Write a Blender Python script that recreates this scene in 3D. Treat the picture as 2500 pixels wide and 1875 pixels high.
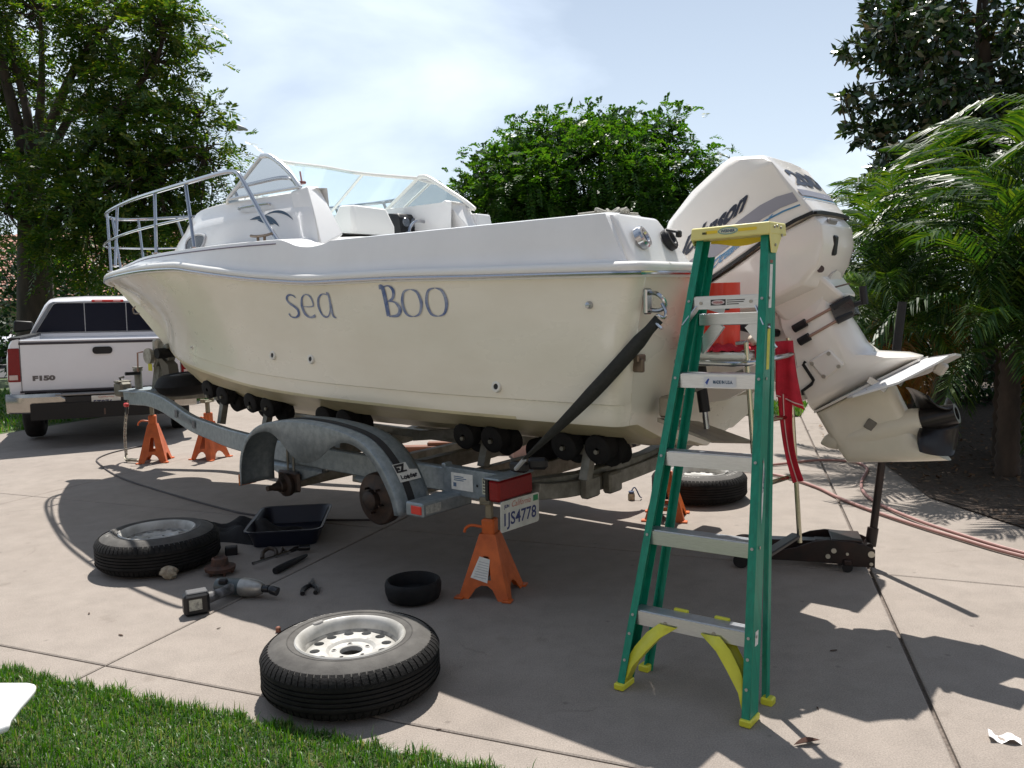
import bpy, bmesh, math, random
import numpy as np
from mathutils import Vector, Matrix

for o in list(bpy.data.objects):
    bpy.data.objects.remove(o, do_unlink=True)
SC = bpy.context.scene
COL = SC.collection
R = math.radians
random.seed(7)
RNG = np.random.default_rng(7)

# ---------------------------------------------------------------- camera
cam_d = bpy.data.cameras.new('camera')
cam = bpy.data.objects.new('camera', cam_d)
COL.objects.link(cam)
cam_d.sensor_width = 36.0
cam_d.lens = 29.72
cam_d.clip_start = 0.05
cam_d.clip_end = 3000
PITCH, ROLL = 0.0997, -0.0281
_f = Vector((0, math.cos(PITCH), -math.sin(PITCH)))
_r = Vector((1, 0, 0)); _u = _r.cross(_f)
c_, s_ = math.cos(ROLL), math.sin(ROLL)
_rr = _r * c_ + _u * s_
_uu = -_r * s_ + _u * c_
cam.matrix_world = Matrix((( _rr.x, _uu.x, -_f.x, 0.0), (_rr.y, _uu.y, -_f.y, 0.0), (_rr.z, _uu.z, -_f.z, 1.544), (0, 0, 0, 1)))
SC.camera = cam

# ---------------------------------------------------------------- sky, sun, exposure
SUN_EL, SUN_AZ = 61.0, 1.0
world = bpy.data.worlds.new('World')
SC.world = world
world.use_nodes = True
wn, wl = world.node_tree.nodes, world.node_tree.links
wn.clear()
w_out = wn.new('ShaderNodeOutputWorld')
w_bg = wn.new('ShaderNodeBackground')
w_sky = wn.new('ShaderNodeTexSky')
w_sky.sky_type = 'NISHITA'
w_sky.sun_disc = False
w_sky.sun_elevation = R(SUN_EL)
w_sky.sun_rotation = R(SUN_AZ)
w_sky.air_density = 1.0
w_sky.dust_density = 0.35
w_sky.ozone_density = 1.0
w_bg.inputs['Strength'].default_value = 0.05
# thin summer clouds: noise on the view direction, stretched sideways
w_tc = wn.new('ShaderNodeTexCoord')
w_map = wn.new('ShaderNodeMapping')
w_map.inputs['Scale'].default_value = (1.0, 1.0, 2.2)
w_map.inputs['Location'].default_value = (7.62, 0.9, 1.34)
w_no = wn.new('ShaderNodeTexNoise')
w_no.inputs['Scale'].default_value = 2.1
w_no.inputs['Detail'].default_value = 7.0
w_no.inputs['Roughness'].default_value = 0.5
w_no.inputs['Distortion'].default_value = 0.25
w_ramp = wn.new('ShaderNodeValToRGB')
w_ramp.color_ramp.elements[0].position = 0.44
w_ramp.color_ramp.elements[0].color = (0.0, 0.0, 0.0, 1)
w_ramp.color_ramp.elements[1].position = 0.70
w_ramp.color_ramp.elements[1].color = (0.55, 0.55, 0.55, 1)
w_dot = wn.new('ShaderNodeVectorMath'); w_dot.operation = 'DOT_PRODUCT'
w_dot.inputs[1].default_value = (math.sin(R(SUN_AZ)) * math.cos(R(SUN_EL)), math.cos(R(SUN_AZ)) * math.cos(R(SUN_EL)), math.sin(R(SUN_EL)))
w_ph = wn.new('ShaderNodeMapRange'); w_ph.interpolation_type = 'SMOOTHSTEP'; w_ph.inputs['From Min'].default_value = -0.4; w_ph.inputs['From Max'].default_value = 0.62
w_ph.inputs['To Min'].default_value = 0.12; w_ph.inputs['To Max'].default_value = 1.0
w_cc = wn.new('ShaderNodeMixRGB'); w_cc.blend_type = 'MULTIPLY'; w_cc.inputs['Fac'].default_value = 1.0
w_cc.inputs['Color1'].default_value = (16.3, 18.2, 20.4, 1)
wl.new(w_tc.outputs['Generated'], w_dot.inputs[0]); wl.new(w_dot.outputs['Value'], w_ph.inputs['Value']); wl.new(w_ph.outputs['Result'], w_cc.inputs['Color2'])
w_mix = wn.new('ShaderNodeMixRGB')
wl.new(w_cc.outputs['Color'], w_mix.inputs['Color2'])
wl.new(w_tc.outputs['Generated'], w_map.inputs['Vector'])
wl.new(w_map.outputs['Vector'], w_no.inputs['Vector'])
wl.new(w_no.outputs['Fac'], w_ramp.inputs['Fac'])
w_sep = wn.new('ShaderNodeSeparateXYZ'); w_hz = wn.new('ShaderNodeMapRange')      # summer haze thickens towards the horizon
w_hz.inputs['From Min'].default_value = 0.0; w_hz.inputs['From Max'].default_value = 0.8
w_hz.inputs['To Min'].default_value = 0.55; w_hz.inputs['To Max'].default_value = 0.04
w_add = wn.new('ShaderNodeMath'); w_add.operation = 'ADD'; w_add.use_clamp = True
wl.new(w_tc.outputs['Generated'], w_sep.inputs['Vector']); wl.new(w_sep.outputs['Z'], w_hz.inputs['Value'])
wl.new(w_hz.outputs['Result'], w_add.inputs[0]); wl.new(w_ramp.outputs['Color'], w_add.inputs[1])
wl.new(w_add.outputs['Value'], w_mix.inputs['Fac'])
wl.new(w_sky.outputs['Color'], w_mix.inputs['Color1'])
wl.new(w_mix.outputs['Color'], w_bg.inputs['Color'])
wl.new(w_bg.outputs['Background'], w_out.inputs['Surface'])

sun_d = bpy.data.lights.new('sun', 'SUN')
sun_d.energy = 5.0
sun_d.angle = R(0.5)
sun_d.color = (1.0, 0.955, 0.89)
sun = bpy.data.objects.new('sun', sun_d)
COL.objects.link(sun)
sdir = Vector((math.sin(R(SUN_AZ)) * math.cos(R(SUN_EL)), math.cos(R(SUN_AZ)) * math.cos(R(SUN_EL)), math.sin(R(SUN_EL))))
sun.rotation_euler = sdir.to_track_quat('Z', 'Y').to_euler()
sun.location = (0, 12, 25)

SC.view_settings.view_transform = 'Standard'
SC.view_settings.look = 'None'
SC.view_settings.gamma = 1.0
SC.view_settings.use_curve_mapping = False
SC.view_settings.exposure = 0.58
SC.render.engine = 'CYCLES'
SC.cycles.max_bounces = 8
SC.cycles.transparent_max_bounces = 12

# ---------------------------------------------------------------- object helpers
def tag(o, label=None, cat=None, group=None, kind=None):
    if label: o['label'] = label
    if cat: o['category'] = cat
    if group: o['group'] = group
    if kind: o['kind'] = kind
    return o

def thing(name, label, cat, loc=(0, 0, 0), rz=0.0, group=None, rot=None):
    o = bpy.data.objects.new(name, None)
    o.empty_display_size = 0.1
    COL.objects.link(o)
    o.location = loc
    o.rotation_euler = rot if rot else (0, 0, rz)
    return tag(o, label, cat, group)

def copy_tree(o, parent=None):
    c = o.copy(); COL.objects.link(c)
    if parent is not None:
        c.parent = parent
        c.matrix_parent_inverse = o.matrix_parent_inverse
    for ch in o.children:
        copy_tree(ch, c)
    return c

class MB:
    """collects vertices and faces of one mesh"""
    def __init__(s): s.v = []; s.f = []
    def add(s, vs, fs):
        n = len(s.v)
        s.v += [tuple(map(float, p)) for p in vs]
        s.f += [tuple(i + n for i in f) for f in fs]
        return s
    def box(s, c, size, M=None, bev=0.0):
        hx, hy, hz = size[0] / 2, size[1] / 2, size[2] / 2
        if bev > 0:
            b = min(bev, hx * .9, hy * .9, hz * .9)
            pts = []
            for sx in (-1, 1):
                for sy in (-1, 1):
                    for sz in (-1, 1):
                        pts += [(sx * (hx - b), sy * (hy - b), sz * hz), (sx * (hx - b), sy * hy, sz * (hz - b)), (sx * hx, sy * (hy - b), sz * (hz - b))]
            if M: pts = [M @ Vector(p) for p in pts]
            return s.hull([(p[0] + c[0], p[1] + c[1], p[2] + c[2]) for p in pts])
        pts = [(x, y, z) for x in (-hx, hx) for y in (-hy, hy) for z in (-hz, hz)]
        if M: pts = [M @ Vector(p) for p in pts]
        return s.add([(p[0] + c[0], p[1] + c[1], p[2] + c[2]) for p in pts],
                     [(0, 1, 3, 2), (4, 6, 7, 5), (0, 4, 5, 1), (2, 3, 7, 6), (0, 2, 6, 4), (1, 5, 7, 3)])
    def hull(s, pts):
        bm = bmesh.new()
        for p in pts: bm.verts.new(p)
        r = bmesh.ops.convex_hull(bm, input=bm.verts)
        bmesh.ops.delete(bm, geom=[g for g in set(r['geom_interior'] + r['geom_unused']) if isinstance(g, bmesh.types.BMVert) and g.is_valid], context='VERTS')
        bmesh.ops.dissolve_limit(bm, angle_limit=0.002, verts=bm.verts, edges=bm.edges)
        bm.verts.index_update()
        s.add([v.co[:] for v in bm.verts], [[v.index for v in f.verts] for f in bm.faces])
        bm.free(); return s
    def grid(s, P, cu=False, cv=False, cap=False):
        nu, nv = len(P), len(P[0])
        vs = [p for row in P for p in row]; fs = []
        for i in range(nu if cu else nu - 1):
            for j in range(nv if cv else nv - 1):
                a, b = i, (i + 1) % nu; c, d = j, (j + 1) % nv
                fs.append((a * nv + c, a * nv + d, b * nv + d, b * nv + c))
        if cap:
            fs.append(tuple(range(nv))); fs.append(tuple((nu - 1) * nv + j for j in range(nv)))
        return s.add(vs, fs)
    def tube(s, path, r, n=8, closed=False, cap=True, flat=1.0, up=None):
        path = [Vector(p) for p in path]; m = len(path)
        rr = r if isinstance(r, (list, tuple)) else [r] * m
        T = []
        for i in range(m):
            a = path[(i - 1) % m] if (closed or i > 0) else path[i]
            b = path[(i + 1) % m] if (closed or i < m - 1) else path[i]
            t = (b - a); T.append(t.normalized() if t.length > 1e-9 else Vector((0, 0, 1)))
        ref = Vector(up) if up else (Vector((0, 0, 1)) if abs(T[0].z) < .9 else Vector((1, 0, 0)))
        N = (ref - T[0] * ref.dot(T[0])).normalized(); rows = []
        for i in range(m):
            N = (N - T[i] * N.dot(T[i]))
            N = N.normalized() if N.length > 1e-6 else Vector((1, 0, 0))
            B = T[i].cross(N)
            rows.append([path[i] + (N * math.cos(2 * math.pi * k / n) * flat + B * math.sin(2 * math.pi * k / n)) * rr[i] for k in range(n)])
        return s.grid(rows, cu=closed, cv=True, cap=cap and not closed)
    def bar(s, path, w, h, up=(0, 0, 1), closed=False):
        """rectangular section swept along a path: w across, h along 'up'"""
        path = [Vector(p) for p in path]; up = Vector(up); rows = []; m = len(path)
        for i in range(m):
            t = path[min(i + 1, m - 1)] - path[max(i - 1, 0)]
            t.normalize(); sd = t.cross(up).normalized(); u2 = sd.cross(t).normalized()
            rows.append([path[i] + sd * w / 2 + u2 * h / 2, path[i] - sd * w / 2 + u2 * h / 2, path[i] - sd * w / 2 - u2 * h / 2, path[i] + sd * w / 2 - u2 * h / 2])
        return s.grid(rows, cv=True, cap=True)
    def lathe(s, prof, n=32, M=None, closed=False):
        rows = []
        for k in range(n):
            a = 2 * math.pi * k / n
            row = [Vector((r * math.cos(a), r * math.sin(a), z)) for r, z in prof]
            rows.append([M @ p if M else p for p in row])
        if closed: rows = [r_ + [r_[0]] for r_ in rows]
        return s.grid(rows, cu=True)
    def disc(s, c, r, axis=(0, 0, 1), n=20, t=0.0):
        c = Vector(c); q = Vector(axis).normalized().to_track_quat('Z', 'Y')
        ring = [c + q @ Vector((r * math.cos(2 * math.pi * k / n), r * math.sin(2 * math.pi * k / n), 0)) for k in range(n)]
        if t <= 0: return s.add(ring, [tuple(range(n))])
        top = [p + Vector(axis).normalized() * t for p in ring]
        return s.grid([ring, top], cv=True, cap=True)
    def prism(s, poly, fa, fb):
        """poly: 2-D points; fa, fb map a 2-D point to 3-D on the two end faces"""
        n = len(poly)
        A = [fa(*p) for p in poly]; B = [fb(*p) for p in poly]
        return s.add(A + B, [tuple(range(n)), tuple(range(2 * n - 1, n - 1, -1))] + [(i, (i + 1) % n, n + (i + 1) % n, n + i) for i in range(n)])

def ob(name, mb, mat, parent=None, ang=35, recalc=True, loc=None, rot=None):
    me = bpy.data.meshes.new(name)
    me.from_pydata(mb.v, [], mb.f)
    if recalc:
        bm = bmesh.new(); bm.from_mesh(me)
        bmesh.ops.remove_doubles(bm, verts=bm.verts, dist=1e-5)
        bmesh.ops.recalc_face_normals(bm, faces=bm.faces)
        bm.to_mesh(me); bm.free()
    if ang:
        me.shade_smooth()
        me.set_sharp_from_angle(angle=R(ang))
    o = bpy.data.objects.new(name, me)
    COL.objects.link(o)
    if mat: me.materials.append(mat)
    if parent is not None: o.parent = parent
    if loc: o.location = loc
    if rot: o.rotation_euler = rot
    return o

def bevel(o, w, seg=2, ang=30):
    m = o.modifiers.new('bevel', 'BEVEL'); m.width = w; m.segments = seg
    m.limit_method = 'ANGLE'; m.angle_limit = R(ang); m.harden_normals = False
    return o

def text_mesh(txt, size=1.0, shear=0.0, bold=0.0, space=1.0, res=3):
    cu = bpy.data.curves.new('t', 'FONT'); cu.body = txt; cu.size = size; cu.shear = shear
    cu.offset = bold; cu.space_character = space; cu.resolution_u = res
    o = bpy.data.objects.new('t', cu); COL.objects.link(o)
    dg = bpy.context.evaluated_depsgraph_get(); dg.update()
    me = bpy.data.meshes.new_from_object(o.evaluated_get(dg))
    v = [tuple(p.co[:2]) for p in me.vertices]; f = [tuple(p.vertices) for p in me.polygons]
    bpy.data.objects.remove(o, do_unlink=True); bpy.data.curves.remove(cu); bpy.data.meshes.remove(me)
    return v, f

def lettering(name, txt, size, fn, mat, parent, shear=0.0, bold=0.0, space=1.0, width=None, sy=1.0):
    """flat print laid on a surface by fn(x, y) -> 3-D; width stretches the line to that length"""
    v, f = text_mesh(txt, size, shear, bold, space)
    xs = [p[0] for p in v]; x0, x1 = min(xs), max(xs)
    k = (width / (x1 - x0)) if width else 1.0
    mb = MB(); mb.add([fn((p[0] - x0) * k, p[1] * sy) for p in v], f)
    return ob(name, mb, mat, parent, ang=None, recalc=False)

def big_mesh(name, V, F, mat, parent=None, smooth=False):
    me = bpy.data.meshes.new(name)
    V = np.ascontiguousarray(V, dtype=np.float32); F = np.ascontiguousarray(F, dtype=np.int32)
    me.vertices.add(len(V)); me.vertices.foreach_set('co', V.ravel())
    k = F.shape[1]
    me.loops.add(F.size); me.loops.foreach_set('vertex_index', F.ravel())
    me.polygons.add(len(F)); me.polygons.foreach_set('loop_start', np.arange(0, F.size, k, dtype=np.int32))
    if smooth: me.polygons.foreach_set('use_smooth', np.ones(len(F), dtype=bool))
    me.update(calc_edges=True)
    o = bpy.data.objects.new(name, me); COL.objects.link(o)
    me.materials.append(mat)
    if parent is not None: o.parent = parent
    return o

def interp(tab):
    xs = np.array([t[0] for t in tab], float); ys = np.array([t[1] for t in tab], float)
    d = np.diff(ys) / np.diff(xs); m = np.zeros_like(ys); m[0], m[-1] = d[0], d[-1]
    for i in range(1, len(xs) - 1):
        m[i] = 0 if d[i - 1] * d[i] <= 0 else 2 * d[i - 1] * d[i] / (d[i - 1] + d[i])
    def f(x):
        x = min(max(x, xs[0]), xs[-1]); i = min(int(np.searchsorted(xs, x, 'right')) - 1, len(xs) - 2); i = max(i, 0)
        h = xs[i + 1] - xs[i]; t = (x - xs[i]) / h
        return float((2*t**3 - 3*t**2 + 1) * ys[i] + (t**3 - 2*t**2 + t) * h * m[i] + (-2*t**3 + 3*t**2) * ys[i + 1] + (t**3 - t**2) * h * m[i + 1])
    return f

def smooth_path(pts, n=8):
    """Catmull-Rom through the points"""
    P = [Vector(p) for p in pts]; out = []
    for i in range(len(P) - 1):
        a, b, c, d = P[max(i - 1, 0)], P[i], P[i + 1], P[min(i + 2, len(P) - 1)]
        for k in range(n):
            t = k / n
            out.append(0.5 * ((2 * b) + (c - a) * t + (2*a - 5*b + 4*c - d) * t * t + (3*b - a - 3*c + d) * t**3))
    out.append(P[-1]); return out

# ---------------------------------------------------------------- materials
MATS = {}
def mat(name, col, rough=0.5, metal=0.0, noise=0.0, nscale=8.0, bump=0.0, bscale=120.0, coat=0.0, spec=0.5, col2=None, stretch=(1, 1, 1), emit=None, rvar=0.0):
    if name in MATS: return MATS[name]
    m = bpy.data.materials.new(name); m.use_nodes = True
    nt = m.node_tree; N, L = nt.nodes, nt.links
    b = N['Principled BSDF']
    b.inputs['Base Color'].default_value = (*col, 1); b.inputs['Roughness'].default_value = rough
    b.inputs['Metallic'].default_value = metal; b.inputs['Coat Weight'].default_value = coat
    b.inputs['Coat Roughness'].default_value = 0.08
    b.inputs['Specular IOR Level'].default_value = spec
    tc = N.new('ShaderNodeTexCoord'); mp = N.new('ShaderNodeMapping'); mp.inputs['Scale'].default_value = stretch
    L.new(tc.outputs['Object'], mp.inputs['Vector'])
    if noise > 0 or col2:
        n1 = N.new('ShaderNodeTexNoise'); n1.inputs['Scale'].default_value = nscale; n1.inputs['Detail'].default_value = 6
        n1.inputs['Roughness'].default_value = 0.62
        L.new(mp.outputs['Vector'], n1.inputs['Vector'])
        rp = N.new('ShaderNodeValToRGB')
        c2 = col2 if col2 else tuple(c * (1 - noise) for c in col)
        rp.color_ramp.elements[0].position = 0.36; rp.color_ramp.elements[1].position = 0.62
        rp.color_ramp.elements[0].color = (*c2, 1); rp.color_ramp.elements[1].color = (*col, 1)
        L.new(n1.outputs['Fac'], rp.inputs['Fac']); L.new(rp.outputs['Color'], b.inputs['Base Color'])
        if rvar > 0:
            mr = N.new('ShaderNodeMapRange'); mr.inputs['To Min'].default_value = rough + rvar; mr.inputs['To Max'].default_value = max(rough - rvar * .3, .03)
            mr.inputs['From Min'].default_value = .3; mr.inputs['From Max'].default_value = .7
            L.new(n1.outputs['Fac'], mr.inputs['Value']); L.new(mr.outputs['Result'], b.inputs['Roughness'])
    if bump > 0:
        n2 = N.new('ShaderNodeTexNoise'); n2.inputs['Scale'].default_value = bscale; n2.inputs['Detail'].default_value = 4
        L.new(mp.outputs['Vector'], n2.inputs['Vector'])
        bp = N.new('ShaderNodeBump'); bp.inputs['Strength'].default_value = bump; bp.inputs['Distance'].default_value = 0.01
        L.new(n2.outputs['Fac'], bp.inputs['Height']); L.new(bp.outputs['Normal'], b.inputs['Normal'])
    if emit:
        b.inputs['Emission Color'].default_value = (*emit[:3], 1); b.inputs['Emission Strength'].default_value = emit[3]
    MATS[name] = m; return m

def leaf_mat(name, cols, rough=0.45, trans=0.35, spec=0.4):
    if name in MATS: return MATS[name]
    m = bpy.data.materials.new(name); m.use_nodes = True
    N, L = m.node_tree.nodes, m.node_tree.links
    b = N['Principled BSDF']; out = N['Material Output']
    b.inputs['Roughness'].default_value = rough; b.inputs['Specular IOR Level'].default_value = spec
    g = N.new('ShaderNodeNewGeometry'); rp = N.new('ShaderNodeValToRGB')
    el = rp.color_ramp.elements
    while len(el) < len(cols): el.new(0.5)
    for i, c in enumerate(cols):
        el[i].position = i / (len(cols) - 1); el[i].color = (*c, 1)
    L.new(g.outputs['Random Per Island'], rp.inputs['Fac']); L.new(rp.outputs['Color'], b.inputs['Base Color'])
    t = N.new('ShaderNodeBsdfTranslucent'); mx = N.new('ShaderNodeMixShader'); mx.inputs['Fac'].default_value = trans
    hs = N.new('ShaderNodeHueSaturation'); hs.inputs['Saturation'].default_value = 1.15; hs.inputs['Value'].default_value = 1.9; hs.inputs['Hue'].default_value = 0.485
    L.new(rp.outputs['Color'], hs.inputs['Color']); L.new(hs.outputs['Color'], t.inputs['Color'])
    L.new(b.outputs['BSDF'], mx.inputs[1]); L.new(t.outputs['BSDF'], mx.inputs[2]); L.new(mx.outputs['Shader'], out.inputs['Surface'])
    MATS[name] = m; return m

def glass_mat(name, col, alpha_mix, rough=0.02):
    """thin pane: mostly see-through with a sky reflection"""
    if name in MATS: return MATS[name]
    m = bpy.data.materials.new(name); m.use_nodes = True
    N, L = m.node_tree.nodes, m.node_tree.links
    N.remove(N['Principled BSDF']); out = N['Material Output']
    tr = N.new('ShaderNodeBsdfTransparent'); tr.inputs['Color'].default_value = (*col, 1)
    gl = N.new('ShaderNodeBsdfGlossy'); gl.inputs['Roughness'].default_value = rough
    df = N.new('ShaderNodeBsdfDiffuse'); df.inputs['Color'].default_value = (0.75, 0.85, 0.9, 1)
    fr = N.new('ShaderNodeFresnel'); fr.inputs['IOR'].default_value = 1.5
    m1 = N.new('ShaderNodeMixShader'); m2 = N.new('ShaderNodeMixShader'); m2.inputs['Fac'].default_value = alpha_mix
    L.new(fr.outputs['Fac'], m1.inputs['Fac']); L.new(tr.outputs['BSDF'], m1.inputs[1]); L.new(gl.outputs['BSDF'], m1.inputs[2])
    L.new(m1.outputs['Shader'], m2.inputs[1]); L.new(df.outputs['BSDF'], m2.inputs[2]); L.new(m2.outputs['Shader'], out.inputs['Surface'])
    MATS[name] = m; return m

WHITE = mat('white_gelcoat', (0.80, 0.80, 0.79), 0.28, coat=0.3, noise=0.05, nscale=3)
CREAM = mat('cream_gelcoat', (0.79, 0.76, 0.655), 0.26, coat=0.35, col2=(0.735, 0.70, 0.59), nscale=2.2, rvar=0.14, stretch=(.7, .7, 1.6), bump=.012, bscale=2.2)
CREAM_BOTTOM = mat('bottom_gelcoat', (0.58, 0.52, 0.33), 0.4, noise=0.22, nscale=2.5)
CHROME = mat('stainless', (0.46, 0.47, 0.50), 0.18, 1.0)
RUBBER = mat('black_rubber', (0.014, 0.014, 0.015), 0.75, spec=.25, noise=0.35, nscale=14, bump=0.25, bscale=60)
BLACK = mat('black_plastic', (0.012, 0.012, 0.014), 0.45, spec=.35, noise=0.2)
BLACK_GLOSS = mat('black_gloss', (0.012, 0.012, 0.014), 0.2)
GALV = mat('galvanised_steel', (0.27, 0.31, 0.335), 0.48, 0.5, col2=(0.19, 0.225, 0.245), nscale=26, bump=0.08, bscale=60)
GALV_OLD = mat('weathered_galvanised', (0.24, 0.235, 0.205), 0.55, 0.4, col2=(0.14, 0.135, 0.11), nscale=14, bump=0.1)
ALU = mat('aluminium', (0.68, 0.70, 0.73), 0.32, 0.9, noise=0.12, nscale=30, stretch=(1, 12, 12))
ORANGE = mat('orange_paint', (0.62, 0.125, 0.018), 0.42, col2=(0.44, 0.085, 0.014), nscale=9, bump=0.05, bscale=40, rvar=0.15)
RUST = mat('rusty_iron', (0.10, 0.045, 0.028), 0.8, col2=(0.035, 0.022, 0.018), nscale=20, bump=0.3)
STICKER = mat('white_sticker', (0.72, 0.72, 0.68), 0.5, noise=0.12, nscale=40)
INK = mat('black_ink', (0.02, 0.02, 0.025), 0.5)
# ================================================================ ground
def concrete_mat():
    m = bpy.data.materials.new('driveway_concrete'); m.use_nodes = True
    N, L = m.node_tree.nodes, m.node_tree.links; b = N['Principled BSDF']
    g = N.new('ShaderNodeNewGeometry')
    def noise(scale, det, rough=0.6):
        n = N.new('ShaderNodeTexNoise'); n.inputs['Scale'].default_value = scale; n.inputs['Detail'].default_value = det
        n.inputs['Roughness'].default_value = rough; L.new(g.outputs['Position'], n.inputs['Vector']); return n
    def ramp(src, p0, c0, p1, c1):
        r = N.new('ShaderNodeValToRGB'); e = r.color_ramp.elements
        e[0].position, e[1].position = p0, p1; e[0].color, e[1].color = (*c0, 1), (*c1, 1)
        L.new(src, r.inputs['Fac']); return r
    def mul(a, b_, f=1.0):
        x = N.new('ShaderNodeMixRGB'); x.blend_type = 'MULTIPLY'; x.inputs['Fac'].default_value = f
        L.new(a, x.inputs['Color1']); L.new(b_, x.inputs['Color2']); return x.outputs['Color']
    big = ramp(noise(0.7, 5).outputs['Fac'], .30, (0.270, 0.233, 0.204), .70, (0.318, 0.278, 0.246))
    mid = ramp(noise(6, 8, .7).outputs['Fac'], .35, (.86, .86, .86), .6, (1, 1, 1))
    fine = ramp(noise(170, 3, .7).outputs['Fac'], .36, (.74, .73, .72), .64, (1.10, 1.10, 1.09))
    # scattered small dark stains and a few oil spots
    st = ramp(noise(4.2, 3, .5).outputs['Fac'], .66, (1, 1, 1), .80, (.74, .72, .70))
    v = N.new('ShaderNodeTexVoronoi'); v.inputs['Scale'].default_value = 5.0; L.new(g.outputs['Position'], v.inputs['Vector'])
    sp = ramp(v.outputs['Distance'], .03, (.45, .43, .42), .075, (1, 1, 1))
    v2 = N.new('ShaderNodeTexVoronoi'); v2.feature = 'DISTANCE_TO_EDGE'; v2.inputs['Scale'].default_value = .55
    wv = N.new('ShaderNodeVectorMath'); wv.operation = 'ADD'; L.new(g.outputs['Position'], wv.inputs[0])
    wn_ = noise(2.5, 6); wsc = N.new('ShaderNodeVectorMath'); wsc.operation = 'SCALE'; wsc.inputs['Scale'].default_value = .35; L.new(wn_.outputs['Color'], wsc.inputs[0]); L.new(wsc.outputs['Vector'], wv.inputs[1]); L.new(wv.outputs['Vector'], v2.inputs['Vector'])
    crk = ramp(v2.outputs['Distance'], .0, (.74, .72, .70), .0035, (1, 1, 1)); cm = ramp(noise(.5, 2).outputs['Fac'], .58, (0, 0, 0), .62, (1, 1, 1))
    ck = N.new('ShaderNodeMixRGB'); ck.inputs['Color1'].default_value = (1, 1, 1, 1); L.new(cm.outputs['Color'], ck.inputs['Fac']); L.new(crk.outputs['Color'], ck.inputs['Color2'])
    c = mul(mul(mul(mul(big.outputs['Color'], mid.outputs['Color']), fine.outputs['Color']), st.outputs['Color']), sp.outputs['Color'], .5)
    c = mul(c, ck.outputs['Color'])
    L.new(c, b.inputs['Base Color'])
    b.inputs['Roughness'].default_value = 0.85; b.inputs['Specular IOR Level'].default_value = 0.3
    bp = N.new('ShaderNodeBump'); bp.inputs['Strength'].default_value = 0.35; bp.inputs['Distance'].default_value = 0.004
    L.new(noise(140, 4, .7).outputs['Fac'], bp.inputs['Height']); L.new(bp.outputs['Normal'], b.inputs['Normal'])
    return m
CONC = concrete_mat()
JOINT = mat('joint_filler', (0.17, 0.14, 0.12), 0.95, noise=0.5, nscale=60)
SOIL = mat('mulch_soil', (0.075, 0.05, 0.035), 0.95, col2=(0.025, 0.018, 0.012), nscale=40, bump=0.9, bscale=50)
LAWN_SOIL = mat('lawn_base', (0.035, 0.06, 0.018), 0.95, col2=(0.05, 0.04, 0.02), nscale=30)
def world_noise_mat(name, c1, c2, scale):
    m = bpy.data.materials.new(name); m.use_nodes = True
    N, L = m.node_tree.nodes, m.node_tree.links; b = N['Principled BSDF']; b.inputs['Roughness'].default_value = .95
    g = N.new('ShaderNodeNewGeometry'); n = N.new('ShaderNodeTexNoise'); n.inputs['Scale'].default_value = scale; n.inputs['Detail'].default_value = 8
    r = N.new('ShaderNodeValToRGB'); r.color_ramp.elements[0].color = (*c1, 1); r.color_ramp.elements[1].color = (*c2, 1)
    r.color_ramp.elements[0].position = .35; r.color_ramp.elements[1].position = .65
    L.new(g.outputs['Position'], n.inputs['Vector']); L.new(n.outputs['Fac'], r.inputs['Fac']); L.new(r.outputs['Color'], b.inputs['Base Color'])
    return m
TERRAIN = world_noise_mat('far_ground', (0.055, 0.085, 0.03), (0.09, 0.12, 0.045), 1.5)

mb = MB(); mb.add([(-900, -300, -.06), (900, -300, -.06), (900, 1600, -.06), (-900, 1600, -.06)], [(0, 1, 2, 3)])
tag(ob('terrain', mb, TERRAIN, ang=None), kind='structure')

# driveway: slabs laid out in a frame turned with the lawn edge; u along the edge, v away from it
UU = Vector((0.921, -0.389, 0)); VV = Vector((0.389, 0.921, 0))
def uv(u, v, z=0.0): p = UU * u + VV * v; return (p.x, p.y, z)
drive = thing('driveway', None, None); drive['kind'] = 'structure'
mb = MB(); mb.add([uv(-13.5, 2.36, -.02), uv(10, 2.36, -.02), uv(10, 18, -.02), uv(-10.3, 18, -.02), uv(-10.3, 4.9, -.02), uv(-13.5, 4.9, -.02)], [(0, 1, 2, 3, 4, 5)])
ob('joint_bed', mb, JOINT, drive, ang=None)
vs = [2.385, 2.58, 4.895, 7.6, 10.4]
def ucold(v): return 0.29 - 0.13 * (v - 2.93)      # the wider cold joint running away on the right
def slab(poly):
    c = Vector((0, 0)); n = len(poly)
    g = 0.0045
    # inset each edge by g for the joint
    P = [Vector(p) for p in poly]; out = []
    for i in range(n):
        a, b, d = P[i - 1], P[i], P[(i + 1) % n]
        e1 = (b - a).normalized(); e2 = (d - b).normalized()
        n1 = Vector((-e1.y, e1.x)); n2 = Vector((-e2.y, e2.x))
        bis = (n1 + n2); bis = bis / max(bis.dot(n1), .2)
        out.append(b + bis * g)
    ins = []
    for i in range(n):
        a, b, d = out[i - 1], out[i], out[(i + 1) % n]
        e1 = (b - a).normalized(); e2 = (d - b).normalized()
        n1 = Vector((-e1.y, e1.x)); n2 = Vector((-e2.y, e2.x)); bis = (n1 + n2); bis = bis / max(bis.dot(n1), .2)
        ins.append(b + bis * .006)
    m = MB()
    rows = [[uv(p.x, p.y, -.05) for p in out], [uv(p.x, p.y, -.004) for p in out], [uv(p.x, p.y, 0) for p in ins]]
    m.grid(rows, cv=True); m.add([uv(p.x, p.y, 0) for p in ins], [tuple(range(n))])
    ob('slab', m, CONC, drive, ang=None)
us = [-22, -17.5, -13.5, -10.3, -6.5, -3.06]
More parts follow.
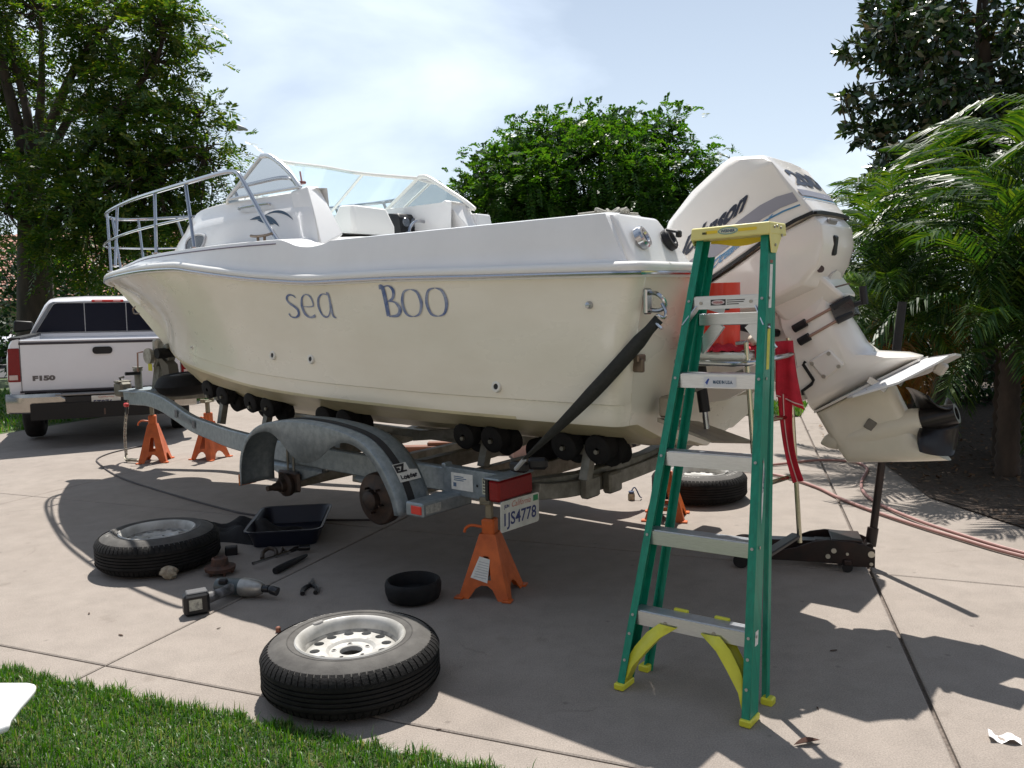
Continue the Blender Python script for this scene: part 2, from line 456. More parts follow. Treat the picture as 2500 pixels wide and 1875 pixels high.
for j in range(len(vs) - 1):
    v0, v1 = vs[j], vs[j + 1]
    for i in range(len(us) - 1):
        if us[i] < (-10.4 if j >= 2 else -14): continue
        slab([(us[i], v0), (us[i + 1], v0), (us[i + 1], v1), (us[i], v1)])
    slab([(us[-1], v0), (ucold(v0) - .0045, v0), (ucold(v1) - .0045, v1), (us[-1], v1)])
    slab([(ucold(v0) + .0045, v0), (3.6, v0), (3.6, v1), (ucold(v1) + .0045, v1)])
    slab([(3.6, v0), (8, v0), (8, v1), (3.6, v1)])
slab([(-10.3, 10.4), (-6.5, 10.4), (-6.5, 17), (-10.3, 17)])
slab([(-6.5, 10.4), (ucold(10.4) - .0045, 10.4), (ucold(10.9) - .0045, 10.9), (-6.5, 10.9)])
slab([(ucold(10.4) + .0045, 10.4), (0.9, 10.4), (0.4, 17), (ucold(17) + .0045, 17)])

def sheet(name, pts, m, z, kind='structure'):
    q = MB(); q.add([(x, y, z) for x, y in pts], [tuple(range(len(pts)))])
    return tag(ob(name, q, m, ang=None), kind=kind)
# near lawn ground, far lawn strip, planting bed, street far off
E_ = [uv(-24, 2.385), uv(8, 2.385), uv(8, .7), uv(-24, .7)]
NW = [uv(-24, .7), uv(8, .7), uv(8, -9), uv(-24, -9)]
sheet('lawn_ground', [p[:2] for p in E_], LAWN_SOIL, .004)
sheet('front_walk', [p[:2] for p in NW], CONC, .002)
sheet('planting_bed', [(3.85, 9.6), (3.25, 7.3), (3.05, 6.1), (3.3, 4.9), (4.4, 3.6), (9, 3.2), (14, 8), (12, 15), (5.6, 15)], SOIL, .012)
fl = [uv(-6.5, 10.93), uv(ucold(10.93) - .03, 10.93), uv(ucold(12.3) - .03, 12.3), uv(-6.5, 12.3)]
sheet('far_lawn_ground', [p[:2] for p in fl], LAWN_SOIL, .006)
ASPH = world_noise_mat('asphalt', (0.05, 0.05, 0.052), (0.075, 0.073, 0.07), 20)
sheet('street', [(-40, 19), (30, 24), (30, 33), (-40, 28)], ASPH, -.03)
WALKM = world_noise_mat('pavement_concrete', (0.40, 0.36, 0.32), (0.47, 0.43, 0.39), 3)
sheet('pavement', [(-4, 13.4), (9, 13.9), (9, 15.4), (-4, 14.9)], WALKM, -.02)

# grass blades
GRASS = leaf_mat('grass_blade', [(0.022, 0.085, 0.010), (0.035, 0.12, 0.012), (0.05, 0.15, 0.018), (0.085, 0.18, 0.03), (0.20, 0.20, 0.08)], 0.42, 0.35)
_N, _L = GRASS.node_tree.nodes, GRASS.node_tree.links
_g = _N.new('ShaderNodeNewGeometry'); _n = _N.new('ShaderNodeTexNoise'); _n.inputs['Scale'].default_value = 5.0; _n.inputs['Detail'].default_value = 4
_r = _N.new('ShaderNodeValToRGB'); _r.color_ramp.elements[0].position = .35; _r.color_ramp.elements[0].color = (.55, .62, .6, 1); _r.color_ramp.elements[1].position = .65; _r.color_ramp.elements[1].color = (1.15, 1.1, 1, 1)
_x = _N.new('ShaderNodeMixRGB'); _x.blend_type = 'MULTIPLY'; _x.inputs['Fac'].default_value = 1
_L.new(_g.outputs['Position'], _n.inputs['Vector']); _L.new(_n.outputs['Fac'], _r.inputs['Fac'])
_src = _N['Principled BSDF'].inputs['Base Color'].links[0].from_socket
_L.new(_src, _x.inputs['Color1']); _L.new(_r.outputs['Color'], _x.inputs['Color2']); _L.new(_x.outputs['Color'], _N['Principled BSDF'].inputs['Base Color'])
def grass(name, pts2, hmin, hmax, w, seed, lean=.5):
    r = np.random.default_rng(seed); n = len(pts2)
    h = r.uniform(hmin, hmax, n) * (0.75 + .5 * r.random(n) ** 3); a = r.uniform(0, 2 * np.pi, n); ln = r.normal(0, lean, n)
    dx, dy = np.cos(a), np.sin(a); ww = w * r.uniform(.6, 1.3, n)
    b = np.stack([pts2[:, 0], pts2[:, 1], np.zeros(n)], 1)
    side = np.stack([-dy, dx, 0 * dx], 1) * ww[:, None] / 2
    d = np.stack([dx * np.sin(ln), dy * np.sin(ln), np.cos(ln)], 1)
    mid = b + d * (h * .55)[:, None]
    tip = mid + (np.stack([dx * np.sin(ln * 1.9), dy * np.sin(ln * 1.9), np.cos(ln * 1.9)], 1)) * (h * .5)[:, None]
    V = np.empty((n, 5, 3)); V[:, 0] = b - side; V[:, 1] = b + side; V[:, 2] = mid - side * .85; V[:, 3] = mid + side * .85; V[:, 4] = tip
    base = (np.arange(n) * 5)[:, None]
    F = np.concatenate([base + np.array([0, 1, 3]), base + np.array([0, 3, 2]), base + np.array([2, 3, 4])], 0)
    o = big_mesh(name, V.reshape(-1, 3), F, GRASS); tag(o, kind='stuff'); return o
n = 150000
u = RNG.uniform(-4.2, .9, n); v = 2.40 - 1.45 * RNG.random(n) ** 1.15
v = v + 0.010 * np.sin(u * 17 + 2) * np.sin(u * 5) + np.where(RNG.random(n) < .10, .03 * RNG.random(n), 0) + 0.014 * np.sin(u * 31) + 0.02 * np.sin(u * 13 + 1) * (RNG.random(n) - .3)
P2 = np.stack([UU.x * u + VV.x * v, UU.y * u + VV.y * v], 1)
dist = np.hypot(P2[:, 0], P2[:, 1]); keep = (np.abs(P2[:, 0]) < .66 * P2[:, 1] + .3) & (P2[:, 1] > 1.6)
P2 = P2[keep][:85000]
o = grass('lawn_grass', P2, .022, .056, .0042, 3, .85)
tag(o, 'short mown bright green lawn in the front left corner', 'grass')
n = 9000
u = RNG.uniform(-2.8, -.75, n); v = RNG.uniform(10.95, 12.3, n); P2 = np.stack([UU.x * u + VV.x * v, UU.y * u + VV.y * v], 1)
o = grass('far_grass', P2, .04, .08, .012, 4)
tag(o, 'small strip of sunlit lawn behind the outboard motor', 'grass')

n = 26000
u = RNG.uniform(-16, -10.35, n); v = RNG.uniform(5.0, 13, n); P2 = np.stack([UU.x * u + VV.x * v, UU.y * u + VV.y * v], 1)
o = grass('side_grass', P2, .05, .10, .016, 5)
tag(o, 'shaded lawn strip along the driveway left of the truck', 'grass')
# ================================================================ boat
BOAT_LOC, BOAT_RZ = (1.244, 4.408, 0), R(141)
boat = thing('motor_boat', 'cream and white cabin cruiser lettered Sea BOO raised on its trailer', 'boat', BOAT_LOC, BOAT_RZ)
# local frame: x forward from the transom, y to port (towards the camera), z up
LB = 6.8
def hb(s): return 1.13 if s <= 2.8 else 1.13 * max(0.0, 1 - ((s - 2.8) / (LB - 2.8)) ** 2.2)
zr = interp([(0, 1.652), (.8, 1.667), (1.65, 1.683), (2.05, 1.683), (2.55, 1.712), (3.05, 1.762), (3.4, 1.802), (3.65, 1.828), (4.2, 1.838), (5, 1.832), (6, 1.825), (6.8, 1.815)])
zk = interp([(0, .72), (.6, .69), (2, .665), (3.4, .665), (4.4, .70), (4.95, .765), (5.11, .82), (5.41, .965), (5.69, 1.10), (6.02, 1.31), (6.42, 1.58), (6.61, 1.70), (6.8, 1.80)])
ZC = interp([(0, .965), (1, .965), (2, .98), (3, 1.015), (3.6, 1.06), (4.4, 1.115), (5.2, 1.175), (5.75, 1.215)])
SC_END = 5.75
def bc(s): return 0.985 if s < 2 else 0.985 * max(0, 1 - ((s - 2.0) / (SC_END - 2.0)) ** 2.3)
def hull_section(s):
    k, r, b = zk(s), zr(s), hb(s)
    c = bc(s) if s < SC_END else 0.0
    z = ZC(s) if s < SC_END else k
    z = max(z, k)
    d = z - k; ck = min(1, c / .25)
    pts = [(0, k), (.30 * c, k + .27 * d), (.36 * c, k + .27 * d - .004 * ck), (.60 * c, k + .56 * d), (.66 * c, k + .56 * d - .004 * ck),
           (.93 * c, k + .95 * d), (c, k + .95 * d + .004 * ck), (c + .008 * ck, k + d + .006 * ck)]
    y0, z0 = c + .008 * ck, z + .006 * ck
    h = r - z0
    p = 1.0 + 1.15 * min(1, max(0, (s - 1.5) / 3.2)) ** 1.2
    hs = min(.085, h * .2)
    for t in (0.5, 1.0):
        zz = z0 + hs * t; f = ((zz - z0) / max(h, 1e-4)) ** p
        pts.append((y0 + (b - .012 - y0) * f, zz))
    y1 = pts[-1][0] + .011 * ck; z1 = pts[-1][1] + .006 * ck
    pts.append((y1, z1))
    for t in np.linspace(0, 1, 11)[1:]:
        zz = z1 + (r - z1) * t; f = ((zz - z1) / max(r - z1, 1e-4)) ** p
        bow = .018 * math.sin(math.pi * t) * (1 - min(1, s / 4))
        pts.append((y1 + (b - y1) * f + bow, zz))
    return pts
def rake(s, z): return s + .26 * (1.652 - z) * max(0, 1 - s / .9) ** 1.3
def corner(s):                        # rounds the transom corner in plan
    return 0.075 * (1 - math.sqrt(max(0, 1 - (1 - min(s, .075) / .075) ** 2)))
def hull_y(s, z):
    """port half-beam of the topsides at station s, height z"""
    q = hull_section(s); 
    for (ya, za), (yb, zb) in zip(q[7:], q[8:]):
        if za <= z <= zb + 1e-6: return ya + (yb - ya) * (z - za) / max(zb - za, 1e-6)
    return q[-1][0]
stn = [0, .01, .025, .045, .075] + list(np.linspace(.15, 6.4, 52)) + [6.5, 6.58, 6.66, 6.72, 6.77, 6.8]
rows = []
for s in stn:
    q = hull_section(s); cr = corner(s)
    st = [(rake(s, z), max(y - cr * min(1, y / .4), 0), z) for y, z in q]
    rows.append([(x, -y, z) for x, y, z in st[::-1]] + st[1:])
mb = MB(); mb.grid(rows)
hull = ob('hull', mb, CREAM, boat, ang=28)
# paint the bottom: second material below the chine
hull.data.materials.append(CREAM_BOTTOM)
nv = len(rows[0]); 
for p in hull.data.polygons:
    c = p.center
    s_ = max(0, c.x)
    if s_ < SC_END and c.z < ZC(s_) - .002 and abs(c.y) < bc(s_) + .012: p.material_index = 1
# transom with the notch for the engine
q = rows[0]
port = [p for p in q[len(q) // 2:]]
poly = [p for p in q]
def tr_x(z): return rake(0, z)
notch = [(tr_x(1.652), .60, 1.652), (tr_x(1.34), .46, 1.34), (tr_x(1.34), -.46, 1.34), (tr_x(1.652), -.60, 1.652)]
mb = MB(); vs_ = [(x - .001, y, z) for x, y, z in poly] + notch
mb.add(vs_, [tuple(range(len(vs_)))])
ob('transom', mb, CREAM, boat, ang=None)

# white deck moulding: cap side from rub rail to deck edge, deck, cockpit coaming
zd = interp([(.0, 1.895), (2.02, 1.897), (2.06, 1.885), (2.20, 1.872), (2.32, 1.884), (2.42, 1.915), (2.50, 1.932), (3.2, 1.940), (4.2, 1.938), (4.5, 1.93), (4.85, 1.912), (5.6, 1.893), (6.8, 1.868)])
def dk(s): return max(0, hb(s) - .055 * min(1, hb(s) / .3) - .045 * max(0, min(1, (s - 4) / 2)) * min(1, hb(s) / .3))
rows = []
for s in [0.0, .05, .1, .2] + list(np.linspace(.3, 2.0, 12)) + list(np.linspace(2.02, 2.55, 14)) + list(np.linspace(2.65, 6.6, 36)) + [6.68, 6.74, 6.79]:
    b, r, d, e = hb(s), zr(s), zd(s), dk(s)
    w = min(1, b / .3)
    x_top = max(s, 0.0)
    sl = .16 * max(0, 1 - s / .3)         # the aft end slopes forward as it rises
    inn = max(e - .20 * w, 0.0)
    if s < 2.42: tail = [(e - .02, d + .012), (inn + .02, d + .012), (inn, d), (inn, 1.25 if s > .38 else 1.68)]
    else:
        t = min(1, (s - 2.42) / .12)
        tail = [(e - .02 * w, d + .012), (e * .72, d + .012 + .02 * t), (e * .36, d + .012 + .045 * t), (0, d + .02 + .05 * t)]
    side = [(b - .002, r), (b - .006, r + .03), (b - .022 * w, r + .05), (b - .03 * w, r + .5 * (d - r)), (e + .010 * w, d - .012), (e + .004 * w, d + .006)]
    prof = side + tail
    cr = corner(s) if s < .075 else 0
    rows.append([(x_top + sl * max(0, (z - r)) / .24, max(y - cr, 0), z) for y, z in prof])
mb = MB(); mb.grid(rows); mb.grid([[(x, -y, z) for x, y, z in row] for row in rows])
deck = ob('deck_moulding', mb, WHITE, boat, ang=32)
# aft quarters beside the engine well
for sg in (1, -1):
    pts = [(-.002, 1.085, 1.655), (.0, .60, 1.655), (.32, 1.085, 1.655), (.32, .60, 1.655),
           (.155, 1.055, 1.902), (.125, .74, 1.892), (.34, 1.055, 1.906), (.34, .74, 1.9), (.045, 1.10, 1.70), (.02, .64, 1.70)]
    m = MB(); m.hull([(x, sg * y, z) for x, y, z in pts])
    bevel(ob('aft_quarter', m, WHITE, boat, ang=40), .05, 4)
mb = MB(); mb.box((1.34, 0, 1.30), (2.1, 1.66, .04)); mb.box((.34, 0, 1.34), (.05, 1.2, .55)); ob('cockpit_sole', mb, WHITE, boat)
# rub rail
path = [(0, .60, 0)]
for yy in (.9, 1.04): path.append((-.012, yy, 0))
path += [(.0, 1.105, 0), (.03, 1.135, 0)]
path = [(-.018, .60, 1.652), (-.018, .9, 1.652), (-.016, 1.06, 1.652), (.0, 1.118, 1.652), (.05, 1.146, 1.652)]
path += [(s, hb(s) + .012 * min(1, hb(s) / .2), zr(s)) for s in list(np.linspace(.12, 6.5, 70)) + [6.6, 6.7, 6.76, 6.8]]
for sg, nm in ((1, 'rub_rail'), (-1, 'rub_rail')):
    m = MB(); pp = [Vector((x, sg * y, z)) for x, y, z in path]
    rowsr = []
    for i, p in enumerate(pp):
        t = (pp[min(i + 1, len(pp) - 1)] - pp[max(i - 1, 0)]).normalized(); o_ = Vector((t.y, -t.x, 0)).normalized() * (-sg)
        rowsr.append([p + o_ * a + Vector((0, 0, b_)) for a, b_ in ((-.02, .034), (.004, .036), (.017, .024), (.02, .008), (.012, -.006), (.016, -.016), (.006, -.03), (-.02, -.03))])
    m.grid(rowsr, cv=True, cap=True); ro = ob(nm, m, mat('rub_rail_vinyl', (0.74, 0.74, 0.72), 0.3), boat, ang=50)
    m2 = MB(); m2.tube([p + Vector((0, 0, -.012)) + (Vector(((pp[min(i+1,len(pp)-1)]-pp[max(i-1,0)]).y, -(pp[min(i+1,len(pp)-1)]-pp[max(i-1,0)]).x, 0)).normalized() * -sg) * .016 for i, p in enumerate(pp)], .0095, 8)
    ob('rail_insert', m2, CHROME, ro)
# dark seam under the foredeck lip
for sg in (1,-1):
    m = MB(); m.tube([(s, sg * (dk(s) + .013), zd(s) - .016) for s in np.linspace(2.52, 6.6, 50)], .0035, 6)
    ob('deck_seam', m, mat('purple_sealant', (0.09, 0.07, 0.12), 0.5), boat)

# cabin: lofted trunk with raked front
roof = interp([(2.62, 2.285), (3.0, 2.285), (3.6, 2.29), (4.05, 2.285), (4.25, 2.24), (4.45, 2.155), (4.62, 2.06), (4.78, 1.95)])
def cab_half(s, t):        # half width at height fraction t
    base = .86 - .30 * max(0, (s - 3.2) / 1.6) ** 1.8
    return base - .10 * t - .02 * t * t
rows = []
for s in np.linspace(2.40, 4.80, 30):
    top = roof(s); lo = zd(max(s, 2.5)) - .03; row = []
    for t in (0, .25, .5, .68, .74, .9, .97):
        z = lo + (top - lo) * t
        step = .016 if t >= .74 else 0
        x = max(s, 2.62 - .22 * (1 - min(1, (z - 1.93) / .36))) if s < 2.7 else s
        row.append((x, cab_half(s, t) - step, z))
    tr_ = min(1, max(0, (4.45 - s) / .25)); tz_ = min(top, 2.015)      # sunken walk-through behind the windshield
    for y, dz, k_ in ((.92, .006, 0), (.80, .012, 0), (.77, .012, 1), (.4, .03, 1), (0, .04, 1)):
        x = max(s, 2.62) if s < 2.7 else s
        zt_ = top + dz * min(1, (top - lo) / .2)
        row.append((x, cab_half(s, 1) * y, zt_ + (tz_ - zt_) * tr_ * k_))
    rows.append(row + [(x, -y, z) for x, y, z in row[::-1][1:]])
mb = MB(); mb.grid(rows); cabin = ob('cabin', mb, WHITE, boat, ang=35)
# sunlit aft wings of the cabin: thick raked bulkhead edges
for sg in (1, -1):
    m = MB(); m.hull([(x, sg * y, z) for x, y, z in [(2.62, .752, 2.30), (2.70, .60, 2.318), (2.39, .845, 1.90), (2.40, .66, 1.98), (2.8, .75, 2.28), (2.8, .62, 2.29), (2.6, .84, 1.9), (2.6, .66, 1.9)]])
    bevel(ob('cabin_wing', m, WHITE, boat, ang=40), .012, 2)
# port lights
for sg in (1, -1):
    pl = []
    for k in range(20):
        a = 2 * math.pi * k / 20; x = 3.965 + .185 * math.cos(a) * (1 + .08 * math.sin(a)); z = 2.022 + .062 * (abs(math.sin(a)) ** .6) * (1 if math.sin(a) >= 0 else -1)
        t = (z - 1.91) / max(roof(x) - 1.91, .1); pl.append((x, sg * (cab_half(x, t) + .006), z))
    m = MB(); m.add(pl, [tuple(range(20))]); po = ob('port_light', m, mat('smoked_glass', (0.012, 0.014, 0.018), 0.25, spec=.25), boat, ang=None)
    m = MB(); m.tube(pl, .009, 6, closed=True); ob('port_frame', m, mat('grey_trim', (0.45, 0.46, 0.48), 0.35), po)
# blue bird-wing graphic on the cabin side (three swept feathers)
NAVY = mat('navy_vinyl', (0.012, 0.05, 0.10), 0.35)
def cab_pt(x, z, o=.004):
    t = (z - 1.90) / max(roof(x) - 1.90, .1); return (x, cab_half(x, t) + o - (.016 if t > .74 else 0), z)
def feather(P0, P1, P2, w):
    n = 12; up = []; dn = []
    for i in range(n + 1):
        t = i / n; x = (1-t)**2 * P0[0] + 2*t*(1-t) * P1[0] + t*t * P2[0]; z = (1-t)**2 * P0[1] + 2*t*(1-t) * P1[1] + t*t * P2[1]
        ww = w * math.sin(math.pi * min(1, t * .98 + .02)) ** .8
        up.append(cab_pt(x, z + ww * .75)); dn.append(cab_pt(x + ww * .2, z - ww * .25))
    return up, dn
m = MB()
for a in (((3.03, 2.145), (2.86, 2.185), (2.70, 2.085), .018), ((3.19, 2.128), (2.98, 2.142), (2.84, 2.055), .032), ((3.10, 2.118), (2.98, 2.085), (2.90, 2.075), .022)):
    m.grid(list(feather(*a)))
ob('wing_graphic', m, NAVY, boat, ang=None, recalc=False)
# grab rail on the cabin side
m = MB(); m.tube(smooth_path([cab_pt(3.36, 2.215, .012), cab_pt(3.33, 2.22, .03), cab_pt(3.05, 2.222, .03), cab_pt(3.0, 2.215, .012)], 5), .009, 8); ob('grab_rail', m, CHROME, boat)

# windshield
FRAME = mat('anodised_frame', (0.70, 0.72, 0.74), 0.3, 0.7)
GLASS = glass_mat('tinted_pane', (0.86, 0.95, 0.97), 0.06)
def tube_part(name, pts, r, parent, m_=CHROME, n=10, sm=0, **k):
    q = MB(); q.tube(smooth_path(pts, sm) if sm else pts, r, n, **k); return ob(name, q, m_, parent)
ws = tag(bpy.data.objects.new('windshield', None)); COL.objects.link(ws); ws.parent = boat
for sg in (1, -1):
    y = .74 * sg
    arc = [(3.53, y * 1.0, 2.30), (3.10, y, 2.545), (3.02, y, 2.535), (2.93, y, 2.49), (2.82, y * 1.0, 2.415), (2.74, y, 2.335), (2.71, y, 2.30)]
    if sg == -1: arc = arc[:4] + [(2.80, y, 2.415), (2.62, y, 2.31), (2.52, y, 2.24)]
    q = MB(); q.tube([arc[0], arc[1]], .014, 10); q.tube(smooth_path(arc[1:], 6), .017, 10); q.tube([arc[0], arc[-1]], .011, 8)
    ob('side_frame', q, FRAME if sg > 0 else mat('white_frame', (.78, .78, .74), .35), ws)
    q = MB(); pp = [arc[0]] + smooth_path(arc[1:], 6); q.add([Vector(p) for p in pp], [tuple(range(len(pp)))]); ob('side_pane', q, GLASS, ws, ang=None)
top = [(3.10, .74, 2.545), (3.34, .36, 2.57), (3.36, 0, 2.575), (3.34, -.36, 2.56), (3.12, -.74, 2.535)]
bot = [(3.53, .74, 2.30), (4.06, .40, 2.14), (4.18, 0, 2.10), (4.06, -.40, 2.14), (3.53, -.74, 2.30)]
q = MB(); q.tube(smooth_path(top, 5), .014, 10); q.tube(smooth_path(bot, 5), .010, 8); ob('front_frame', q, mat('white_frame', (.78, .78, .74), .35), ws)
for i in (1, 3):
    q = MB(); q.tube([top[i], bot[i]], .012, 8); ob('post', q, mat('white_frame', (.78, .78, .74), .35), ws)
for i, (a, b_) in enumerate(((0, 1), (1, 3), (3, 4))):
    q = MB(); q.add([bot[a], bot[b_], top[b_], top[a]], [(0, 1, 2, 3)]); ob('front_pane', q, GLASS, ws, ang=None)
q = MB(); q.box((2.74, .70, 2.335), (.05, .04, .02), bev=.006); q.tube([(2.74, .70, 2.34), (2.83, .64, 2.42)], .006, 6); ob('latch', q, mat('dark_red_plastic', (.12, .02, .02), .4), ws)
q = MB(); q.lathe([(0, .0), (.035, .0), (.042, .02), (.04, .06), (.02, .085), (0, .09)], 16, Matrix.Translation((4.05, -.15, 2.335))); ob('horn', q, WHITE, boat)

# bow pulpit
rail = tag(bpy.data.objects.new('bow_rail', None)); COL.objects.link(rail); rail.parent = boat
def ry(s): return max(.0, hb(s) - .17)
half = [(2.655, .97, 1.945), (2.80, .965, 2.10), (3.03, .955, 2.375), (3.07, .953, 2.408), (3.13, .95, 2.425), (3.28, .948, 2.432)]
half += [(3.73, .93, 2.418), (4.28, .86, 2.415), (4.8, .76, 2.42), (5.3, .62, 2.43), (5.8, .46, 2.44), (6.15, .33, 2.445), (6.40, .20, 2.445), (6.50, .07, 2.44)]
full = half + [(x, -y, z) for x, y, z in half[::-1]]
q = MB(); q.tube(smooth_path(full, 5), .0145, 10); ob('top_rail', q, CHROME, rail)
mid = [(3.62, .955, 2.175), (4.26, .90, 2.165), (4.8, .82, 2.155), (5.4, .66, 2.15), (5.95, .46, 2.15), (6.3, .29, 2.15), (6.42, .1, 2.15), (6.42, -.1, 2.15), (6.3, -.29, 2.15), (5.95, -.46, 2.15), (5.4, -.66, 2.15), (4.8, -.82, 2.155), (4.26, -.90, 2.165), (3.62, -.955, 2.175)]
q = MB(); q.tube(smooth_path(mid, 4), .0095, 8); ob('mid_rail', q, CHROME, rail)
for tx, ty, tz, bx, by in ((3.74, .93, 2.418, 3.55, 1.005), (4.29, .86, 2.415, 4.17, .945), (5.42, .585, 2.432, 5.30, .70), (6.1, .345, 2.445, 5.95, .42), (6.44, .13, 2.44, 6.36, .12)):
    for sg in (1, -1):
        q = MB(); q.tube([(tx, sg * ty, tz), (bx, sg * by, zd(bx) + .01)], .0125, 8); q.disc((bx, sg * by, zd(bx) + .012), .03, n=12, t=.01)
        ob('stanchion', q, CHROME, rail)
# cleats, anchor roller, stem eye
for (x, y) in ((2.80, .99), (2.80, -.99), (5.9, 0)):
    z = zd(x) + .012 + (.06 if y == 0 else 0)
    q = MB(); q.tube(smooth_path([(x - .11, y, z + .045), (x - .05, y, z + .038), (x + .05, y, z + .038), (x + .11, y, z + .045)], 4), .009, 8); q.tube([(x - .035, y, z), (x - .035, y, z + .04)], .009, 8); q.tube([(x + .035, y, z), (x + .035, y, z + .04)], .009, 8); ob('cleat', q, mat('worn_bronze', (.22, .17, .13), .4, .8), boat)
q = MB(); q.box((6.72, 0, 1.905), (.26, .09, .03), bev=.01); q.tube([(6.83, -.03, 1.88), (6.83, .03, 1.88)], .03, 12); ob('anchor_roller', q, CHROME, boat)
q = MB(); q.tube(smooth_path([(6.36, .0, 1.58), (6.42, .0, 1.555), (6.40, .0, 1.51), (6.30, .0, 1.51)], 4), .008, 8); ob('bow_eye', q, mat('worn_bronze', (.22, .17, .13), .4, .8), boat)

# lettering on the port topsides: hand-drawn strokes with thick and thin parts
NAME_BLUE = mat('faded_blue_vinyl', (0.06, 0.11, 0.27), 0.45, col2=(0.30, 0.34, 0.44), nscale=19)
def hull_pt(s, z, o=.0035): return (rake(s, z), hull_y(s, z) + o, z)
def stroke(mb_, pts, wid, x0, z0, sc, sx=None):
    sx = sx or sc * 1.55
    """pts: letter centre line (x right, y up); wid: list of widths. Text runs towards the stern."""
    n = 9; P = []; Wd = []
    pv = [Vector((p[0] * sx / sc, p[1], 0)) for p in pts]; sp = smooth_path(pv, n)
    for i, p in enumerate(sp):
        t = i / (len(sp) - 1) * (len(wid) - 1); k = min(int(t), len(wid) - 2); w_ = wid[k] + (wid[k + 1] - wid[k]) * (t - k); Wd.append(max(.025, .03 + (w_ - .035) * 1.3)); P.append(p)
    A, B = [], []
    for i, p in enumerate(P):
        t = (P[min(i + 1, len(P) - 1)] - P[max(i - 1, 0)]).normalized(); nn = Vector((-t.y, t.x, 0)) * Wd[i] / 2
        for L_, qv in ((A, p + nn), (B, p - nn)): L_.append(hull_pt(x0 - qv.x * sc, z0 + qv.y * sc))
    mb_.grid([A, B])
zb = 1.470
def letter(fn):
    q = MB(); fn(q); ob('name_letter', q, NAME_BLUE, boat, ang=None, recalc=False)
def S_(x0, sc): letter(lambda q: stroke(q, [(.52, .86), (.40, .97), (.22, .98), (.10, .84), (.16, .66), (.34, .52), (.50, .36), (.50, .14), (.32, .02), (.12, .06), (.04, .20)], [.05, .05, .08, .12, .10, .10, .13, .12, .06, .05, .08], x0, zb, sc))
def e_(x0, sc): letter(lambda q: stroke(q, [(.12, .48), (.40, .46), (.58, .52), (.54, .84), (.36, .98), (.16, .86), (.07, .52), (.14, .18), (.34, .02), (.58, .08)], [.03, .04, .07, .09, .05, .08, .14, .13, .07, .12], x0, zb, sc))
def a_(x0, sc):
  def dr(q):
    stroke(q, [(.56, .92), (.34, .97), (.14, .80), (.08, .45), (.18, .10), (.38, .03), (.54, .28), (.58, .60)], [.05, .05, .10, .12, .08, .05, .08, .08], x0, zb, sc)
    stroke(q, [(.50, 1.0), (.58, .92), (.60, .5), (.62, .08), (.74, -.02)], [.1, .10, .12, .10, .03], x0, zb, sc)
  letter(dr)
S_(2.432, .138); e_(2.290, .138); a_(2.135, .138)
def B_(x0, sc):
  def dr(q):
    stroke(q, [(-.04, 1.0), (.10, .96), (.16, .5), (.18, .02)], [.12, .15, .16, .15], x0, zb, sc, .2)
    stroke(q, [(.10, .99), (.34, 1.03), (.50, .86), (.44, .62), (.24, .52)], [.05, .05, .13, .10, .03], x0, zb, sc, .2)
    stroke(q, [(.24, .52), (.50, .48), (.66, .26), (.54, .05), (.20, .01)], [.03, .06, .15, .10, .04], x0, zb, sc, .2)
  letter(dr)
def O_(x0, sc): letter(lambda q: stroke(q, [(.42, 1.0), (.16, .90), (.05, .5), (.16, .10), (.42, 0), (.68, .12), (.79, .5), (.68, .88), (.44, 1.0)], [.03, .09, .13, .10, .03, .09, .14, .10, .03], x0, zb, sc, .187))
B_(1.575, .158); O_(1.428, .140); O_(1.250, .142)

# through-hull fittings
for s, z, blk in ((2.71, 1.235, 0), (2.30, 1.222, 0), (.86, 1.118, 1), (4.08, 1.25, 0)):
    y = hull_y(s, z); rr = .03 if s < 4 else .014
    q = MB(); Mx = Matrix.Translation((s, y - .004, z)) @ Matrix.Rotation(-R(84), 4, 'X')
    q.lathe([(rr * .45, .012), (rr * .55, .016), (rr * .9, .014), (rr, .004), (rr, -.01)], 20, Mx); fo = ob('through_hull', q, mat('white_nylon', (.7, .69, .64), .4), boat)
    q = MB(); q.disc(Mx @ Vector((0, 0, .013)), rr * .5, Mx.to_3x3() @ Vector((0, 0, 1)), 12); ob('drain_hole', q, BLACK, fo, ang=None)
q = MB(); q.lathe([(0, .022), (.012, .02), (.017, .01), (.018, 0)], 14, Matrix.Translation((.25, hull_y(.25, 1.51), 1.51)) @ Matrix.Rotation(-R(88), 4, 'X')); ob('button_fitting', q, CHROME, boat)
# stern U-bolt on the transom corner
q = MB(); q.tube(smooth_path([(-.0, 1.02, 1.555), (-.035, 1.03, 1.55), (-.065, 1.03, 1.525), (-.065, 1.02, 1.495), (-.035, 1.02, 1.48), (.02, 1.02, 1.485)], 4), .010, 8)
q.box((.012, 1.03, 1.52), (.02, .05, .11), bev=.006); ob('stern_eye', q, CHROME, boat)
# rod holders on the aft quarter
for y, bl in ((.99, 0), (.75, 1)):
    Mx = Matrix.Translation((.050, y, 1.795)) @ Matrix.Rotation(-R(63), 4, 'Y') @ Matrix.Rotation(R(8), 4, 'X')
    q = MB(); q.lathe([(.022, .002), (.03, .012), (.046, .012), (.052, .004), (.052, -.02)], 22, Mx); fo = ob('rod_holder', q, BLACK if bl else CHROME, boat)
    q = MB(); q.disc(Mx @ Vector((0, 0, .003)), .024, Mx.to_3x3() @ Vector((0, 0, 1)), 14); ob('holder_bore', q, BLACK_GLOSS, fo, ang=None)
q = MB(); q.tube([(.02, .84, 1.83), (-.05, .87, 1.815)], .007, 6); q.box((-.055, .872, 1.805), (.02, .03, .03), bev=.005); ob('cap_lanyard', q, BLACK, boat)
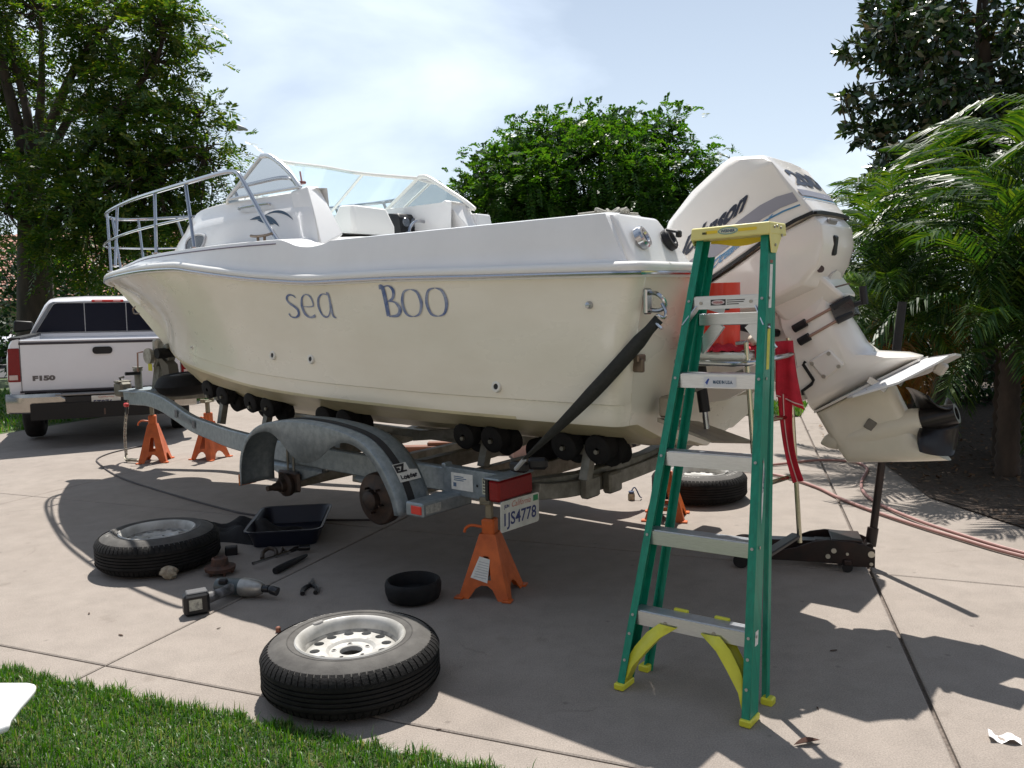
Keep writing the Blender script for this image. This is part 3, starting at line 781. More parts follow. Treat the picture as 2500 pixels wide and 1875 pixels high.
# looped line and cleat on the quarter top
q = MB()
for k, (ox, oy, rr) in enumerate(((.27, .93, .045), (.25, .88, .038), (.28, .84, .05))):
    q.tube([(ox + rr * 1.2 * math.cos(a), oy + rr * math.sin(a), 1.925 + .012 * math.sin(2 * a + k)) for a in np.linspace(0, 2 * math.pi, 18)[:-1]], .007, 6, closed=True)
q.tube([(.38, 1.0, 1.915), (.30, .93, 1.925), (.2, .78, 1.915)], .008, 6); ob('rope_coil', q, mat('grey_rope', (.35, .34, .3), .9, noise=.3, nscale=80), boat)
# helm: seat, gauge panel, wheel, console, compass
q = MB(); q.hull([(2.93, .10, 1.6), (2.93, -.30, 1.6), (3.22, .10, 1.6), (3.22, -.30, 1.6), (2.95, .10, 2.12), (2.95, -.32, 2.12), (3.26, .08, 2.10), (3.24, -.30, 2.10), (2.99, .07, 2.262), (2.99, -.28, 2.25), (3.15, .06, 2.272), (3.15, -.26, 2.26)])
bevel(ob('helm_seat', q, mat('white_vinyl', (.80, .80, .77), .45), boat, ang=40), .03, 3)
dash = MB(); dash.hull([(2.98, -.42, 1.9), (2.98, -.66, 1.9), (3.15, -.42, 1.9), (3.15, -.66, 1.9), (3.02, -.43, 2.20), (3.02, -.65, 2.20), (3.05, -.44, 2.235), (3.05, -.64, 2.235), (3.16, -.42, 2.24), (3.16, -.66, 2.24)])
dso = bevel(ob('gauge_panel', dash, BLACK, boat, ang=40), .012, 2)
for y, z in ((-.49, 2.165), (-.58, 2.165), (-.49, 2.06), (-.58, 2.06), (-.535, 1.99)):
    x = 2.975 + .045 * (z - 1.9) / .3; q = MB(); q.lathe([(0, .004), (.028, .004), (.034, .008), (.038, 0)], 18, Matrix.Translation((x, y, z)) @ Matrix.Rotation(-R(90), 4, 'Y')); ob('gauge', q, mat('gauge_face', (.12, .14, .17), .15), dso)
q = MB(); q.tube([(2.86 + .1 * math.sin(a) * .5, -.54 + .17 * math.cos(a), 2.0 + .17 * math.sin(a)) for a in np.linspace(0, 2 * math.pi, 29)[:-1]], .012, 8, closed=True)
for a in (0.5, 2.6, 4.7): q.tube([(2.92, -.54, 2.0), (2.86 + .05 * math.sin(a), -.54 + .17 * math.cos(a), 2.0 + .17 * math.sin(a))], .008, 6)
ob('steering_wheel', q, CHROME, boat)
q = MB(); q.hull([(2.42, -.92, 1.8), (2.42, -.70, 1.8), (3.4, -.92, 1.8), (3.4, -.70, 1.8), (2.50, -.90, 2.205), (2.50, -.74, 2.205), (3.38, -.88, 2.24), (3.38, -.66, 2.24)])
cs = bevel(ob('side_console', q, WHITE, boat, ang=40), .012, 2)
for s, z, rr, c in ((2.98, 2.14, .022, (.25, .1, .04)), (2.80, 2.15, .02, (.25, .1, .04)), (2.55, 2.15, .02, (.02, .03, .06)), (2.82, 2.085, .009, (.3, .1, .05))):
    q = MB(); q.lathe([(0, .008), (rr * .8, .008), (rr, .003), (rr, -.005)], 16, Matrix.Translation((s, -.722, z)) @ Matrix.Rotation(-R(90), 4, 'X')); ob('switch', q, mat('switch_%d' % int(s * 100), c, .3), cs)
q = MB(); q.box((3.13, -.70, 2.12), (.06, .02, .09), bev=.004); q.tube([(3.13, -.69, 2.13), (3.05, -.60, 2.14)], .018, 8); q.box((3.04, -.59, 2.145), (.05, .04, .04), bev=.01); ob('throttle', q, BLACK, cs)
lettering('console_print', 'ELECTRONICS', .03, lambda x, y: (2.72 - x, -.735 + .01, 2.165 + y), mat('grey_print', (.4, .4, .4), .5), cs, width=.16)
q = MB(); q.hull([(2.92, -.66, 2.22), (2.92, -.80, 2.22), (3.09, -.66, 2.23), (3.09, -.80, 2.23), (2.94, -.67, 2.285), (2.94, -.79, 2.285), (3.07, -.67, 2.29), (3.07, -.79, 2.29)]); ob('compass_box', q, WHITE, boat)
q = MB(); q.hull([(3.3, .48, 1.7), (3.3, .7, 1.7), (3.5, .48, 1.7), (3.5, .7, 1.7), (3.32, .5, 2.20), (3.32, .7, 2.2), (3.5, .5, 2.20), (3.5, .7, 2.2)]); ob('cabin_door_frame', q, WHITE, boat)
# swim bracket, trim tab, transom hardware
q = MB(); q.hull([(.10, .80, .985), (.14, .30, .90), (-.17, .80, .90), (-.16, .30, .82), (.10, .80, .965), (.14, .30, .88), (-.17, .80, .89), (-.16, .30, .81)]); q.box((.06, .72, 1.03), (.1, .10, .10), bev=.01); ob('trim_tab', q, mat('trim_tab_steel', (.35, .31, .25), .5, .6, noise=.3), boat)
q = MB(); q.tube([(.02, .56, 1.26), (-.02, .56, .99)], .026, 12); q.tube([(.03, .56, 1.32), (.005, .56, 1.16)], .036, 12); ob('tab_actuator', q, BLACK, boat)
q = MB(); q.tube([(-.02, .56, .99), (-.03, .56, .91)], .014, 10); ob('actuator_rod', q, CHROME, boat)
q = MB(); q.box((.09, .97, 1.27), (.03, .07, .035), bev=.006); q.box((.085, .985, 1.24), (.05, .025, .06), bev=.005); ob('transom_hinge', q, mat('worn_bronze', (.22, .17, .13), .4, .8), boat)
q = MB(); q.box((.02, .50, 1.46), (.03, .03, .06), bev=.008); ob('transom_latch', q, mat('worn_bronze', (.22, .17, .13), .4, .8), boat)
# ================================================================ outboard motor (hung on the transom, tilted up)
MW = mat('outboard_white', (0.78, 0.74, 0.68), 0.25, coat=.45, noise=.04, nscale=3)
MW2 = mat('outboard_cream', (0.70, 0.66, 0.55), 0.32, coat=.3, noise=.07, nscale=4)
om = thing('outboard_motor', 'large white two hundred horsepower outboard tilted up on the boat stern', 'outboard motor', BOAT_LOC, BOAT_RZ)
def loft_y(name, prof, m_, parent=om, ang=30, bev=0, seg=3):
    """prof: list of (y, polygon in (s,z)) from port to starboard with equal point counts"""
    q = MB(); rows = [[(s, y, z) for s, z in poly] for y, poly in prof]
    q.grid(rows, cv=True, cap=True); o = ob(name, q, m_, parent, ang=ang)
    if bev: bevel(o, bev, seg, 25)
    return o
def shrink(poly, k, c=None):
    cx = sum(p[0] for p in poly) / len(poly) if c is None else c[0]; cz = sum(p[1] for p in poly) / len(poly) if c is None else c[1]
    return [(cx + (x - cx) * k, cz + (z - cz) * k) for x, z in poly]
# upper cowl: side face outline and inner (top) outline
seam_f, seam_r = (.245, 1.535), (-.405, 1.905)
side = [(.245, 1.535), (.305, 1.66), (.30, 1.80), (.20, 1.92), (.045, 2.03), (-.085, 2.118), (-.160, 2.147), (-.222, 2.160), (-.30, 2.04), (-.412, 1.905), (-.30, 1.858), (-.05, 1.715)]
outl = [(.285, 1.53), (.40, 1.67), (.41, 1.86), (.385, 1.931), (.252, 2.072), (.087, 2.193), (.034, 2.222), (-.150, 2.208), (-.285, 2.09), (-.424, 1.912), (-.30, 1.845), (-.03, 1.69)]
mid_ = [((a[0] * .35 + b[0] * .65), (a[1] * .35 + b[1] * .65)) for a, b in zip(side, outl)]
cowl = loft_y('cowl', [(.245, side), (.215, mid_), (.15, outl), (-.15, outl), (-.215, mid_), (-.245, side)], MW, ang=24, bev=.016)
# dark seam line between cowl and lower cowl
seam = [(.30, 1.525), (.20, 1.562), (.02, 1.665), (-.12, 1.752), (-.254, 1.838), (-.33, 1.875), (-.415, 1.905)]
q = MB()
for sg in (1, -1): q.bar([(s, sg * .247, z) for s, z in seam], .012, .016, up=(.5, 0, .86))
q.bar([(-.421, .235, 1.904), (-.430, .15, 1.908), (-.432, 0, 1.909), (-.430, -.15, 1.908), (-.421, -.235, 1.904)], .014, .014)
ob('cowl_seal', q, BLACK, om)
# lower cowl and waist
lo_side = [(.29, 1.515), (.19, 1.555), (.01, 1.655), (-.13, 1.742), (-.27, 1.832), (-.41, 1.89), (-.445, 1.85), (-.455, 1.76), (-.43, 1.66), (-.36, 1.575), (-.20, 1.50), (.0, 1.44), (.2, 1.40)]
lo_mid = [(.32, 1.51), (.2, 1.55), (.01, 1.65), (-.13, 1.738), (-.27, 1.826), (-.425, 1.895), (-.462, 1.845), (-.470, 1.76), (-.448, 1.66), (-.40, 1.56), (-.20, 1.47), (.0, 1.40), (.22, 1.36)]
loft_y('lower_cowl', [(.235, shrink(lo_side, .90)), (.225, lo_side), (.15, lo_mid), (-.15, lo_mid), (-.225, lo_side), (-.235, shrink(lo_side, .90))], MW, ang=30, bev=.03)
# midsection with the swept waist flowing down to the anti-ventilation plate
mid_o = [(-.15, 1.56), (-.448, 1.64), (-.440, 1.60), (-.452, 1.55), (-.475, 1.49), (-.503, 1.425), (-.540, 1.37), (-.587, 1.292), (-.640, 1.252), (-.78, 1.247), (-.84, 1.232), (-.84, 1.222), (-.62, 1.108), (-.45, 1.01), (-.350, .945), (-.31, 1.02), (-.285, 1.12), (-.26, 1.25), (-.17, 1.42)]
ctr = (-.42, 1.25)
loft_y('midsection', [(.125, shrink(mid_o, .72, (-.36, 1.22))), (.105, shrink(mid_o, .86, (-.38, 1.22))), (.05, shrink(mid_o, .97, ctr)), (0, mid_o), (-.05, shrink(mid_o, .97, ctr)), (-.105, shrink(mid_o, .86, (-.38, 1.22))), (-.125, shrink(mid_o, .72, (-.36, 1.22)))], MW, ang=40, bev=0)
q = MB(); q.hull([(-.15, .17, 1.50), (-.15, -.17, 1.50), (-.42, .16, 1.62), (-.42, -.16, 1.62), (-.225, .13, 1.40), (-.225, -.13, 1.40), (-.515, .10, 1.515), (-.515, -.10, 1.515), (-.29, .11, 1.375), (-.29, -.11, 1.375)]); bevel(ob('adapter_collar', q, MW, om, ang=40), .02, 3)
q = MB(); q.tube([(-.225, .128, 1.452), (-.30, .132, 1.47), (-.46, .118, 1.555), (-.525, .06, 1.575)], .004, 6); ob('collar_seam', q, mat('brown_seam', (.14, .10, .08), .6), om)
# flush-hose clamps: black pads with rusty straps
for (a, b_, c, d) in (((-.285, 1.362), (-.345, 1.395), (-.465, 1.462), (-.530, 1.50)), ((-.312, 1.298), (-.362, 1.327), (-.485, 1.40), (-.548, 1.435))):
    q = MB(); q.tube([(a[0], .135, a[1]), (b_[0], .135, b_[1])], .020, 10); ob('mount_pad', q, BLACK, om)
    q = MB(); q.tube([(c[0], .122, c[1]), (d[0], .09, d[1])], .018, 10); ob('mount_pad', q, BLACK, om)
    q = MB(); q.tube([(b_[0], .132, b_[1]), (c[0], .122, c[1])], .007, 8); ob('mount_bolt', q, mat('rusty_bolt', (.35, .22, .17), .5, .3), om)
q = MB(); q.hull([(-.455, .135, 1.475), (-.535, .10, 1.52), (-.56, .10, 1.475), (-.56, .10, 1.43), (-.485, .128, 1.395), (-.455, .05, 1.475), (-.54, .03, 1.51), (-.565, .03, 1.43), (-.485, .05, 1.395)]); ob('thrust_pad', q, BLACK_GLOSS, om)
q = MB(); q.tube([(-.55, .09, 1.47), (-.60, .08, 1.49)], .012, 8); q.tube([(-.60, .08, 1.475), (-.59, .08, 1.56)], .018, 8); ob('tilt_lever', q, BLACK, om)
# side cover plate with bolts
q = MB(); q.hull([(s, y, z) for s, z in ((-.355, 1.205), (-.455, 1.268), (-.528, 1.195), (-.435, 1.118)) for y in (.10, .136)]); cv = bevel(ob('cover_plate', q, MW, om, ang=40), .01, 2)
for s, z in ((-.455, 1.245), (-.502, 1.185), (-.375, 1.195), (-.432, 1.135)):
    q = MB(); q.disc((s, .134, z), .010, (0, 1, 0), 10, .006); ob('cover_bolt', q, mat('dull_bolt', (.4, .38, .34), .4, .7), cv)
q = MB(); q.bar([(-.345, .14, 1.205), (-.335, .14, 1.19), (-.385, .14, 1.115), (-.375, .14, 1.095), (-.33, .14, 1.06), (-.335, .14, 1.04)], .008, .014, up=(.7, 0, -.7)); ob('bracket_gap', q, BLACK, om)
q = MB(); q.hull([(s, y, z) for s, z in ((-.25, 1.15), (-.345, 1.20), (-.385, 1.11), (-.33, 1.05), (-.27, 1.05)) for y in (.06, .132)]); bevel(ob('swivel_plate', q, MW, om, ang=40), .01, 2)
# gearcase
gc = [(-.352, .944), (-.62, 1.095), (-.722, 1.09), (-.755, 1.02), (-.791, .95), (-.820, .89), (-.850, .845), (-.905, .80), (-.966, .757), (-.80, .735), (-.511, .702), (-.445, .79)]
def gcs(k): return [(x + (k * .02), z) for x, z in shrink(gc, 1 - k, (-.6, .90))]
bul = [(.0, 0)]
q = MB(); gl = [(.060, shrink(gc, .72, (-.60, .98))), (.057, shrink(gc, .84, (-.60, .97))), (.045, shrink(gc, .93, (-.61, .95))), (.022, shrink(gc, .985, (-.62, .92))), (0, gc)]
loft_y('gearcase', gl + [(-y_, p_) for y_, p_ in gl[-2::-1]], MW2, ang=60)
q = MB(); ax = Vector((-.86, 0, .50)).normalized(); ax = Vector((-.865, 0, .0)) ; 
A, B = Vector((-.42, 0, .80)), Vector((-.845, 0, .93)); rows = []
for t, rr in ((-.10, .008), (-.04, .03), (.05, .048), (.2, .060), (.45, .070), (.75, .072), (.93, .068), (1.0, .062)):
    p = A + (B - A) * t; d = (B - A).normalized(); n1 = Vector((0, 1, 0)); n2 = d.cross(n1)
    rows.append([p + (n1 * math.cos(2 * math.pi * k / 20) + n2 * math.sin(2 * math.pi * k / 20)) * rr for k in range(20)])
q.grid(rows, cv=True, cap=True); ob('gear_torpedo', q, MW2, om, ang=50)
q = MB(); q.box((-.628, .060, .905), (.045, .02, .05), Matrix.Rotation(R(-30), 3, 'Y'), bev=.004); ob('water_intake', q, mat('intake_grey', (.16, .15, .13), .5), om)
# anti-ventilation plate and bolt-on hydrofoil wings
pl = [(-.36, .942), (-.62, 1.087), (-.84, 1.214)]
q = MB(); q.hull([(s, y * w, z + dz) for (s, z), w in zip(pl, (.06, .13, .09)) for y in (-1, 1) for dz in (0, .012)]); ob('ventilation_plate', q, MW, om)
for sg in (1, -1):
    q = MB(); q.hull([(s, sg * y, z + dz) for s, y, z in ((-.53, .10, 1.030), (-.60, .24, 1.052), (-.80, .27, 1.125), (-.95, .24, 1.215), (-.96, .07, 1.232), (-.86, .05, 1.215)) for dz in (0, .010)])
    fo = ob('hydrofoil_wing', q, mat('foil_white', (.76, .76, .76), .3, coat=.3), om)
    q = MB(); q.disc((-.66, sg * .22, 1.088), .008, (0, 0, 1), 10, .005); q.box((-.68, sg * .14, 1.108), (.09, .02, .03), Matrix.Rotation(R(-30), 3, 'Y')); ob('foil_bolt', q, CHROME, fo)
q = MB(); q.box((-.935, .10, 1.185), (.045, .05, .055), Matrix.Rotation(R(-30), 3, 'Y'), bev=.008); ob('trim_anode', q, mat('cast_grey', (.5, .47, .42), .55), om)
# propeller: three wide raked blades
hubA, hubB = Vector((-.83, 0, .925)), Vector((-.985, 0, .975)); axp = (hubB - hubA).normalized()
prop = tag(bpy.data.objects.new('propeller', None)); COL.objects.link(prop); prop.parent = om
PB = mat('propeller_bronze_black', (.018, .016, .016), .28, .3)
q = MB(); rows = []
n1 = Vector((0, 1, 0)); n2 = axp.cross(n1)
for t, rr in ((0, .056), (.3, .055), (.8, .050), (1.0, .046), (1.0, .03), (.7, .025)):
    p = hubA + (hubB - hubA) * t; rows.append([p + (n1 * math.cos(2 * math.pi * k / 18) + n2 * math.sin(2 * math.pi * k / 18)) * rr for k in range(18)])
q.grid(rows, cv=True); ob('hub', q, PB, prop)
for k in range(3):
    a0 = R(300) + k * 2 * math.pi / 3; rows = []
    for r_ in np.linspace(.045, .20, 8):
        f = (r_ - .045) / .155; w = (.55 + .75 * math.sin(math.pi * min(1, f * .75 + .15))) * (1 - f ** 6) ** .5
        row = []
        for j in range(7):
            c = (j / 6 - .5); ang_ = a0 + c * w * 1.2 / (1 + .5 * f); off = c * .15 * (1 - .35 * f) - .04 * f
            p = hubA + (hubB - hubA) * .5 + axp * (-off * -1) + (n1 * math.cos(ang_) + n2 * math.sin(ang_)) * r_; row.append(p)
        rows.append(row)
    q = MB(); q.grid(rows); bo = ob('blade', q, PB, prop, ang=60)
    sm = bo.modifiers.new('thickness', 'SOLIDIFY'); sm.thickness = .006
# clamp bracket, tilt tube, steering arm on the transom
q = MB()
for sg in (1, -1): q.hull([(s, sg * y, z) for s, z in ((.22, 1.42), (.03, 1.45), (-.10, 1.40), (-.16, 1.22), (-.14, 1.10), (.05, 1.00), (.15, .98), (.12, 1.2)) for y in (.13, .175)])
ob('clamp_bracket', q, MW, om)
q = MB(); q.hull([(s, y, z) for s, z in ((-.10, 1.44), (-.26, 1.45), (-.33, 1.20), (-.32, 1.0), (-.25, 1.0), (-.13, 1.2)) for y in (-.09, .09)]); bevel(ob('swivel_bracket', q, MW, om), .02, 2)
q = MB(); q.tube([(.02, .30, 1.40), (.02, -.30, 1.40)], .022, 12); q.tube([(.0, .30, 1.40), (-.14, .24, 1.36), (-.19, .1, 1.34)], .02, 8); ob('tilt_tube', q, BLACK, om)
q = MB(); q.tube([(.02, 0, 1.12), (-.24, 0, 1.36)], .032, 12); q.tube([(.06, .07, 1.09), (-.02, .07, 1.16)], .03, 12); ob('tilt_ram', q, mat('ram_grey', (.3, .29, .27), .4, .5), om)
q = MB(); q.box((.0, .0, 1.12), (.16, .20, .09), bev=.02); ob('ram_bracket', q, MW2, om)
q = MB()
for k in range(4): q.tube(smooth_path([(.35, .05 * k - .1, 1.62), (.45, .06 * k - .1, 1.52), (.52, .08 * k, 1.40)], 4), .012, 8)
ob('control_cables', q, BLACK, om)
# decals on the port side of the cowl
YS = .2475
GREY = mat('decal_grey', (.27, .27, .31), .35); BLUE = mat('decal_blue', (.05, .20, .36), .35); DKBLUE = mat('decal_navy', (.02, .025, .045), .3)
def strip(name, top, bot_, m_, sg=1, o=.001):
    q = MB(); q.grid([[(s, sg * (YS + o), z) for s, z in top], [(s, sg * (YS + o), z) for s, z in bot_]]); return ob(name, q, m_, om, ang=None, recalc=False)
st_t = [(.24, 1.695), (.144, 1.760), (-.056, 1.897), (-.161, 1.960), (-.240, 1.992), (-.318, 2.006)]
st_b = [(.25, 1.612), (.144, 1.681), (-.046, 1.802), (-.166, 1.892), (-.262, 1.938), (-.345, 1.962)]
for sg in (1, -1):
    strip('grey_stripe', st_t, st_b, GREY, sg)
    strip('blue_stripe', [(s, z - .012) for s, z in st_b[:4]] + [(-.272, 1.925), (-.352, 1.948)], [(s, z - .020) for s, z in st_b[:4]] + [(-.274, 1.917), (-.356, 1.941)], BLUE, sg)
def side_txt(o, px, pz, ANG):
    ANG = R(ANG); dx, dz = -math.cos(ANG), math.sin(ANG)
    return lambda x, y: (px + dx * x - y * math.sin(R(24)), YS + o, pz + dz * x + y * math.cos(R(24)))
lettering('maker_name', 'Johnson', .16, side_txt(.0015, .287, 1.712, 33), DKBLUE, om, bold=.0075, width=.43, shear=.0, sy=1.08)
lettering('model_name', 'OceanRunner', .075, side_txt(.003, .098, 1.660, 35.5), mat('decal_light_blue', (.10, .28, .50), .35), om, width=.38, shear=.15, bold=.002, sy=1.1)
q = MB(); q.add([(.16, YS + .0015, 1.665), (.12, YS + .0015, 1.70), (.105, YS + .0015, 1.68), (.14, YS + .0015, 1.655)], [(0, 1, 2, 3)]); ob('bird_emblem', q, BLUE, om, ang=None)
# rear face print: frame of the sloping back panel
ra, rb = Vector((-.245, 0, 2.150)), Vector((-.428, 0, 1.915)); rd = (rb - ra).normalized(); rn = Vector((-.79, 0, .61))
_rp = [(0.0, [(-.424, 1.912), (-.285, 2.09), (-.150, 2.208)]), (.15, [(-.424, 1.912), (-.285, 2.09), (-.150, 2.208)]), (.215, [(-.4198, 1.9096), (-.2903, 2.0725), (-.1752, 2.1912)]), (.245, [(-.412, 1.905), (-.30, 2.04), (-.222, 2.160)])]
def rear_x(y, z):
    y = min(abs(y), .245); xs = [float(np.interp(z, [p[1] for p in pr], [p[0] for p in pr])) for _, pr in _rp]
    return float(np.interp(y, [a for a, _ in _rp], xs))
def rear(o, u0, t0):
    def f(x, y):
        p = ra + rd * (t0 - y); yy = -(x + u0); return (rear_x(yy, p.z) + rn.x * o, yy, p.z + rn.z * o)
    return f
lettering('power_rating', '200', .13, rear(.004, -.185, .125), DKBLUE, om, bold=.006, width=.36)
q = MB(); 

f_ = rear(.0035, 0, 0); xs_ = np.linspace(-.225, .225, 19); q.grid([[f_(x, -.165) for x in xs_], [f_(x, -.205) for x in xs_]]); ob('rear_grey_band', q, GREY, om, ang=None, recalc=False)
q = MB(); q.grid([[f_(x, -.213) for x in xs_], [f_(x, -.219) for x in xs_]]); ob('rear_blue_band', q, BLUE, om, ang=None, recalc=False)
# vents, latch and plug on the lower cowl
q = MB(); q.box((-.452, .10, 1.868), (.02, .11, .03), Matrix.Rotation(R(-20), 3, 'Y'), bev=.008); ob('air_vent', q, mat('vent_grey', (.22, .22, .22), .5), om)
q = MB(); q.box((-.465, .10, 1.755), (.018, .055, .095), Matrix.Rotation(R(-6), 3, 'Y'), bev=.008); ob('cowl_latch', q, BLACK, om)
q = MB(); q.disc((-.428, .19, 1.645), .017, (-.6, .8, 0), 14, .012); ob('flush_plug', q, mat('plug_brown', (.05, .03, .03), .5), om)
# ================================================================ boat trailer
tr = thing('boat_trailer', 'galvanised tandem axle boat trailer with its wheels off, propped on stands', 'boat trailer', BOAT_LOC, BOAT_RZ)
AMBER = mat('amber_lens', (.60, .16, .02), .25, coat=.4, noise=.15, nscale=60); RED_LENS = mat('red_lens', (.22, .006, .008), .3, spec=.3, noise=.2, nscale=60)
near = [(.92, .90, .575), (2.0, .90, .585), (2.9, .90, .60), (3.4, .855, .612), (3.75, .745, .600), (4.15, .60, .585), (4.5, .50, .585), (4.75, .445, .605), (5.0, .40, .65), (5.3, .365, .71), (5.6, .33, .735), (5.95, .25, .715), (6.25, .17, .695)]
far = [(s, -y - (.16 if s > 4.6 else 0) * min(1, (s - 4.6) / .5) * (1 if s < 5.6 else max(0, (6.25 - s) / .65)), z) for s, y, z in near]
q = MB(); q.bar(smooth_path(near, 5), .05, .135); fr = bevel(ob('frame_rail', q, GALV, tr, ang=30), .008, 2)
q = MB(); q.bar(smooth_path(far, 5), .05, .135); bevel(ob('frame_rail', q, GALV_OLD, tr, ang=30), .008, 2)
q = MB(); q.bar([(.94, .90, .575), (1.34, .90, .578)], .062, .15); q.box((1.345, .90, .655), (.03, .062, .03), bev=.005); bevel(ob('rail_sleeve', q, GALV, tr), .006, 2)
for s, z in ((.84, .575), (1.35, .53), (2.1, .52), (3.0, .55)):
    q = MB(); q.bar([(s, .90, z), (s, .35, z - .05), (s, -.35, z - .05), (s, -.90, z)], .08, .10); bevel(ob('crossmember', q, GALV_OLD, tr), .006, 2)
# curved rear roller beam seen under the hull
q = MB(); q.bar(smooth_path([(.78, .86, .57), (.80, .5, .515), (.82, .0, .49), (.80, -.5, .515), (.76, -.75, .59), (.70, -.93, .66)], 5), .075, .085); bevel(ob('roller_beam', q, GALV_OLD, tr), .006, 2)
for y, z in ((.40, .52), (.17, .505)):
    q = MB(); q.box((.745, y, z - .01), (.06, .13, .12), bev=.012); ob('beam_bracket', q, GALV_OLD, tr)
q = MB(); q.bar([(2.2, .3, .66), (1.0, .18, .80)], .05, .06); ob('keel_support', q, GALV_OLD, tr)
q = MB(); q.bar([(2.0, -.2, .56), (4.4, -.25, .58)], .05, .06); ob('centre_beam', q, GALV_OLD, tr)
# rollers with ribbed rubber tyres in rocking pairs
def roller_mesh():
    q = MB(); prof = [(.014, -.042), (.055, -.042)]
    for k in range(7): z = -.036 + .012 * k; prof += [(.074, z - .004), (.078, z), (.074, z + .004)]
    prof += [(.055, .042), (.014, .042)]; q.lathe(prof, 22); return q
roller0 = None
def roller(s, y, z, tilt=0.0):
    global roller0
    if roller0 is None:
        roller0 = ob('roller', roller_mesh(), RUBBER, tr, ang=40); o = roller0
    else:
        o = roller0.copy(); COL.objects.link(o); o.parent = tr
    o.location = (s, y, z); o.rotation_euler = (R(90) + tilt, 0, 0); return o
def hull_bot(s, y):
    k, c = zk(max(s, 0)), max(bc(max(s, 0)), .05); return k + (ZC(max(s, 0)) - k) * min(1, abs(y) / c)
for s0, y0 in ((.62, .58), (1.32, .58), (3.55, .48), (4.35, .34), (2.55, .60)):
    for sg in (1, -1):
        for ds in (-.105, .105):
            for dy in (-.055, .055):
                s, y = s0 + ds, sg * (y0 + dy); roller(s, y, hull_bot(s, y) - .085, sg * -.2)
        q = MB(); zc_ = hull_bot(s0, y0) - .10
        q.bar([(s0 - .13, sg * y0, zc_), (s0 + .13, sg * y0, zc_)], .03, .05); q.tube([(s0 - .105, sg * (y0 - .11), zc_ + .015), (s0 - .105, sg * (y0 + .11), zc_ + .015)], .012, 8); q.tube([(s0 + .105, sg * (y0 - .11), zc_ + .015), (s0 + .105, sg * (y0 + .11), zc_ + .015)], .012, 8)
        q.bar([(s0, sg * y0, zc_), (s0, sg * (y0 + .05), .60)], .05, .05); ob('roller_arm', q, GALV_OLD, tr)
for s in (.85, 1.35):
    for dy in (-.06, .06): roller(s, dy, hull_bot(s, .06) - .085)
# axles, springs, hubs
for s, z in ((2.70, .40), (1.80, .42)):
    q = MB(); q.bar([(s, 1.0, z), (s, -1.0, z)], .06, .06); ax_ = ob('axle', q, GALV_OLD, tr)
    for sg in (1, -1):
        q = MB(); q.hull([(s - .30, sg * .90 + d, .50) for d in (-.025, .025)] + [(s, sg * .90 + d, z + .0) for d in (-.025, .025)] + [(s + .30, sg * .90 + d, .50) for d in (-.025, .025)] + [(s - .28, sg * .90, .53), (s + .28, sg * .90, .53)]); ob('spring_hanger', q, GALV, ax_)
        q = MB()
        for d in (-.03, .03): q.tube([(s + d, sg * .935, z - .04), (s + d, sg * .935, .62)], .007, 6)
        q.box((s, sg * .93, z - .045), (.1, .05, .02)); ob('spring_bolt', q, GALV_OLD, ax_)
HUB = mat('greasy_hub', (.025, .02, .018), .5, .4, col2=(.06, .035, .025), nscale=18)
q = MB(); Mx = Matrix.Translation((1.80, 1.03, .43)) @ Matrix.Rotation(-R(90), 4, 'X')
q.lathe([(.04, -.08), (.148, -.08), (.152, -.06), (.152, -.02), (.142, -.01), (.09, -.005), (.06, .01), (.055, .045), (.038, .055), (0, .055)], 32, Mx); hb_ = ob('brake_drum', q, HUB, tr)
q = MB()
for k in range(5): a = 2 * math.pi * k / 5 + .3; q.tube([Mx @ Vector((.075 * math.cos(a), .075 * math.sin(a), -.01)), Mx @ Vector((.075 * math.cos(a), .075 * math.sin(a), .035))], .007, 6)
ob('wheel_stud', q, HUB, hb_)
q = MB(); Mx = Matrix.Translation((2.70, .98, .40)) @ Matrix.Rotation(-R(90), 4, 'X')
q.lathe([(.0, -.02), (.075, -.02), (.075, .01), (.045, .02), (.04, .05), (.03, .055), (.024, .09), (.018, .10), (.017, .14), (0, .14)], 20, Mx); q.box((2.70, .95, .42), (.22, .03, .13), bev=.02); ob('bare_spindle', q, HUB, tr)
for s, z in ((2.70, .40), (1.80, .42)):
    q = MB(); q.lathe([(.0, -.06), (.14, -.06), (.15, -.02), (.06, .0), (.05, .06), (0, .06)], 20, Matrix.Translation((s, -1.02, z)) @ Matrix.Rotation(R(90), 4, 'X')); ob('brake_drum', q, HUB, tr)
# fenders
top_p = [(2.83, .43), (2.825, .56), (2.79, .67), (2.72, .755), (2.60, .825), (2.42, .865), (2.2, .88), (1.95, .868), (1.74, .835), (1.61, .785), (1.50, .69), (1.43, .59), (1.39, .50), (1.375, .435)]
und_p = [(2.805, .43), (2.795, .55), (2.755, .66), (2.68, .745), (2.56, .79), (2.46, .79), (2.36, .735), (2.26, .665), (2.14, .64), (2.03, .675), (1.93, .74), (1.82, .785), (1.72, .78), (1.62, .735), (1.54, .665), (1.475, .575), (1.435, .50), (1.42, .435)]
sp_t = [tuple(p)[:2] for p in smooth_path([(a, b, 0) for a, b in top_p], 5)]; sp_u = [tuple(p)[:2] for p in smooth_path([(a, b, 0) for a, b in und_p], 5)]
def resample(P, n):
    d = [0]; 
    for a, b in zip(P, P[1:]): d.append(d[-1] + math.hypot(b[0] - a[0], b[1] - a[1]))
    return [(float(np.interp(x, d, [p[0] for p in P])), float(np.interp(x, d, [p[1] for p in P]))) for x in np.linspace(0, d[-1], n)]
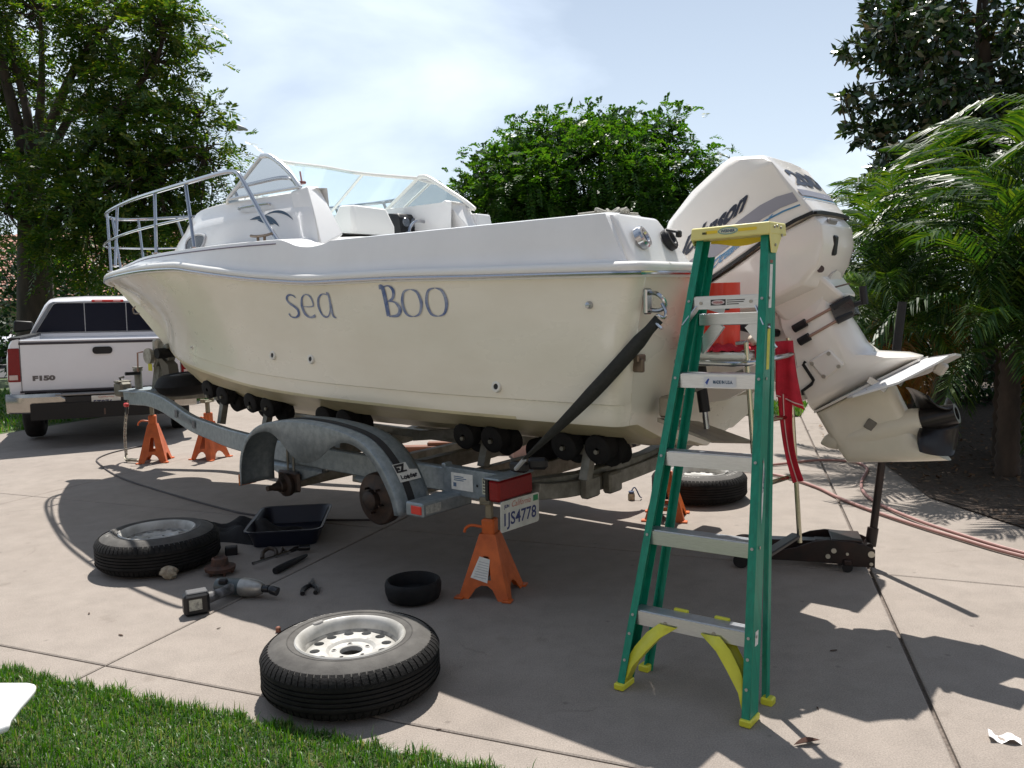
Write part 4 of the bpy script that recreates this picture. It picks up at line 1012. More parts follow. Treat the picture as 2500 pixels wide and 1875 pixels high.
for sg in (1, -1):
    T_, U_ = resample(sp_t, 64), resample(sp_u, 64)
    yo, yi = sg * 1.235, sg * .985
    q = MB()
    rows = [[(s, yo, z) for s, z in U_], [(s, yo, z) for s, z in shrink(T_, .985, (2.0, .43))], [(s, yo - sg * .012, z) for s, z in T_], [(s, yi + sg * .04, z) for s, z in T_], [(s, yi, z) for s, z in shrink(T_, .975, (2.0, .43))]]
    q.grid(rows); fd = ob('fender', q, GALV if sg > 0 else GALV_OLD, tr, ang=50)
    so = fd.modifiers.new('thickness', 'SOLIDIFY'); so.thickness = .004; so.offset = -1
    q = MB(); T2 = resample(sp_t[18:], 48); q.grid([[(s + .0, yo - sg * .075, z + .002) for s, z in T2], [(s, yo - sg * .125, z + .002) for s, z in T2]])
    for v_i, v in enumerate(q.v):
        s, y, z = v; dx, dz = s - 2.0, z - .45; l_ = math.hypot(dx, dz); q.v[v_i] = (s + dx / l_ * .002, y, z + dz / l_ * .002)
    ob('non_skid_stripe', q, mat('black_grip_tape', (.02, .02, .022), .85), fd, ang=60)
# EZ Loader sticker wrapped on the rear curve of the near fender
_TR = resample(sp_t, 400)[::-1]
_i0 = next(i for i, p in enumerate(_TR) if p[1] > .60)
_da = math.hypot(_TR[1][0] - _TR[0][0], _TR[1][1] - _TR[0][1])
def fend_pt(o):
    def f(x, y):
        i = min(max(int(round(_i0 + y / _da)), 1), 398); s, z = _TR[i]; d = Vector((_TR[i + 1][0] - _TR[i - 1][0], _TR[i + 1][1] - _TR[i - 1][1])).normalized()
        return (s - d.y * (.004 + o), 1.168 - x, z + d.x * (.004 + o) * 1.0)
    return f
q = MB(); P_ = lambda a, b_: fend_pt(.001)(a, b_); q.grid([[P_(-.004, y), P_(.075 + (.075 if y < .05 else .02), y)] for y in (-.008, .01, .03, .045, .055, .075, .098)]); ob('maker_sticker', q, STICKER, tr, ang=None)
lettering('sticker_print', 'EZ', .06, lambda x, y: fend_pt(.003)(x, .046 + y), INK, tr, bold=.004, width=.078)
lettering('sticker_print', 'Loader', .038, lambda x, y: fend_pt(.003)(x + .012, y + .004), INK, tr, bold=.0015, width=.122)
# step plate, side lamps, tail lamp, labels, plate
q = MB(); q.hull([(s, y, z) for s, y, z in ((1.24, 1.235, .515), (1.24, 1.225, .45), (1.20, .98, .52), (1.20, .98, .46), (.90, .94, .595), (.90, .94, .52), (1.30, .94, .595), (1.30, .94, .52))]); 
q = MB(); q.box((1.285, 1.03, .480), (.13, .38, .075), bev=.008); stp = ob('step_plate', q, GALV, tr)
q = MB(); q.box((1.268, 1.221, .480), (.075, .008, .044), bev=.003); ob('side_lamp', q, mat('red_reflector', (.60, .02, .01), .3, emit=None), stp)
q = MB(); q.box((1.2190, 1.145, .482), (.004, .11, .045)); ob('label', q, mat('faded_label', (.40, .42, .40), .6, noise=.4, nscale=60), stp)
q = MB(); q.box((.80, 1.02, .622), (.07, .27, .105), bev=.010); tl = ob('tail_lamp', q, RED_LENS, tr)
q = MB(); q.box((.81, 1.02, .681), (.10, .28, .010), bev=.004); ob('lamp_hood', q, GALV, tl)
q = MB(); q.box((.845, 1.02, .625), (.02, .275, .11), bev=.005); ob('lamp_housing', q, BLACK, tl)
q = MB(); q.box((.845, -1.02, .635), (.13, .27, .125), bev=.012); ob('tail_lamp', q, RED_LENS, tr)
q = MB(); q.box((3.20, .885, .615), (.075, .016, .05), Matrix.Rotation(R(-10), 3, 'Z'), bev=.005); ob('side_marker', q, AMBER, tr)
q = MB(); q.box((2.87, 1.15, .455), (.012, .10, .05), bev=.004); q.box((2.863, 1.15, .455), (.012, .13, .075), bev=.005); ob('side_marker', q, AMBER, tr)
def rail_pt(s0, z0, o=.0335): return lambda x, y: (s0 - x, .90 + o, z0 + y)
q = MB(); f = rail_pt(1.285, .535); q.add([f(0, 0), f(.155, 0), f(.155, .092), f(0, .092)], [(0, 1, 2, 3)]); ob('data_label', q, STICKER, tr, ang=None)
PRN = mat('label_print', (.10, .16, .25), .5)
q = MB()
for k in range(3): f = rail_pt(1.265, .605 - .010 * k, .0345); q.add([f(0, 0), f(.07 + .02 * (k % 2), 0), f(.07 + .02 * (k % 2), .005), f(0, .005)], [(0, 1, 2, 3)])
f = rail_pt(1.27, .552, .0345); q.add([f(0, 0), f(.022, 0), f(.022, .022), f(0, .022)], [(0, 1, 2, 3)]); ob('label_lines', q, PRN, tr, ang=None)
q = MB(); f = rail_pt(1.065, .533); q.add([f(0, 0), f(.115, 0), f(.115, .085), f(0, .085)], [(0, 1, 2, 3)]); ob('warning_label', q, mat('cream_label', (.55, .55, .42), .5, noise=.15, nscale=50), tr, ang=None)
q = MB(); f = rail_pt(1.06, .590, .0342); q.add([f(0, 0), f(.105, 0), f(.105, .026), f(0, .026)], [(0, 1, 2, 3)]); ob('warning_band', q, INK, tr, ang=None)
lettering('warning_print', 'WARNING', .024, rail_pt(1.055, .594, .035), mat('cream_label', (.55, .55, .42), .5), tr, bold=.001, width=.095)
q = MB()
for k in range(3): f = rail_pt(1.06, .575 - .016 * k, .0345); q.add([f(0, 0), f(.10, 0), f(.10, .006), f(0, .006)], [(0, 1, 2, 3)])
ob('label_lines', q, INK, tr, ang=None)
q = MB(); q.disc((1.10, .9335, .572), .008, (0, 1, 0), 10); q.disc((3.02, .9265, .61), .012, (0, 1, 0), 10); ob('bolt_hole', q, BLACK, tr, ang=None)
# maker decal along the kinked rail
def kink_pt(x0, o=.030):
    a, b_ = Vector((5.02, .397, .655)), Vector((4.45, .51, .585)); d = (b_ - a).normalized(); n_ = Vector((0, 1, 0)); n_ = (n_ - d * n_.dot(d)).normalized(); u_ = Vector((0, 0, 1)); u_ = (u_ - d * u_.dot(d)).normalized()
    return lambda x, y: tuple(a + d * (x + x0) + u_ * (y - .02) + n_ * o)
lettering('rail_decal', 'EZ LOADER', .055, kink_pt(.15, .034), mat('grey_decal', (.16, .17, .19), .5), tr, bold=.002, width=.27)
for x0 in (.05, .47):
    q = MB(); f = kink_pt(x0, .034); q.add([f(0, -.01), f(.06, -.01), f(.06, .055), f(0, .055)], [(0, 1, 2, 3)]); ob('rail_sticker', q, mat('dark_sticker', (.10, .10, .12), .5, noise=.5, nscale=50), tr, ang=None)
# licence plate
def pl_pt(o=0.0):
    n_ = Vector((-1, 0, .0)); a = Vector((.755, 1.165, .425))
    return lambda x, y: tuple(a + Vector((.0, -1, -.02)) * x + Vector((-.03, 0, 1)) * y + n_ * o)
f = pl_pt(); W_, H_ = .305, .152
rd = []
for cx, cy, a0 in ((W_ - .014, .014, -90), (W_ - .014, H_ - .014, 0), (.014, H_ - .014, 90), (.014, .014, 180)):
    for k in range(4): a = R(a0 + 30 * k); rd.append((cx + .014 * math.cos(a), cy + .014 * math.sin(a)))
q = MB(); q.prism(rd, lambda x, y: pl_pt(.0)(x, y), lambda x, y: pl_pt(.0025)(x, y)); lp = ob('licence_plate', q, mat('plate_white', (.62, .62, .56), .4, noise=.2, nscale=12), tr, ang=30)
lettering('plate_number', '1JS4778', .088, lambda x, y: pl_pt(.0032)(x + .026, y + .030), mat('plate_blue', (.015, .03, .14), .45), lp, bold=.0015, width=.255)
lettering('plate_state', 'California', .042, lambda x, y: pl_pt(.0032)(x + .085, y + .115 - .01 * x), mat('plate_red', (.45, .10, .06), .45), lp, shear=.35, width=.15)
lettering('plate_month', 'JUN', .022, lambda x, y: pl_pt(.0032)(x + .025, y + .118), mat('plate_blue', (.015, .03, .14), .45), lp, bold=.001, width=.04)
q = MB(); f = pl_pt(.0034); q.add([f(.255, .113), f(.295, .113), f(.295, .143), f(.255, .143)], [(0, 1, 2, 3)]); ob('plate_sticker', q, mat('green_sticker', (.02, .22, .08), .5), lp, ang=None)
# tongue, coupler, winch post, winch, bow stop, chain
q = MB(); q.bar([(6.05, .03, .700), (6.42, .0, .690), (6.70, -.02, .682)], .09, .10); q.box((6.25, .02, .765), (.30, .24, .012)); q.box((6.05, .04, .77), (.42, .50, .012)); bevel(ob('tongue', q, GALV, tr), .008, 2)
for s in (6.40, 6.47): 
    q = MB(); q.box((s, 0, .69), (.018, .115, .14), bev=.004); ob('tongue_bolt_plate', q, RUST, tr)
q = MB(); q.box((6.79, -.02, .735), (.17, .12, .15), bev=.02); q.tube([(6.79, -.02, .81), (6.84, -.02, .85), (6.76, -.02, .86)], .012, 8); q.box((6.79, -.02, .815), (.10, .14, .02), bev=.006); ob('coupler', q, mat('coupler_iron', (.16, .15, .12), .55, .5, noise=.4), tr)
q = MB(); q.hull([(6.12, .03, .76), (6.12, -.06, .76), (6.00, .03, .76), (6.00, -.06, .76), (6.04, .03, 1.0), (6.04, -.06, 1.0), (5.94, .03, 1.0), (5.94, -.06, 1.0)]); q.bar([(5.90, -.02, .78), (5.86, -.02, 1.0), (5.80, -.02, 1.10)], .07, .06); q.bar([(6.02, 0, .98), (5.92, 0, 1.12), (5.76, 0, 1.20)], .08, .05); bevel(ob('winch_post', q, GALV_OLD, tr), .006, 2)
q = MB(); q.tube([(6.22, .10, .76), (6.22, .10, .95)], .035, 12); q.tube([(6.22, .10, .95), (6.22, .10, .98)], .045, 12); q.box((6.22, .10, .985), (.11, .05, .012)); ob('tongue_jack', q, GALV_OLD, tr)
q = MB(); q.box((6.04, 0, 1.09), (.13, .13, .13), bev=.015); q.disc((6.03, .065, 1.10), .075, (0, 1, 0), 18, .03); q.disc((6.03, -.095, 1.10), .075, (0, 1, 0), 18, .03); q.box((5.98, 0, 1.19), (.08, .10, .14), bev=.02); w_ = ob('winch', q, mat('winch_zinc', (.42, .40, .35), .5, .5, noise=.4, nscale=20), tr)
q = MB(); q.tube([(6.10, .10, 1.14), (6.16, .12, 1.13), (6.18, .12, .93)], .008, 8); ob('winch_crank', q, mat('rusty_bolt', (.35, .22, .17), .5, .3), w_)
q = MB(); q.tube([(6.18, .10, .93), (6.19, .24, .935)], .017, 10); ob('crank_grip', q, BLACK, w_)
q = MB(); q.box((6.04, .066, .99), (.07, .006, .07), bev=.002); ob('hazard_sticker', q, mat('hazard_yellow', (.62, .58, .03), .5), w_)
q = MB(); q.tube([(5.80, .12, 1.13), (5.80, -.12, 1.13)], .05, 14); ob('bow_roller', q, RUBBER, tr)
q = MB(); q.hull([(5.93, .05, 1.12), (5.93, -.05, 1.12), (5.74, .05, 1.02), (5.74, -.05, 1.02), (5.72, .05, .90), (5.72, -.05, .90), (5.82, .05, .88), (5.82, -.05, .88)]); ob('winch_bracket', q, mat('bracket_iron', (.13, .115, .09), .6, .4), tr)
q = MB(); chain = [(6.72, -.04, .63), (6.73, .0, .45), (6.72, .03, .25), (6.68, .05, .08), (6.62, .08, .03), (6.55, .06, .03), (6.47, .04, .03)]
cp = smooth_path(chain, 8)
for i in range(0, len(cp) - 1):
    a, b_ = cp[i], cp[i + 1]; d = (b_ - a); c = (a + b_) / 2; d.normalize(); n_ = d.orthogonal().normalized(); n_ = Matrix.Rotation(R(90 * (i % 2) + 20), 3, d) @ n_
    q.tube([c + d * (.026 * math.cos(t)) + n_ * (.015 * math.sin(t)) for t in np.linspace(0, 2 * math.pi, 11)[:-1]], .0045, 5, closed=True)
ob('safety_chain', q, mat('chain_zinc', (.40, .37, .30), .45, .7, noise=.3), tr)
q = MB(); q.box((6.50, .10, .60), (.06, .04, .04), bev=.01); ob('plug_cap', q, mat('red_plastic', (.50, .02, .02), .4), tr)
q = MB(); q.tube(smooth_path([(6.62, .05, .63), (6.58, .06, .50), (6.52, .08, .58)], 5), .012, 6); ob('wiring_plug', q, BLACK, tr)

# tie-down strap
st = thing('tie_down_strap', 'black webbing tie-down strap from the transom eye down to the trailer rail', 'strap', BOAT_LOC, BOAT_RZ)
a, b_ = Vector((-.055, 1.055, 1.445)), Vector((.60, 1.16, .80)); q = MB(); rows = []
for t in np.linspace(0, 1, 16):
    p = a + (b_ - a) * t; p.z -= .02 * math.sin(math.pi * t); tw = R(20 + 75 * t ** 2); w = .027 + .018 * math.sin(math.pi * min(1, t * 1.4)) if t < .5 else .030 - .016 * (t - .5) * 2
    w = .030 * (1 - .55 * max(0, (t - .45) / .55)) if t > .1 else .022
    e_ = Vector((.62, 0, .68)) * math.cos(tw) + Vector((.3, 1, .2)).normalized() * math.sin(tw); rows.append([p - e_ * w, p + e_ * w])
q.grid(rows); so_ = ob('webbing', q, mat('black_webbing', (.025, .027, .025), .8, noise=.3, nscale=60, bump=.3, bscale=200), st, ang=60)
m_ = so_.modifiers.new('thickness', 'SOLIDIFY'); m_.thickness = .003
q = MB(); q.tube(smooth_path([(-.06, 1.035, 1.51), (-.08, 1.04, 1.475), (-.075, 1.045, 1.45), (-.045, 1.05, 1.46), (-.04, 1.05, 1.43), (-.07, 1.055, 1.405)], 4), .007, 8); ob('hook', q, CHROME, st)
q = MB(); q.tube([(.60, 1.16, .80), (.70, 1.10, .735)], .011, 8); q.tube([(.72, 1.04, .735), (.80, .98, .70), (.86, .96, .66)], .008, 8); ob('lower_hook', q, mat('grey_strap', (.35, .36, .36), .6), st)
q = MB(); q.box((.72, 1.05, .735), (.10, .05, .05), bev=.012); q.box((.66, .98, .745), (.10, .04, .06), Matrix.Rotation(R(30), 3, 'Z'), bev=.015); ob('ratchet', q, BLACK, st)

# ================================================================ jack stands
def jack_stand(loc, rz, h, label, sticker=False):
    t = thing('jack_stand', label, 'jack stand', loc, rz, 'orange jack stands under the trailer')
    H = h * .80; b, tp = .135, .042; q = MB(); sides = []
    for k in range(4):
        a = R(45 + 90 * k); sides.append((math.cos(a) * math.sqrt(2), math.sin(a) * math.sqrt(2)))
    zf = .0
    for k in range(4):
        c0, c1 = Vector((*sides[k], 0)), Vector((*sides[(k + 1) % 4], 0))
        def P(u, w):                                # u 0..1 across the face, w 0..1 up
            hw = b + (tp - b) * min(1, w) ** .92; e = c0 * (1 - u) + c1 * u; return Vector((e.x * hw, e.y * hw, w * H * .8))
        # face sheet with an arch between the feet and an opening above it
        L_, R_ = [], []
        outer = [(0, 0), (0, 1), (1, 1), (1, 0), (.80, 0), (.70, .16), (.58, .215), (.42, .215), (.30, .16), (.20, 0)]
        hole = [(.33, .30), (.67, .30), (.60, .66), (.40, .66)]
        V_ = [P(*p) for p in outer + hole]
        if k % 2 == 0: fs = [(0, 1, 2, 3, 4, 5, 6, 7, 8, 9)]; V_ = V_[:10]
        else: fs = [(0, 1, 13, 10, 8, 9), (1, 2, 12, 13), (2, 3, 4, 5, 11, 12), (5, 6, 7, 8, 10, 11)]
        q.add(V_, fs)
    o = ob('stand_base', q, ORANGE, t, ang=None)
    bpy.context.view_layer.objects.active = o
    m_ = o.modifiers.new('thickness', 'SOLIDIFY'); m_.thickness = .006; m_.offset = 0
    q = MB(); q.box((0, 0, H * .88), (.072, .072, H * .22), bev=.008); ob('stand_neck', q, ORANGE, t)
    q = MB(); q.box((0, 0, h * .90), (.036, .036, h * .22), bev=.004); q.box((0, 0, h - .012), (.14, .06, .016), bev=.005); q.box((.06, 0, h + .006), (.02, .06, .03), bev=.004); q.box((-.06, 0, h + .006), (.02, .06, .03), bev=.004)
    ob('ratchet_bar', q, mat('cast_bar', (.28, .25, .18), .55, .4, noise=.4), t)
    q = MB(); q.tube(smooth_path([(0, .03, H * .86), (0, .10, H * .88), (0, .135, H * .84), (0, .145, H * .78)], 4), .008, 8); ob('stand_handle', q, ORANGE, t)
    for sx in (-1, 1):
        for sy in (-1, 1):
            q = MB(); q.box((sx * b * .97, sy * b * .97, .006), (.05, .05, .012), bev=.003); ob('foot_pad', q, ORANGE, t)
    if sticker:
        # paper label on the face towards the camera (local -x)
        def P2(u, w, o_=.006):
            hw = b + (tp - b) * w ** .92; return (-hw - o_, hw * (1 - 2 * u), w * H * .8)
        q = MB(); q.add([P2(.12, .33), P2(.58, .26), P2(.66, .62), P2(.26, .66)], [(0, 1, 2, 3)]); s_o = ob('paper_label', q, STICKER, t, ang=None)
        q = MB()
        for k in range(7):
            w0 = .35 + .038 * k; q.add([P2(.20 + .012*k, w0, .007), P2(.55 + .012 * k, w0 - .03, .007), P2(.55 + .012 * k, w0 - .02, .007), P2(.20 + .012*k, w0 + .01, .007)], [(0, 1, 2, 3)])
        ob('label_lines', q, mat('grey_print', (.4, .4, .4), .5), s_o, ang=None)
    return t
def bp(s, l): 
    a = R(51); return (1.244 - math.sin(a) * s + math.cos(a) * l, 4.408 + math.cos(a) * s + math.sin(a) * l, 0)
jack_stand(bp(1.05, -.90), R(72), .505, 'orange jack stand with white paper label under the licence plate', True)
jack_stand(bp(6.42, .12), R(100), .60, 'orange jack stand under the trailer tongue beside the chain')
jack_stand(bp(6.05, .52), R(65), .60, 'orange jack stand behind the kinked trailer rail near the spare tyre')
jack_stand(bp(1.02, .95), R(75), .50, 'orange jack stand partly behind the green ladder by a tyre')
# ================================================================ step ladder (folded, leaning)
GREEN = mat('green_fibreglass', (0.0, 0.235, 0.145), 0.42, col2=(0.0, 0.17, 0.105), nscale=9, stretch=(8, 8, .8), bump=.04, bscale=150)
YEL = mat('yellow_plastic', (0.66, 0.63, 0.045), 0.42, noise=.10, nscale=14); YELCAP = mat('cap_yellow', (0.72, 0.66, 0.24), 0.45, noise=.06); YELIN = mat('cap_inner', (.75, .55, .02), .45)
LL = thing('step_ladder', 'green fibreglass step ladder with yellow top cap leaning folded by the boat stern', 'ladder', (.5925, 3.0357, 0), R(-37.35))
KR = -.0195; LEAN = .2785; tl_ = math.tan(LEAN)
def lw(t): return .2739 + (.1554 - .2739) * t / 1.72
def lad(x, t, dy=0.0): return Vector((x, t * tl_ + dy, t - KR * x))
TT = 1.80
for sg in (-1, 1):
    q = MB(); rows = []
    for t in (0.0, .5, 1.0, 1.4, 1.765):
        w = lw(t); a = lad(sg * w, t)
        # channel: web on the outside, flanges turned inward
        x0, x1 = sg * w, sg * (w - .032); th = .004; D = .082 - .012 * t / 1.8
        prof = [(x1, 0), (x0, 0), (x0, D), (x1, D), (x1, D - th), (x0 - sg * th, D - th), (x0 - sg * th, th), (x1, th)]
        rows.append([lad(x, t, dy) for x, dy in prof])
    q.grid(rows, cv=True, cap=True); rl = bevel(ob('front_rail', q, GREEN, LL, ang=30), .0015, 1)
    q = MB(); rows = []
    for t in (0.0, .9, 1.70):
        w = lw(t) - .012; yb = .200 + (.52 + .055 - .200) * t / 1.70; D = .030
        prof = [(sg * w, 0), (sg * w, D), (sg * (w - .03), D), (sg * (w - .03), D - .004), (sg * (w - .004), D - .004), (sg * (w - .004), 0)]
        rows.append([Vector((x, yb + dy, t - KR * x)) for x, dy in prof])
    q.grid(rows, cv=True, cap=True); rr_ = ob('rear_rail', q, GREEN, LL, ang=30)
    q = MB(); q.box((sg * (lw(0) - .014), .22, .012), (.045, .045, .03), bev=.005); ob('rear_foot', q, YEL, rr_)
    # yellow foot boot and knee brace
    q = MB(); q.box((sg * (lw(0) - .016), .041, .014), (.043, .095, .026), bev=.004); ob('foot', q, YEL, rl)
    st0 = .3067
    pA = [(sg * (lw(.01) - .004), .02), (sg * (lw(.10) - .012), .10), (sg * (lw(.18) - .045), .175), (sg * (lw(.24) - .085), .235), (sg * (lw(.27) - .13), .275)]
    pB = [(sg * (lw(.01) - .030), .03), (sg * (lw(.10) - .050), .10), (sg * (lw(.18) - .095), .165), (sg * (lw(.24) - .140), .222), (sg * (lw(.27) - .205), .27)]
    q = MB(); rows = []
    for (xa, ta), (xb, tb) in zip(pA, pB): rows.append([lad(xa, ta, .006), lad(xb, tb, .006), lad(xb, tb, .012), lad(xb, tb, .066), lad(xa, ta, .066)])
    q.grid(rows); kb = ob('knee_brace', q, YEL, rl, ang=40); so_ = kb.modifiers.new('thickness', 'SOLIDIFY'); so_.thickness = .003
    # rivets
    q = MB()
    for k in range(1, 6):
        t = .3067 * k - .015; q.disc(lad(sg * (lw(t) - .016), t, -.002), .006, (0, -1, .28), 8, .002); q.disc(lad(sg * (lw(t) + .0015), t, .03), .006, (sg, 0, 0), 8, .002)
    for t in (.12, .22): q.disc(lad(sg * (lw(t) - .016), t, -.002), .006, (0, -1, .28), 8, .002)
    ob('rivet', q, mat('dull_bolt', (.4, .38, .34), .4, .7), rl)
# treads
for k in range(1, 6):
    t = .3067 * k; w = lw(t) - .005; q = MB()
    zt, d0, d1 = t, .004, .078
    fh = .055 if k < 5 else .05
    prof = [(d0, zt - fh), (d0, zt), (d1, zt), (d1, zt - .03), (d1 - .003, zt - .03), (d1 - .003, zt - .003), (d0 + .003, zt - .003), (d0 + .003, zt - fh)]
    # a tread stays level; front face follows it
    A = [Vector((-w, zt * tl_ + d, z + KR * w)) for d, z in prof]; B = [Vector((w, zt * tl_ + d, z - KR * w)) for d, z in prof]
    q.grid([A, B], cv=True, cap=True)
    for j in range(6):
        d = d0 + .010 + .0115 * j; q.bar([(-w + .004, zt * tl_ + d, zt + .0015 + KR * w), (w - .004, zt * tl_ + d, zt + .0015 - KR * w)], .005, .003)
    so_ = ob('step', q, ALU, LL, ang=30)
    if k in (1,):
        q = MB()
        for x in (-.10, .10): q.disc((x, zt * tl_ + d0, zt - .03 - KR * x), .009, (0, -1, 0), 10, .002)
        ob('rivet', q, mat('dull_bolt', (.4, .38, .34), .4, .7), so_)
        q = MB()
        for x in (-.07, .10): q.box((x, zt * tl_ + d1 + .004, zt + .004 - KR * x), (.06, .016, .014), bev=.003)
        ob('yellow_clip', q, YEL, so_)
    yf = zt * tl_ + d0 - .0012
    def fp(x0, z0): return lambda x, y: (x0 + x, yf, z0 + y - KR * (x0 + x))
    if k == 4:
        q = MB(); f = fp(-.055, zt - .050); q.add([f(0, 0), f(.135, 0), f(.135, .040), f(0, .040)], [(0, 1, 2, 3)]); lo_ = ob('label', q, mat('silver_label', (.60, .62, .66), .4), so_, ang=None)
        yf -= .0006; lettering('label_print', 'MADE IN U.S.A.', .018, fp(-.015, zt - .036), mat('print_teal', (.03, .08, .14), .5), lo_, bold=.0008, width=.082)
        q = MB(); f = fp(-.048, zt - .042); q.add([f(0, .01), f(.012, .026), f(.018, .024), f(.008, .0)], [(0, 1, 2, 3)]); ob('label_emblem', q, mat('emblem_blue', (.02, .06, .30), .4), lo_, ang=None)
    if k == 5:
        q = MB(); f = fp(-.063, zt - .036); q.add([f(0, 0), f(.064, 0), f(.064, .024), f(0, .024)], [(0, 1, 2, 3)]); lo_ = ob('label', q, INK, so_, ang=None)
        yf -= .0006; f = fp(-.031, zt - .024); q = MB(); q.add([f(.028 * math.cos(a), .0095 * math.sin(a)) for a in np.linspace(0, 2 * math.pi, 21)[:-1]], [tuple(range(20))]); ob('label_oval', q, mat('oval_pink', (.55, .48, .48), .5), lo_, ang=None)
        yf -= .0006; lettering('label_print', 'WERNER', .0115, fp(-.052, zt - .0282), mat('print_red', (.35, .08, .08), .5), lo_, bold=.0004, width=.042)
        yf += .0006; q = MB()
        for j in range(3): f = fp(.006, zt - .018 - .008 * j); L2 = (.075, .07, .05)[j]; q.add([f(0, 0), f(L2, 0), f(L2, .0035), f(0, .0035)], [(0, 1, 2, 3)])
        ob('label_lines', q, INK, lo_, ang=None)
        q = MB()
        for x in (-.105, .105): q.disc(fp(x, zt - .025)(0, 0), .007, (0, -1, 0), 10, .002)
        ob('rivet', q, mat('dull_bolt', (.4, .38, .34), .4, .7), so_)
        # corner gussets under the top step
        for sg in (-1, 1):
            q = MB(); q.bar([(sg * (w - .035), zt * tl_ + .02, zt - .045), (sg * (w + .012), (zt - .12) * tl_ + .02, zt - .12)], .05, .004, up=(sg * .8, 0, .6)); ob('gusset', q, ALU, so_)
# rear horizontals and spreaders
for t, y in ((1.44, 0),):
    w = lw(t) - .02; yb = .200 + .375 * t / 1.70; q = MB(); q.box((0, yb + .02, t - .0), (2 * w, .022, .05), Matrix.Rotation(KR, 3, 'Y'), bev=.003)
    for sg in (-1, 1): q.bar([(sg * (w - .09), yb + .02, t - .02), (sg * w, yb + .02, t - .13)], .02, .05, up=(sg * .7, 0, .7))
    ob('rear_brace', q, ALU, LL)
for sg in (-1, 1):
    w = lw(1.25) - .02
    q = MB(); q.bar([(sg * w, 1.52 * tl_ + .05, 1.515), (sg * (w - .10), 1.50 * tl_ + .16, 1.47)] if sg < 0 else [(sg * (w + .006), 1.28 * tl_ + .05, 1.28), (sg * (w + .006), .85 * tl_ + .11, .86)], .006, .026); ob('spreader', q, ALU, LL)
# top cap
zc_, yc_ = 1.765, 1.765 * tl_
q = MB(); wc = .168
def cp_(x, d, z): return Vector((x, yc_ + d, zc_ + z - KR * x))
P_ = []
for x in (-wc, wc):
    for d, z in ((-.022, .05), (.155, .05), (-.026, 0), (.16, 0)): P_.append(cp_(x * (1 if z == 0 else .985), d, z))
q.hull(P_); cap = bevel(ob('top_cap', q, YELCAP, LL, ang=40), .006, 2)
q = MB(); q.hull([cp_(sg * wc * .99, d, z) for sg in (1,) for d, z in ((-.025, .01), (.12, .01), (-.005, -.07), (.05, -.07))] + [cp_(wc * .965, d, z) for d, z in ((-.025, .01), (.12, .01), (-.005, -.07), (.05, -.07))]); bevel(ob('cap_ear', q, YELCAP, cap), .004, 2)
q = MB(); q.hull([cp_(-wc * .99, d, z) for d, z in ((-.025, .01), (.12, .01), (.0, -.02), (.06, -.02))] + [cp_(-wc * .965, d, z) for d, z in ((-.025, .01), (.12, .01), (.0, -.02), (.06, -.02))]); bevel(ob('cap_ear', q, YELCAP, cap), .004, 2)
A = []; B = []
for x in np.linspace(-.13, .14, 15): A.append(cp_(x, .10, .0)); B.append(cp_(x, .10, -.020 - .009 * math.cos(x * 24)))
q = MB(); q.grid([A, B]); so_ = ob('cap_skirt', q, YELIN, cap, ang=None); m_ = so_.modifiers.new('thickness', 'SOLIDIFY'); m_.thickness = .006
yf = -.0262
def cf(x0, z0): 
    return lambda x, y: tuple(cp_(x0 + x, -.0262 + .004 * (z0 + y) / .05 - .0015, z0 + y))
for x0, x1 in ((-.098, -.052), (.040, .112)):
    q = MB(); f = cf(x0, .022); L2 = x1 - x0; q.add([f(0, 0), f(L2, 0), f(L2 + .003, .006), f(L2, .012), f(0, .012), f(-.003, .006)], [tuple(range(6))]); ob('cap_slot', q, YELIN, cap, ang=None)
q = MB(); f = cf(-.115, .021); q.add([f(0, 0), f(.02, 0), f(.02, .009), f(0, .009)], [(0, 1, 2, 3)]); ob('cap_notch', q, mat('dark_olive', (.05, .05, .01), .6), cap, ang=None)
f = cf(-.005, .028); q = MB(); q.add([f(.042 * math.cos(a), .0145 * math.sin(a)) for a in np.linspace(0, 2 * math.pi, 25)[:-1]], [tuple(range(24))]); ol = ob('cap_emblem', q, mat('emblem_green', (.16, .33, .30), .5), cap, ang=None)
def cf2(x0, z0, o): 
    g = cf(x0, z0); return lambda x, y: tuple(Vector(g(x, y)) + Vector((0, -o, 0)))
q = MB(); f = cf2(-.005, .028, .0006); q.add([f(.037 * math.cos(a), .0105 * math.sin(a)) for a in np.linspace(0, 2 * math.pi, 25)[:-1]], [tuple(range(24))]); ob('cap_oval', q, mat('oval_cream', (.55, .56, .40), .5), ol, ang=None)
lettering('cap_print', 'WERNER', .016, cf2(-.035, .0225, .0012), mat('print_teal', (.03, .08, .14), .5), ol, bold=.0006, width=.060)
q = MB()
for d, z in ((.02, .03), (.05, .035), (.09, .03), (.03, -.04), (.10, .0)): q.disc(cp_(wc * .995, d, z), .006, (1, 0, 0), 8, .004)
ob('cap_screw', q, mat('dull_bolt', (.4, .38, .34), .4, .7), cap)
